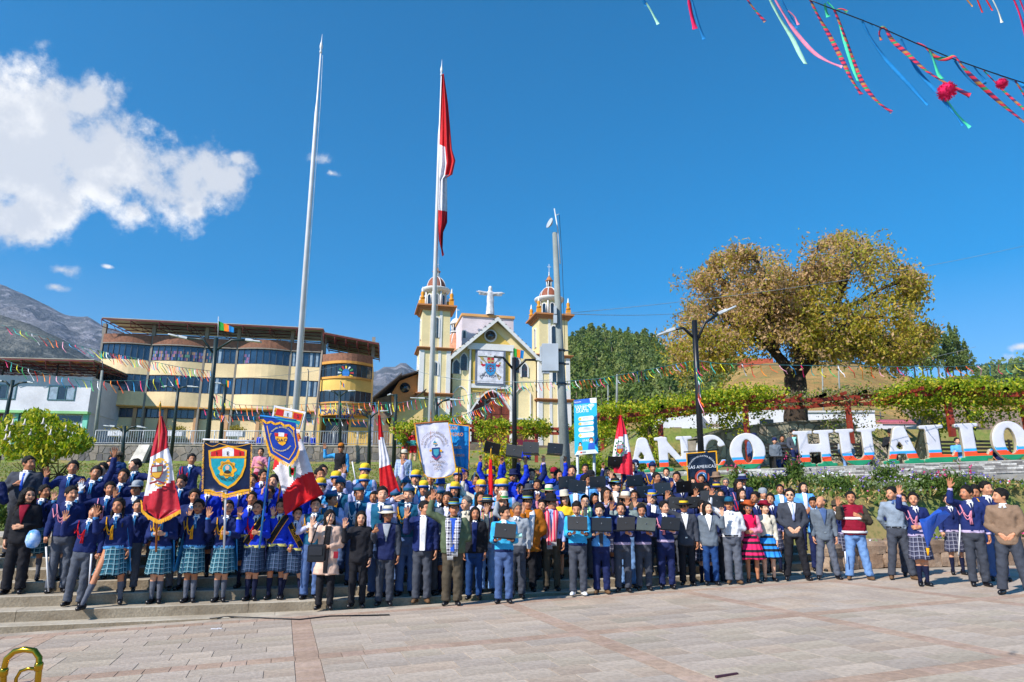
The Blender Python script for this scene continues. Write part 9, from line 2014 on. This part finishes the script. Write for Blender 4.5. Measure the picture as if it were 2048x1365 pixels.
mb.raw([apex_]+ring+[r*.93+Vector((0,0,.01))for r in ring]+[Vector((.05,0,.02))],[(0,i+1,(i+1)%14+1)for i in range(14)]+[(15+i,i+1,(i+1)%14+1,15+(i+1)%14)for i in range(14)]+[(29,15+(i+1)%14,15+i)for i in range(14)]);mb.raw([ring[13]+Vector((0,-.02,.02)),ring[0]+Vector((.05,-.02,0)),Vector((.40,-.03,.21)),Vector((.12,-.12,.20)),Vector((.0,-.14,-.05))],[(0,1,2,3),(3,2,4),(0,3,4)]);mb.build('wrapping',mat('paper_blue',K('2a50a8'),rough=.25),bq)
mb=MB();mb.tube([(-.06,0,-.36),(-.08,-.02,-.48)],[.03,.012],6);mb.build('ribbon',cm('gold'),bq)
q_=at(634,1110,11.0);hb=empty('handbag',q_,'black leather handbag hanging at the side of the woman in beige','handbag');mb=MB();mb.box(-.13,.13,-.06,.06,-.12,.14,bev=.02);mb.build('body',mat('bag_black',K('1a1a1e'),rough=.35),hb);mb=MB();mb.box(-.10,.10,-.075,-.061,-.02,.11,bev=.004);mb.build('front_pocket',mat('bag_dark',K('26262c'),rough=.4),hb);mb=MB();mb.tube([(-.1,0,.14),(-.02,.0,.42),(.15,.06,.62)],.012,5);mb.tube([(.1,0,.14),(.12,.02,.42),(.17,.06,.62)],.012,5);mb.build('strap',MATS['bag_black'],hb)
b,M,J=S['roll'];q_=M@Vector(J[1][2]+J[1][3]*.10);mb=MB();mb.tube([(-.10,0,.02),(.16,-.02,.05)],.035,12,cap=False);mb.tube([(-.10,0,.02),(.16,-.02,.05)],.030,12,cap=False);mb.build('paper_roll',mat('paper_mint',K('a8dcd4'),rough=.6),loc=q_+Vector((.05,-.05,.03)),label='pale green rolled paper in the hand of the boy with the grey laptop',cat='paper')
q_=at(66,1082,PEOPLE[2][1].y-.28);mb=MB();mb.lathe([(.02,.13),(.08,.11),(.12,.04),(.13,-.04),(.09,-.12),(.02,-.14)],14,sx=.8,sy=.7);mb.build('balloon_bag',mat('plastic_blue',K('3a90e0'),rough=.2,col2=K('c8d8f0'),scale=8),loc=q_,label='shiny blue and white plastic bundle held by the woman in black',cat='bundle')
q_=at(672,1112,10.9);mb=MB();mb.box(-.035,.035,-.006,.006,-.05,.05,bev=.003);mb.build('phone',mat('phone_red',K('8c1424'),rough=.3),loc=q_,label='dark red phone in the hand of the woman in beige',cat='phone')
# ---- bench, figures and street things
def bench(px,py,Y,L_,label,name='bench'):
 q_=at(px,py,Y);B=empty(name,q_,label,'bench');m=mat('bench_dark',K('2c2824'),rough=.6)
 for i in range(4):mb=MB();mb.box(-L_/2,L_/2,-.2+.11*i,-.11+.11*i,.42,.45);mb.build('slat',m,B)
 for i in range(3):mb=MB();mb.box(-L_/2,L_/2,.27,.30,.55+.13*i,.63+.13*i);mb.build('slat',m,B)
 for s in(-1,1):mb=MB();mb.box(s*(L_/2-.15)-.03,s*(L_/2-.15)+.03,-.2,.26,0,.419);mb.box(s*(L_/2-.15)-.03,s*(L_/2-.15)+.03,.23,.269,.41,.92);mb.build('leg',m,B)
for px,Yb_,lab in((1590,24.0,'dark slatted bench between the letters O and H'),(1690,24.05,'dark bench behind the gap between the letters H and U'),(1915,24.4,'dark bench behind the first letter L'),(1992,24.8,'dark bench behind the last letter L')):bench(px,940-(px-1500)*.03,Yb_,1.8,lab)
bench(1200,925,36,2.6,'dark slatted bench behind the wifi sign')
def planter(px,py,Y,label):
 q_=at(px,py,Y);B=empty('planter_box',q_,label,'planter');mb=MB();mb.box(-.6,.6,-.3,.3,0,.42,bev=.03);mb.build('box',WH,B);C=np.random.RandomState(px).normal(size=(260,3))*np.array((.3,.16,.12))+np.array((.1,0,.56));leaves(C,.09,np.random.RandomState(1),'shrub',[leafmat('shrub_olive','8a7a2c','a89a3c',.3)],B)
planter(350,877,50,'white planter box with an olive shrub in front of the school left bays');planter(470,877,50,'white planter box with a dry shrub in front of the middle of the school');planter(234,877,52,'white planter box beside the rubble left of the school')
def masked(px,py,Y,label,H):
 r=empty('painted_figure',at(px,py,Y),label,'sculpture');f=Fld((-.45,-.35,-.02),(.45,.35,1.75),.035);f.u(f.cap((-.12,0,.1),(-.1,0,.8),.08,.11),0)
 f.u(f.cap((.12,0,.1),(.1,0,.8),.08,.11),.03);f.u(f.cap((0,0,.8),(0,0,1.28),.17,.19),.05);f.u(f.ell((0,-.02,1.52),(.12,.13,.15)),.03)
 for s in(-1,1):f.u(f.cap((.18*s,0,1.28),(.34*s,-.08,1.02),.07,.06),.03);f.u(f.cap((.34*s,-.08,1.02),(.16*s,-.25,.98),.055,.05),.03)
 P_,Q_=f.nets();z=P_[Q_].mean(1)[:,2];m_=np.where(z>1.38,1,np.where(z>1.1,0,np.where(z>.85,2,np.where(z>.45,0,1))));me=to_mesh([(P_,Q_,m_)],'figure')
 for mm in(RED,mat('mask_cream',K('d8b090')),mat('trim_turq',K('3c9ca0'))):me.materials.append(mm)
 o=objm('body',me,r);o.scale=(H/1.67,)*3;mb=MB();mb.lathe([(.10,0),(.09,.06),(.02,.10)],8);q=mb.build('hat',RED,r);q.location=(0,0,H*.97)
masked(825,925,36,'painted red and cream figure with a striped sash behind the white banner',1.65);masked(809,924,36.5,'second painted figure in blue, white and red, slimmer, left of the first',1.5)
# ---- bunting
SC_=[K(h)for h in('e0286c','2aa85c','f08a1c','1f8fcc','e8e028','d83028','e8a0b8','18a8a0','e4e4ec','f0602c')];STM=[cloth('streamer_%d'%i,c,rough=.6,bump=0)for i,c in enumerate(SC_)]
def bunting(pts,Y,n,ln,label,dx=8,w_=.036,sag=0,name='streamer_garland'):
 P_=[at(p[0],p[1],p[2]if len(p)>2 else Y)for p in pts];r=empty(name,P_[0],label,'bunting','strings of coloured streamers');mb=MB();mb.tube([p-P_[0]for p in P_],.006+.0002*Y,4);mb.build('cord',mat('cord_dark',K('3a6a70'),rough=.8),r)
 L_=[(b-a).length for a,b in zip(P_,P_[1:])];T=sum(L_);px_m=Fpx/Y;order=0
 for i in range(n):
  t=(i+.5)/n*T;k=0
  while t>L_[k]:t-=L_[k];k+=1
  p=P_[k].lerp(P_[k+1],t/L_[k])-P_[0];ll=ln/px_m*random.uniform(1.,1.45);dxx=dx/px_m*random.uniform(.6,1.3);mb=MB();q0=p;V=[];ww=w_*Y/40*.5
  for s in range(5):u=s/4;c=p+Vector((dxx*u**1.4,.1*math.sin(i+u*4),-ll*(u if 1 else 0)+.02*math.sin(u*7+i)));V+=[c-Vector((ww,0,0)),c+Vector((ww,0,ww*.4)),c+Vector((ww,.012,ww*.4)),c+Vector((-ww,.012,0))]
  mb.raw(V,[(s*4+a,s*4+(a+1)%4,s*4+4+(a+1)%4,s*4+4+a)for s in range(4)for a in range(4)]);mb.build('streamer',STM[(i*7+order)%10],r)
bunting([(0,655),(100,682),(190,704),(245,715)],30,17,17,'string of streamers crossing the far left below the mountain',22);bunting([(190,704),(290,724),(360,738),(420,745)],34,40,17,'dense string of streamers across the left bays of the school',12)
bunting([(0,722),(40,738),(105,756),(182,766),(280,765),(356,755)],40,26,17,'string of streamers over the white house to the thin green lamp',10);bunting([(425,788),(470,812),(540,815),(634,809),(720,807),(800,806)],40,34,16,'upper string of streamers across the school entrance',6);bunting([(400,818),(445,832),(520,836),(634,838),(733,841),(790,836)],42,34,11,'lower string of streamers across the school ground floor',7)
bunting([(740,811),(790,809),(835,800),(888,800),(940,790),(1029,768)],44,34,15,'string of streamers across the foot of the church',5);bunting([(1026,769),(1001,790),(967,814),(925,831),(900,838)],34,42,13,'dense slanting string of streamers in front of the church door',9)
bunting([(1030,766),(1115,764),(1200,757),(1310,736),(1388,720)],20,44,14,'string of streamers from the church lamp to the black lamp',8);bunting([(1392,720),(1439,726),(1533,728),(1615,729),(1760,731),(1900,730),(2060,722)],21,34,18,'string of streamers crossing below the old tree to the right edge',9)
bunting([(1392,722),(1394,760),(1398,800)],17.6,9,26,'knot of streamers tied to the black lamp post',10);bunting([(424,790),(430,812),(446,835)],22,9,16,'bundle of streamers hanging from the dark green lamp post',6)
# near ribbons, top right: each ribbon is seen singly
TART=stripes('tartan',[K('d02848'),K('4a2a58'),K('d83048'),K('2f8a58'),K('c82444'),K('a87a40'),K('4a2a58')],9,2);RB={'t':TART,'g':cloth('rib_green',K('4ad0a0')),'b':cloth('rib_blue',K('1a78b8')),'p':cloth('rib_pink',K('e88aa8')),'m':cloth('rib_mint',K('a8dcc0')),'h':cloth('rib_hot',K('e0205c')),'r':cloth('rib_red',K('d02c28')),'o':cloth('rib_gold',K('d8902c')),'w':cloth('rib_white',K('d8dcd0'))}
YN=3.6;rn=empty('ribbon_garland',at(1610,0,YN),'near cord with long tartan, green and blue ribbons and pink pompoms, top right','bunting');O_=rn.location.copy()
cd=[(1610,-4),(1650,12),(1720,38),(1760,54),(1830,85),(1905,116),(1980,142),(2060,168)];mb=MB();mb.tube([at(x,y,YN)-O_ for x,y in cd],.0035,5);mb.build('cord',BLK,rn)
def ribbon(pts,m,w_=5.5,knot=True,Y=YN,par=rn):
 O=par.location;P_=[at(x,y,Y+.03*math.sin(i))for i,(x,y)in enumerate(pts)];Q2=[]
 for i in range(len(P_)-1):
  for s in range(4):
   t=s/4;a=P_[max(0,i-1)];b=P_[i];c=P_[i+1];d=P_[min(len(P_)-1,i+2)];Q2.append(.5*((2*b)+(c-a)*t+(2*a-5*b+4*c-d)*t*t+(3*b-a-3*c+d)*t**3))
 Q2.append(P_[-1]);wm=w_/Fpx*Y;V=[]
 for i,p in enumerate(Q2):
  d=(Q2[min(i+1,len(Q2)-1)]-Q2[max(i-1,0)]).normalized();s=d.cross(Vector((0,1,0))).normalized();tw=math.sin(i*.45)*.5;s=(s*math.cos(tw)+Vector((0,1,0))*math.sin(tw));n_=d.cross(s)*.0015;ww=wm*(.5 if i>1 else .3)*(1.25 if i==len(Q2)-1 else 1);V+=[p+s*ww+n_,p-s*ww+n_,p-s*ww-n_,p+s*ww-n_]
 mb=MB();k=len(Q2);mb.raw([v-O for v in V],[(s*4+a,s*4+(a+1)%4,s*4+4+(a+1)%4,s*4+4+a)for s in range(k-1)for a in range(4)]+[(0,1,2,3),(k*4-1,k*4-2,k*4-3,k*4-4)],0,True);mb.build('ribbon',RB[m],par)
for pts,m,w_ in[([(1614,-6),(1632,30),(1655,70),(1680,118),(1700,158),(1719,187)],'t',9),([(1650,2),(1668,24),(1684,80),(1700,130),(1712,160)],'g',6),([(1664,18),(1682,62),(1702,120),(1722,165),(1750,200),(1780,222)],'t',9),([(1645,5),(1648,22),(1652,32)],'g',9),([(1668,18),(1680,16),(1690,22)],'t',7),([(1720,40),(1738,75),(1770,120),(1812,165),(1852,208)],'b',8),([(1722,38),(1735,44),(1745,50)],'b',6),([(1756,56),(1765,52),(1780,78),(1810,105),(1850,140),(1900,170),(1936,188)],'t',9),([(1756,56),(1754,66),(1758,78)],'t',5),([(1798,75),(1808,98),(1836,145),(1870,182),(1905,225),(1922,248)],'b',8),([(1830,84),(1845,90),(1868,112),(1890,115),(1905,110),(1925,135),(1955,165),(2000,205),(2050,245)],'t',9),([(1853,95),(1862,115),(1872,145),(1880,155)],'g',7),([(1888,195),(1910,225),(1936,252)],'g',6),([(1905,118),(1920,140),(1950,165),(1968,160)],'b',8),([(1942,128),(1955,145),(1968,160)],'b',6),([(1963,138),(1985,160),(2010,185),(2050,220)],'t',5),([(1990,145),(2010,152),(2030,160),(2055,178)],'b',8),([(2026,158),(2040,180),(2052,200)],'t',8),
     ([(1532,-8),(1555,35),(1580,75),(1595,105),(1607,126)],'m',9),([(1542,-8),(1565,30),(1585,60),(1620,100),(1650,120),(1680,132)],'p',8),([(1555,-8),(1572,25),(1590,55)],'b',7),([(1572,20),(1585,32),(1592,48)],'p',6),([(1488,-5),(1505,18),(1526,42)],'t',6),([(1372,-8),(1378,25),(1386,57)],'h',10),([(1378,-5),(1392,45),(1404,78)],'b',7),([(1280,-5),(1288,12)],'b',9),([(1288,5),(1300,25),(1312,48)],'m',6),([(1925,-8),(1940,10)],'o',6),([(1948,-8),(1960,22)],'r',6),([(1965,-8),(1980,18)],'r',7),([(1978,-8),(1992,20),(1999,42)],'w',5),([(2022,-6),(2036,30),(2052,90)],'h',8),([(2034,-6),(2044,20),(2052,45)],'h',6)]:ribbon(pts,m,w_)
def pompom(px,py,r_):
 c=at(px,py,YN-.05);rgp=np.random.RandomState(px);D_=rgp.normal(size=(420,3));D_/=np.linalg.norm(D_,axis=1)[:,None];rm=r_/Fpx*YN;mb=MB()
 for d in D_:d=Vector(d);s=d.cross(Vector((.3,.5,.8))).normalized()*rm*.05;e=d*rm*rgp.uniform(.85,1.12)+Vector((0,0,-rm*.1));mb.raw([s,-s,e-s*.6,e+s*.6],[(0,1,2,3)])
 mb.lathe([(.01*rm,rm*.8),(.7*rm,rm*.4),(.82*rm,0),(.7*rm,-.45*rm),(.01*rm,-.82*rm)],12);o=mb.build('pompom',RB['h'],rn);o.location=c-O_;o['kind']='stuff'
pompom(1889,178,20);pompom(1999,163,12)
# ---- wires
def wire(a,Ya,b,Yb_,sag,label):
 A,B=at(*a,Ya),at(*b,Yb_);n=14;P_=[A.lerp(B,i/n)-Vector((0,0,sag*4*(i/n)*(1-i/n)))-A for i in range(n+1)];mb=MB();mb.tube(P_,.0003*(Ya+Yb_)/2*.5+.004,4);mb.build('wire',mat('wire_grey',K('8a949c'),rough=.6),loc=A,label=label,cat='wire',group='overhead wires')
wire((2070,482),26,(1118,628),18,.3,'long thin wire from the upper right behind the tree to the concrete pole');wire((800,733),30,(1100,760),19,.3,'thin wire passing before the church front');wire((400,757),40,(700,728),50,.4,'wire across the middle windows of the school');wire((1690,735),60,(1950,690),55,.3,'wire before the row of tall trees');wire((1140,628),18.5,(1450,605),60,.4,'faint wire left of the old tree')
# ---- brass slide of a trombone, bottom left
BR=mat('brass',K('b8902c'),rough=.18,metal=1.,var=.1);tq=at(45,1345,2.15);tr_=empty('trombone',tq,'polished brass tuning slide of a trombone held up at the bottom left corner','trombone');T2=lambda x,y,o=0:at(x,y,2.15+o)-tq
mb=MB();mb.tube([T2(6,1420),T2(8,1345),T2(14,1322),(T2(30,1308)),T2(50,1304),T2(70,1307),T2(79,1320),T2(78,1350),T2(72,1420)],.0085,14);mb.build('slide_bow',BR,tr_);mb=MB();mb.tube([T2(28,1420,.02),T2(33,1362,.02),T2(42,1347,.02),T2(58,1342,.02),T2(74,1343,.02)],.005,10);mb.build('inner_brace',BR,tr_)
for x,y in((8,1350),(78,1338)):a=T2(x,y);mb=MB();mb.lathe([(.0095,-.012),(.0115,-.008),(.0115,.008),(.0095,.012)],12);o=mb.build('ferrule',BR,tr_);o.location=a
mb=MB();mb.tube([T2(30,1375,.03),T2(60,1372,.03)],.006,8);mb.build('cross_tube',mat('nickel',K('b0b0b4'),rough=.2,metal=1.),tr_)
# small litter and a lifted slab edge on the plaza, a bunting shadow modelled as a dark tube along the steps
for px,py,w_ in((430,1262,.05),(440,1261,.03)):p=at(px,py,1);r=ray(px,py);k=(GZ-CAMZ)/(r.z-GX*r.x);p=cam.location+r*k;mb=MB();mb.box(-w_,w_,-.01,.01,.003,.012);mb.build('paper_scrap',WHT,loc=p,label='tiny white paper scrap on the paving left of the centre' if w_>.04 else 'even smaller white scrap beside it on the paving',cat='litter')
def onpl(px,py):r=ray(px,py);k=(GZ-CAMZ)/(r.z-GX*r.x);return cam.location+r*k
P_=[onpl(x,y)for x,y in((420,1242),(455,1238),(520,1240),(600,1243),(660,1236),(780,1233))];mb=MB();mb.tube([p-P_[0]+Vector((0,0,.012))for p in P_],.010,6);mb.build('cable_and_shadow',BLK,loc=P_[0],label='thin dark tube standing in for a bunting shadow on the paving below the steps',cat='cable_and_shadow')  # black tube laid where the bunting casts its shadow on the paving
a=onpl(1455,1351);mb=MB();mb.box(-.13,.13,-.012,.012,0,.018);o=mb.build('metal_strip',mat('strip_maroon',K('4a2838'),rough=.5),loc=a,label='short dark maroon metal strip sticking up from the paving near the bottom',cat='strip');o.rotation_euler=(0,0,R(28))
sl_=at(1733,976,18.3);mb=MB();mb.box(-.22,.22,-.12,.12,0,.07,bev=.01);mb.build('floodlight',BLK,loc=(sl_.x,sl_.y,gz(sl_.x,sl_.y)+.12),label='flat black floodlight on the flower bed above the rocks',cat='floodlight')
# ---- the air between here and the mountains
hm=bpy.data.materials.new('haze');hm.use_nodes=True;hn=hm.node_tree;hn.nodes.clear();pv=hn.nodes.new('ShaderNodeVolumePrincipled');pv.inputs['Color'].default_value=(.62,.78,1,1);pv.inputs['Density'].default_value=.00011;pv.inputs['Anisotropy'].default_value=.2
ho=hn.nodes.new('ShaderNodeOutputMaterial');hn.links.new(pv.outputs[0],ho.inputs['Volume']);mb=MB();mb.box(-2300,2300,-2100,2750,-260,640);mb.build('haze',hm,kind='stuff')
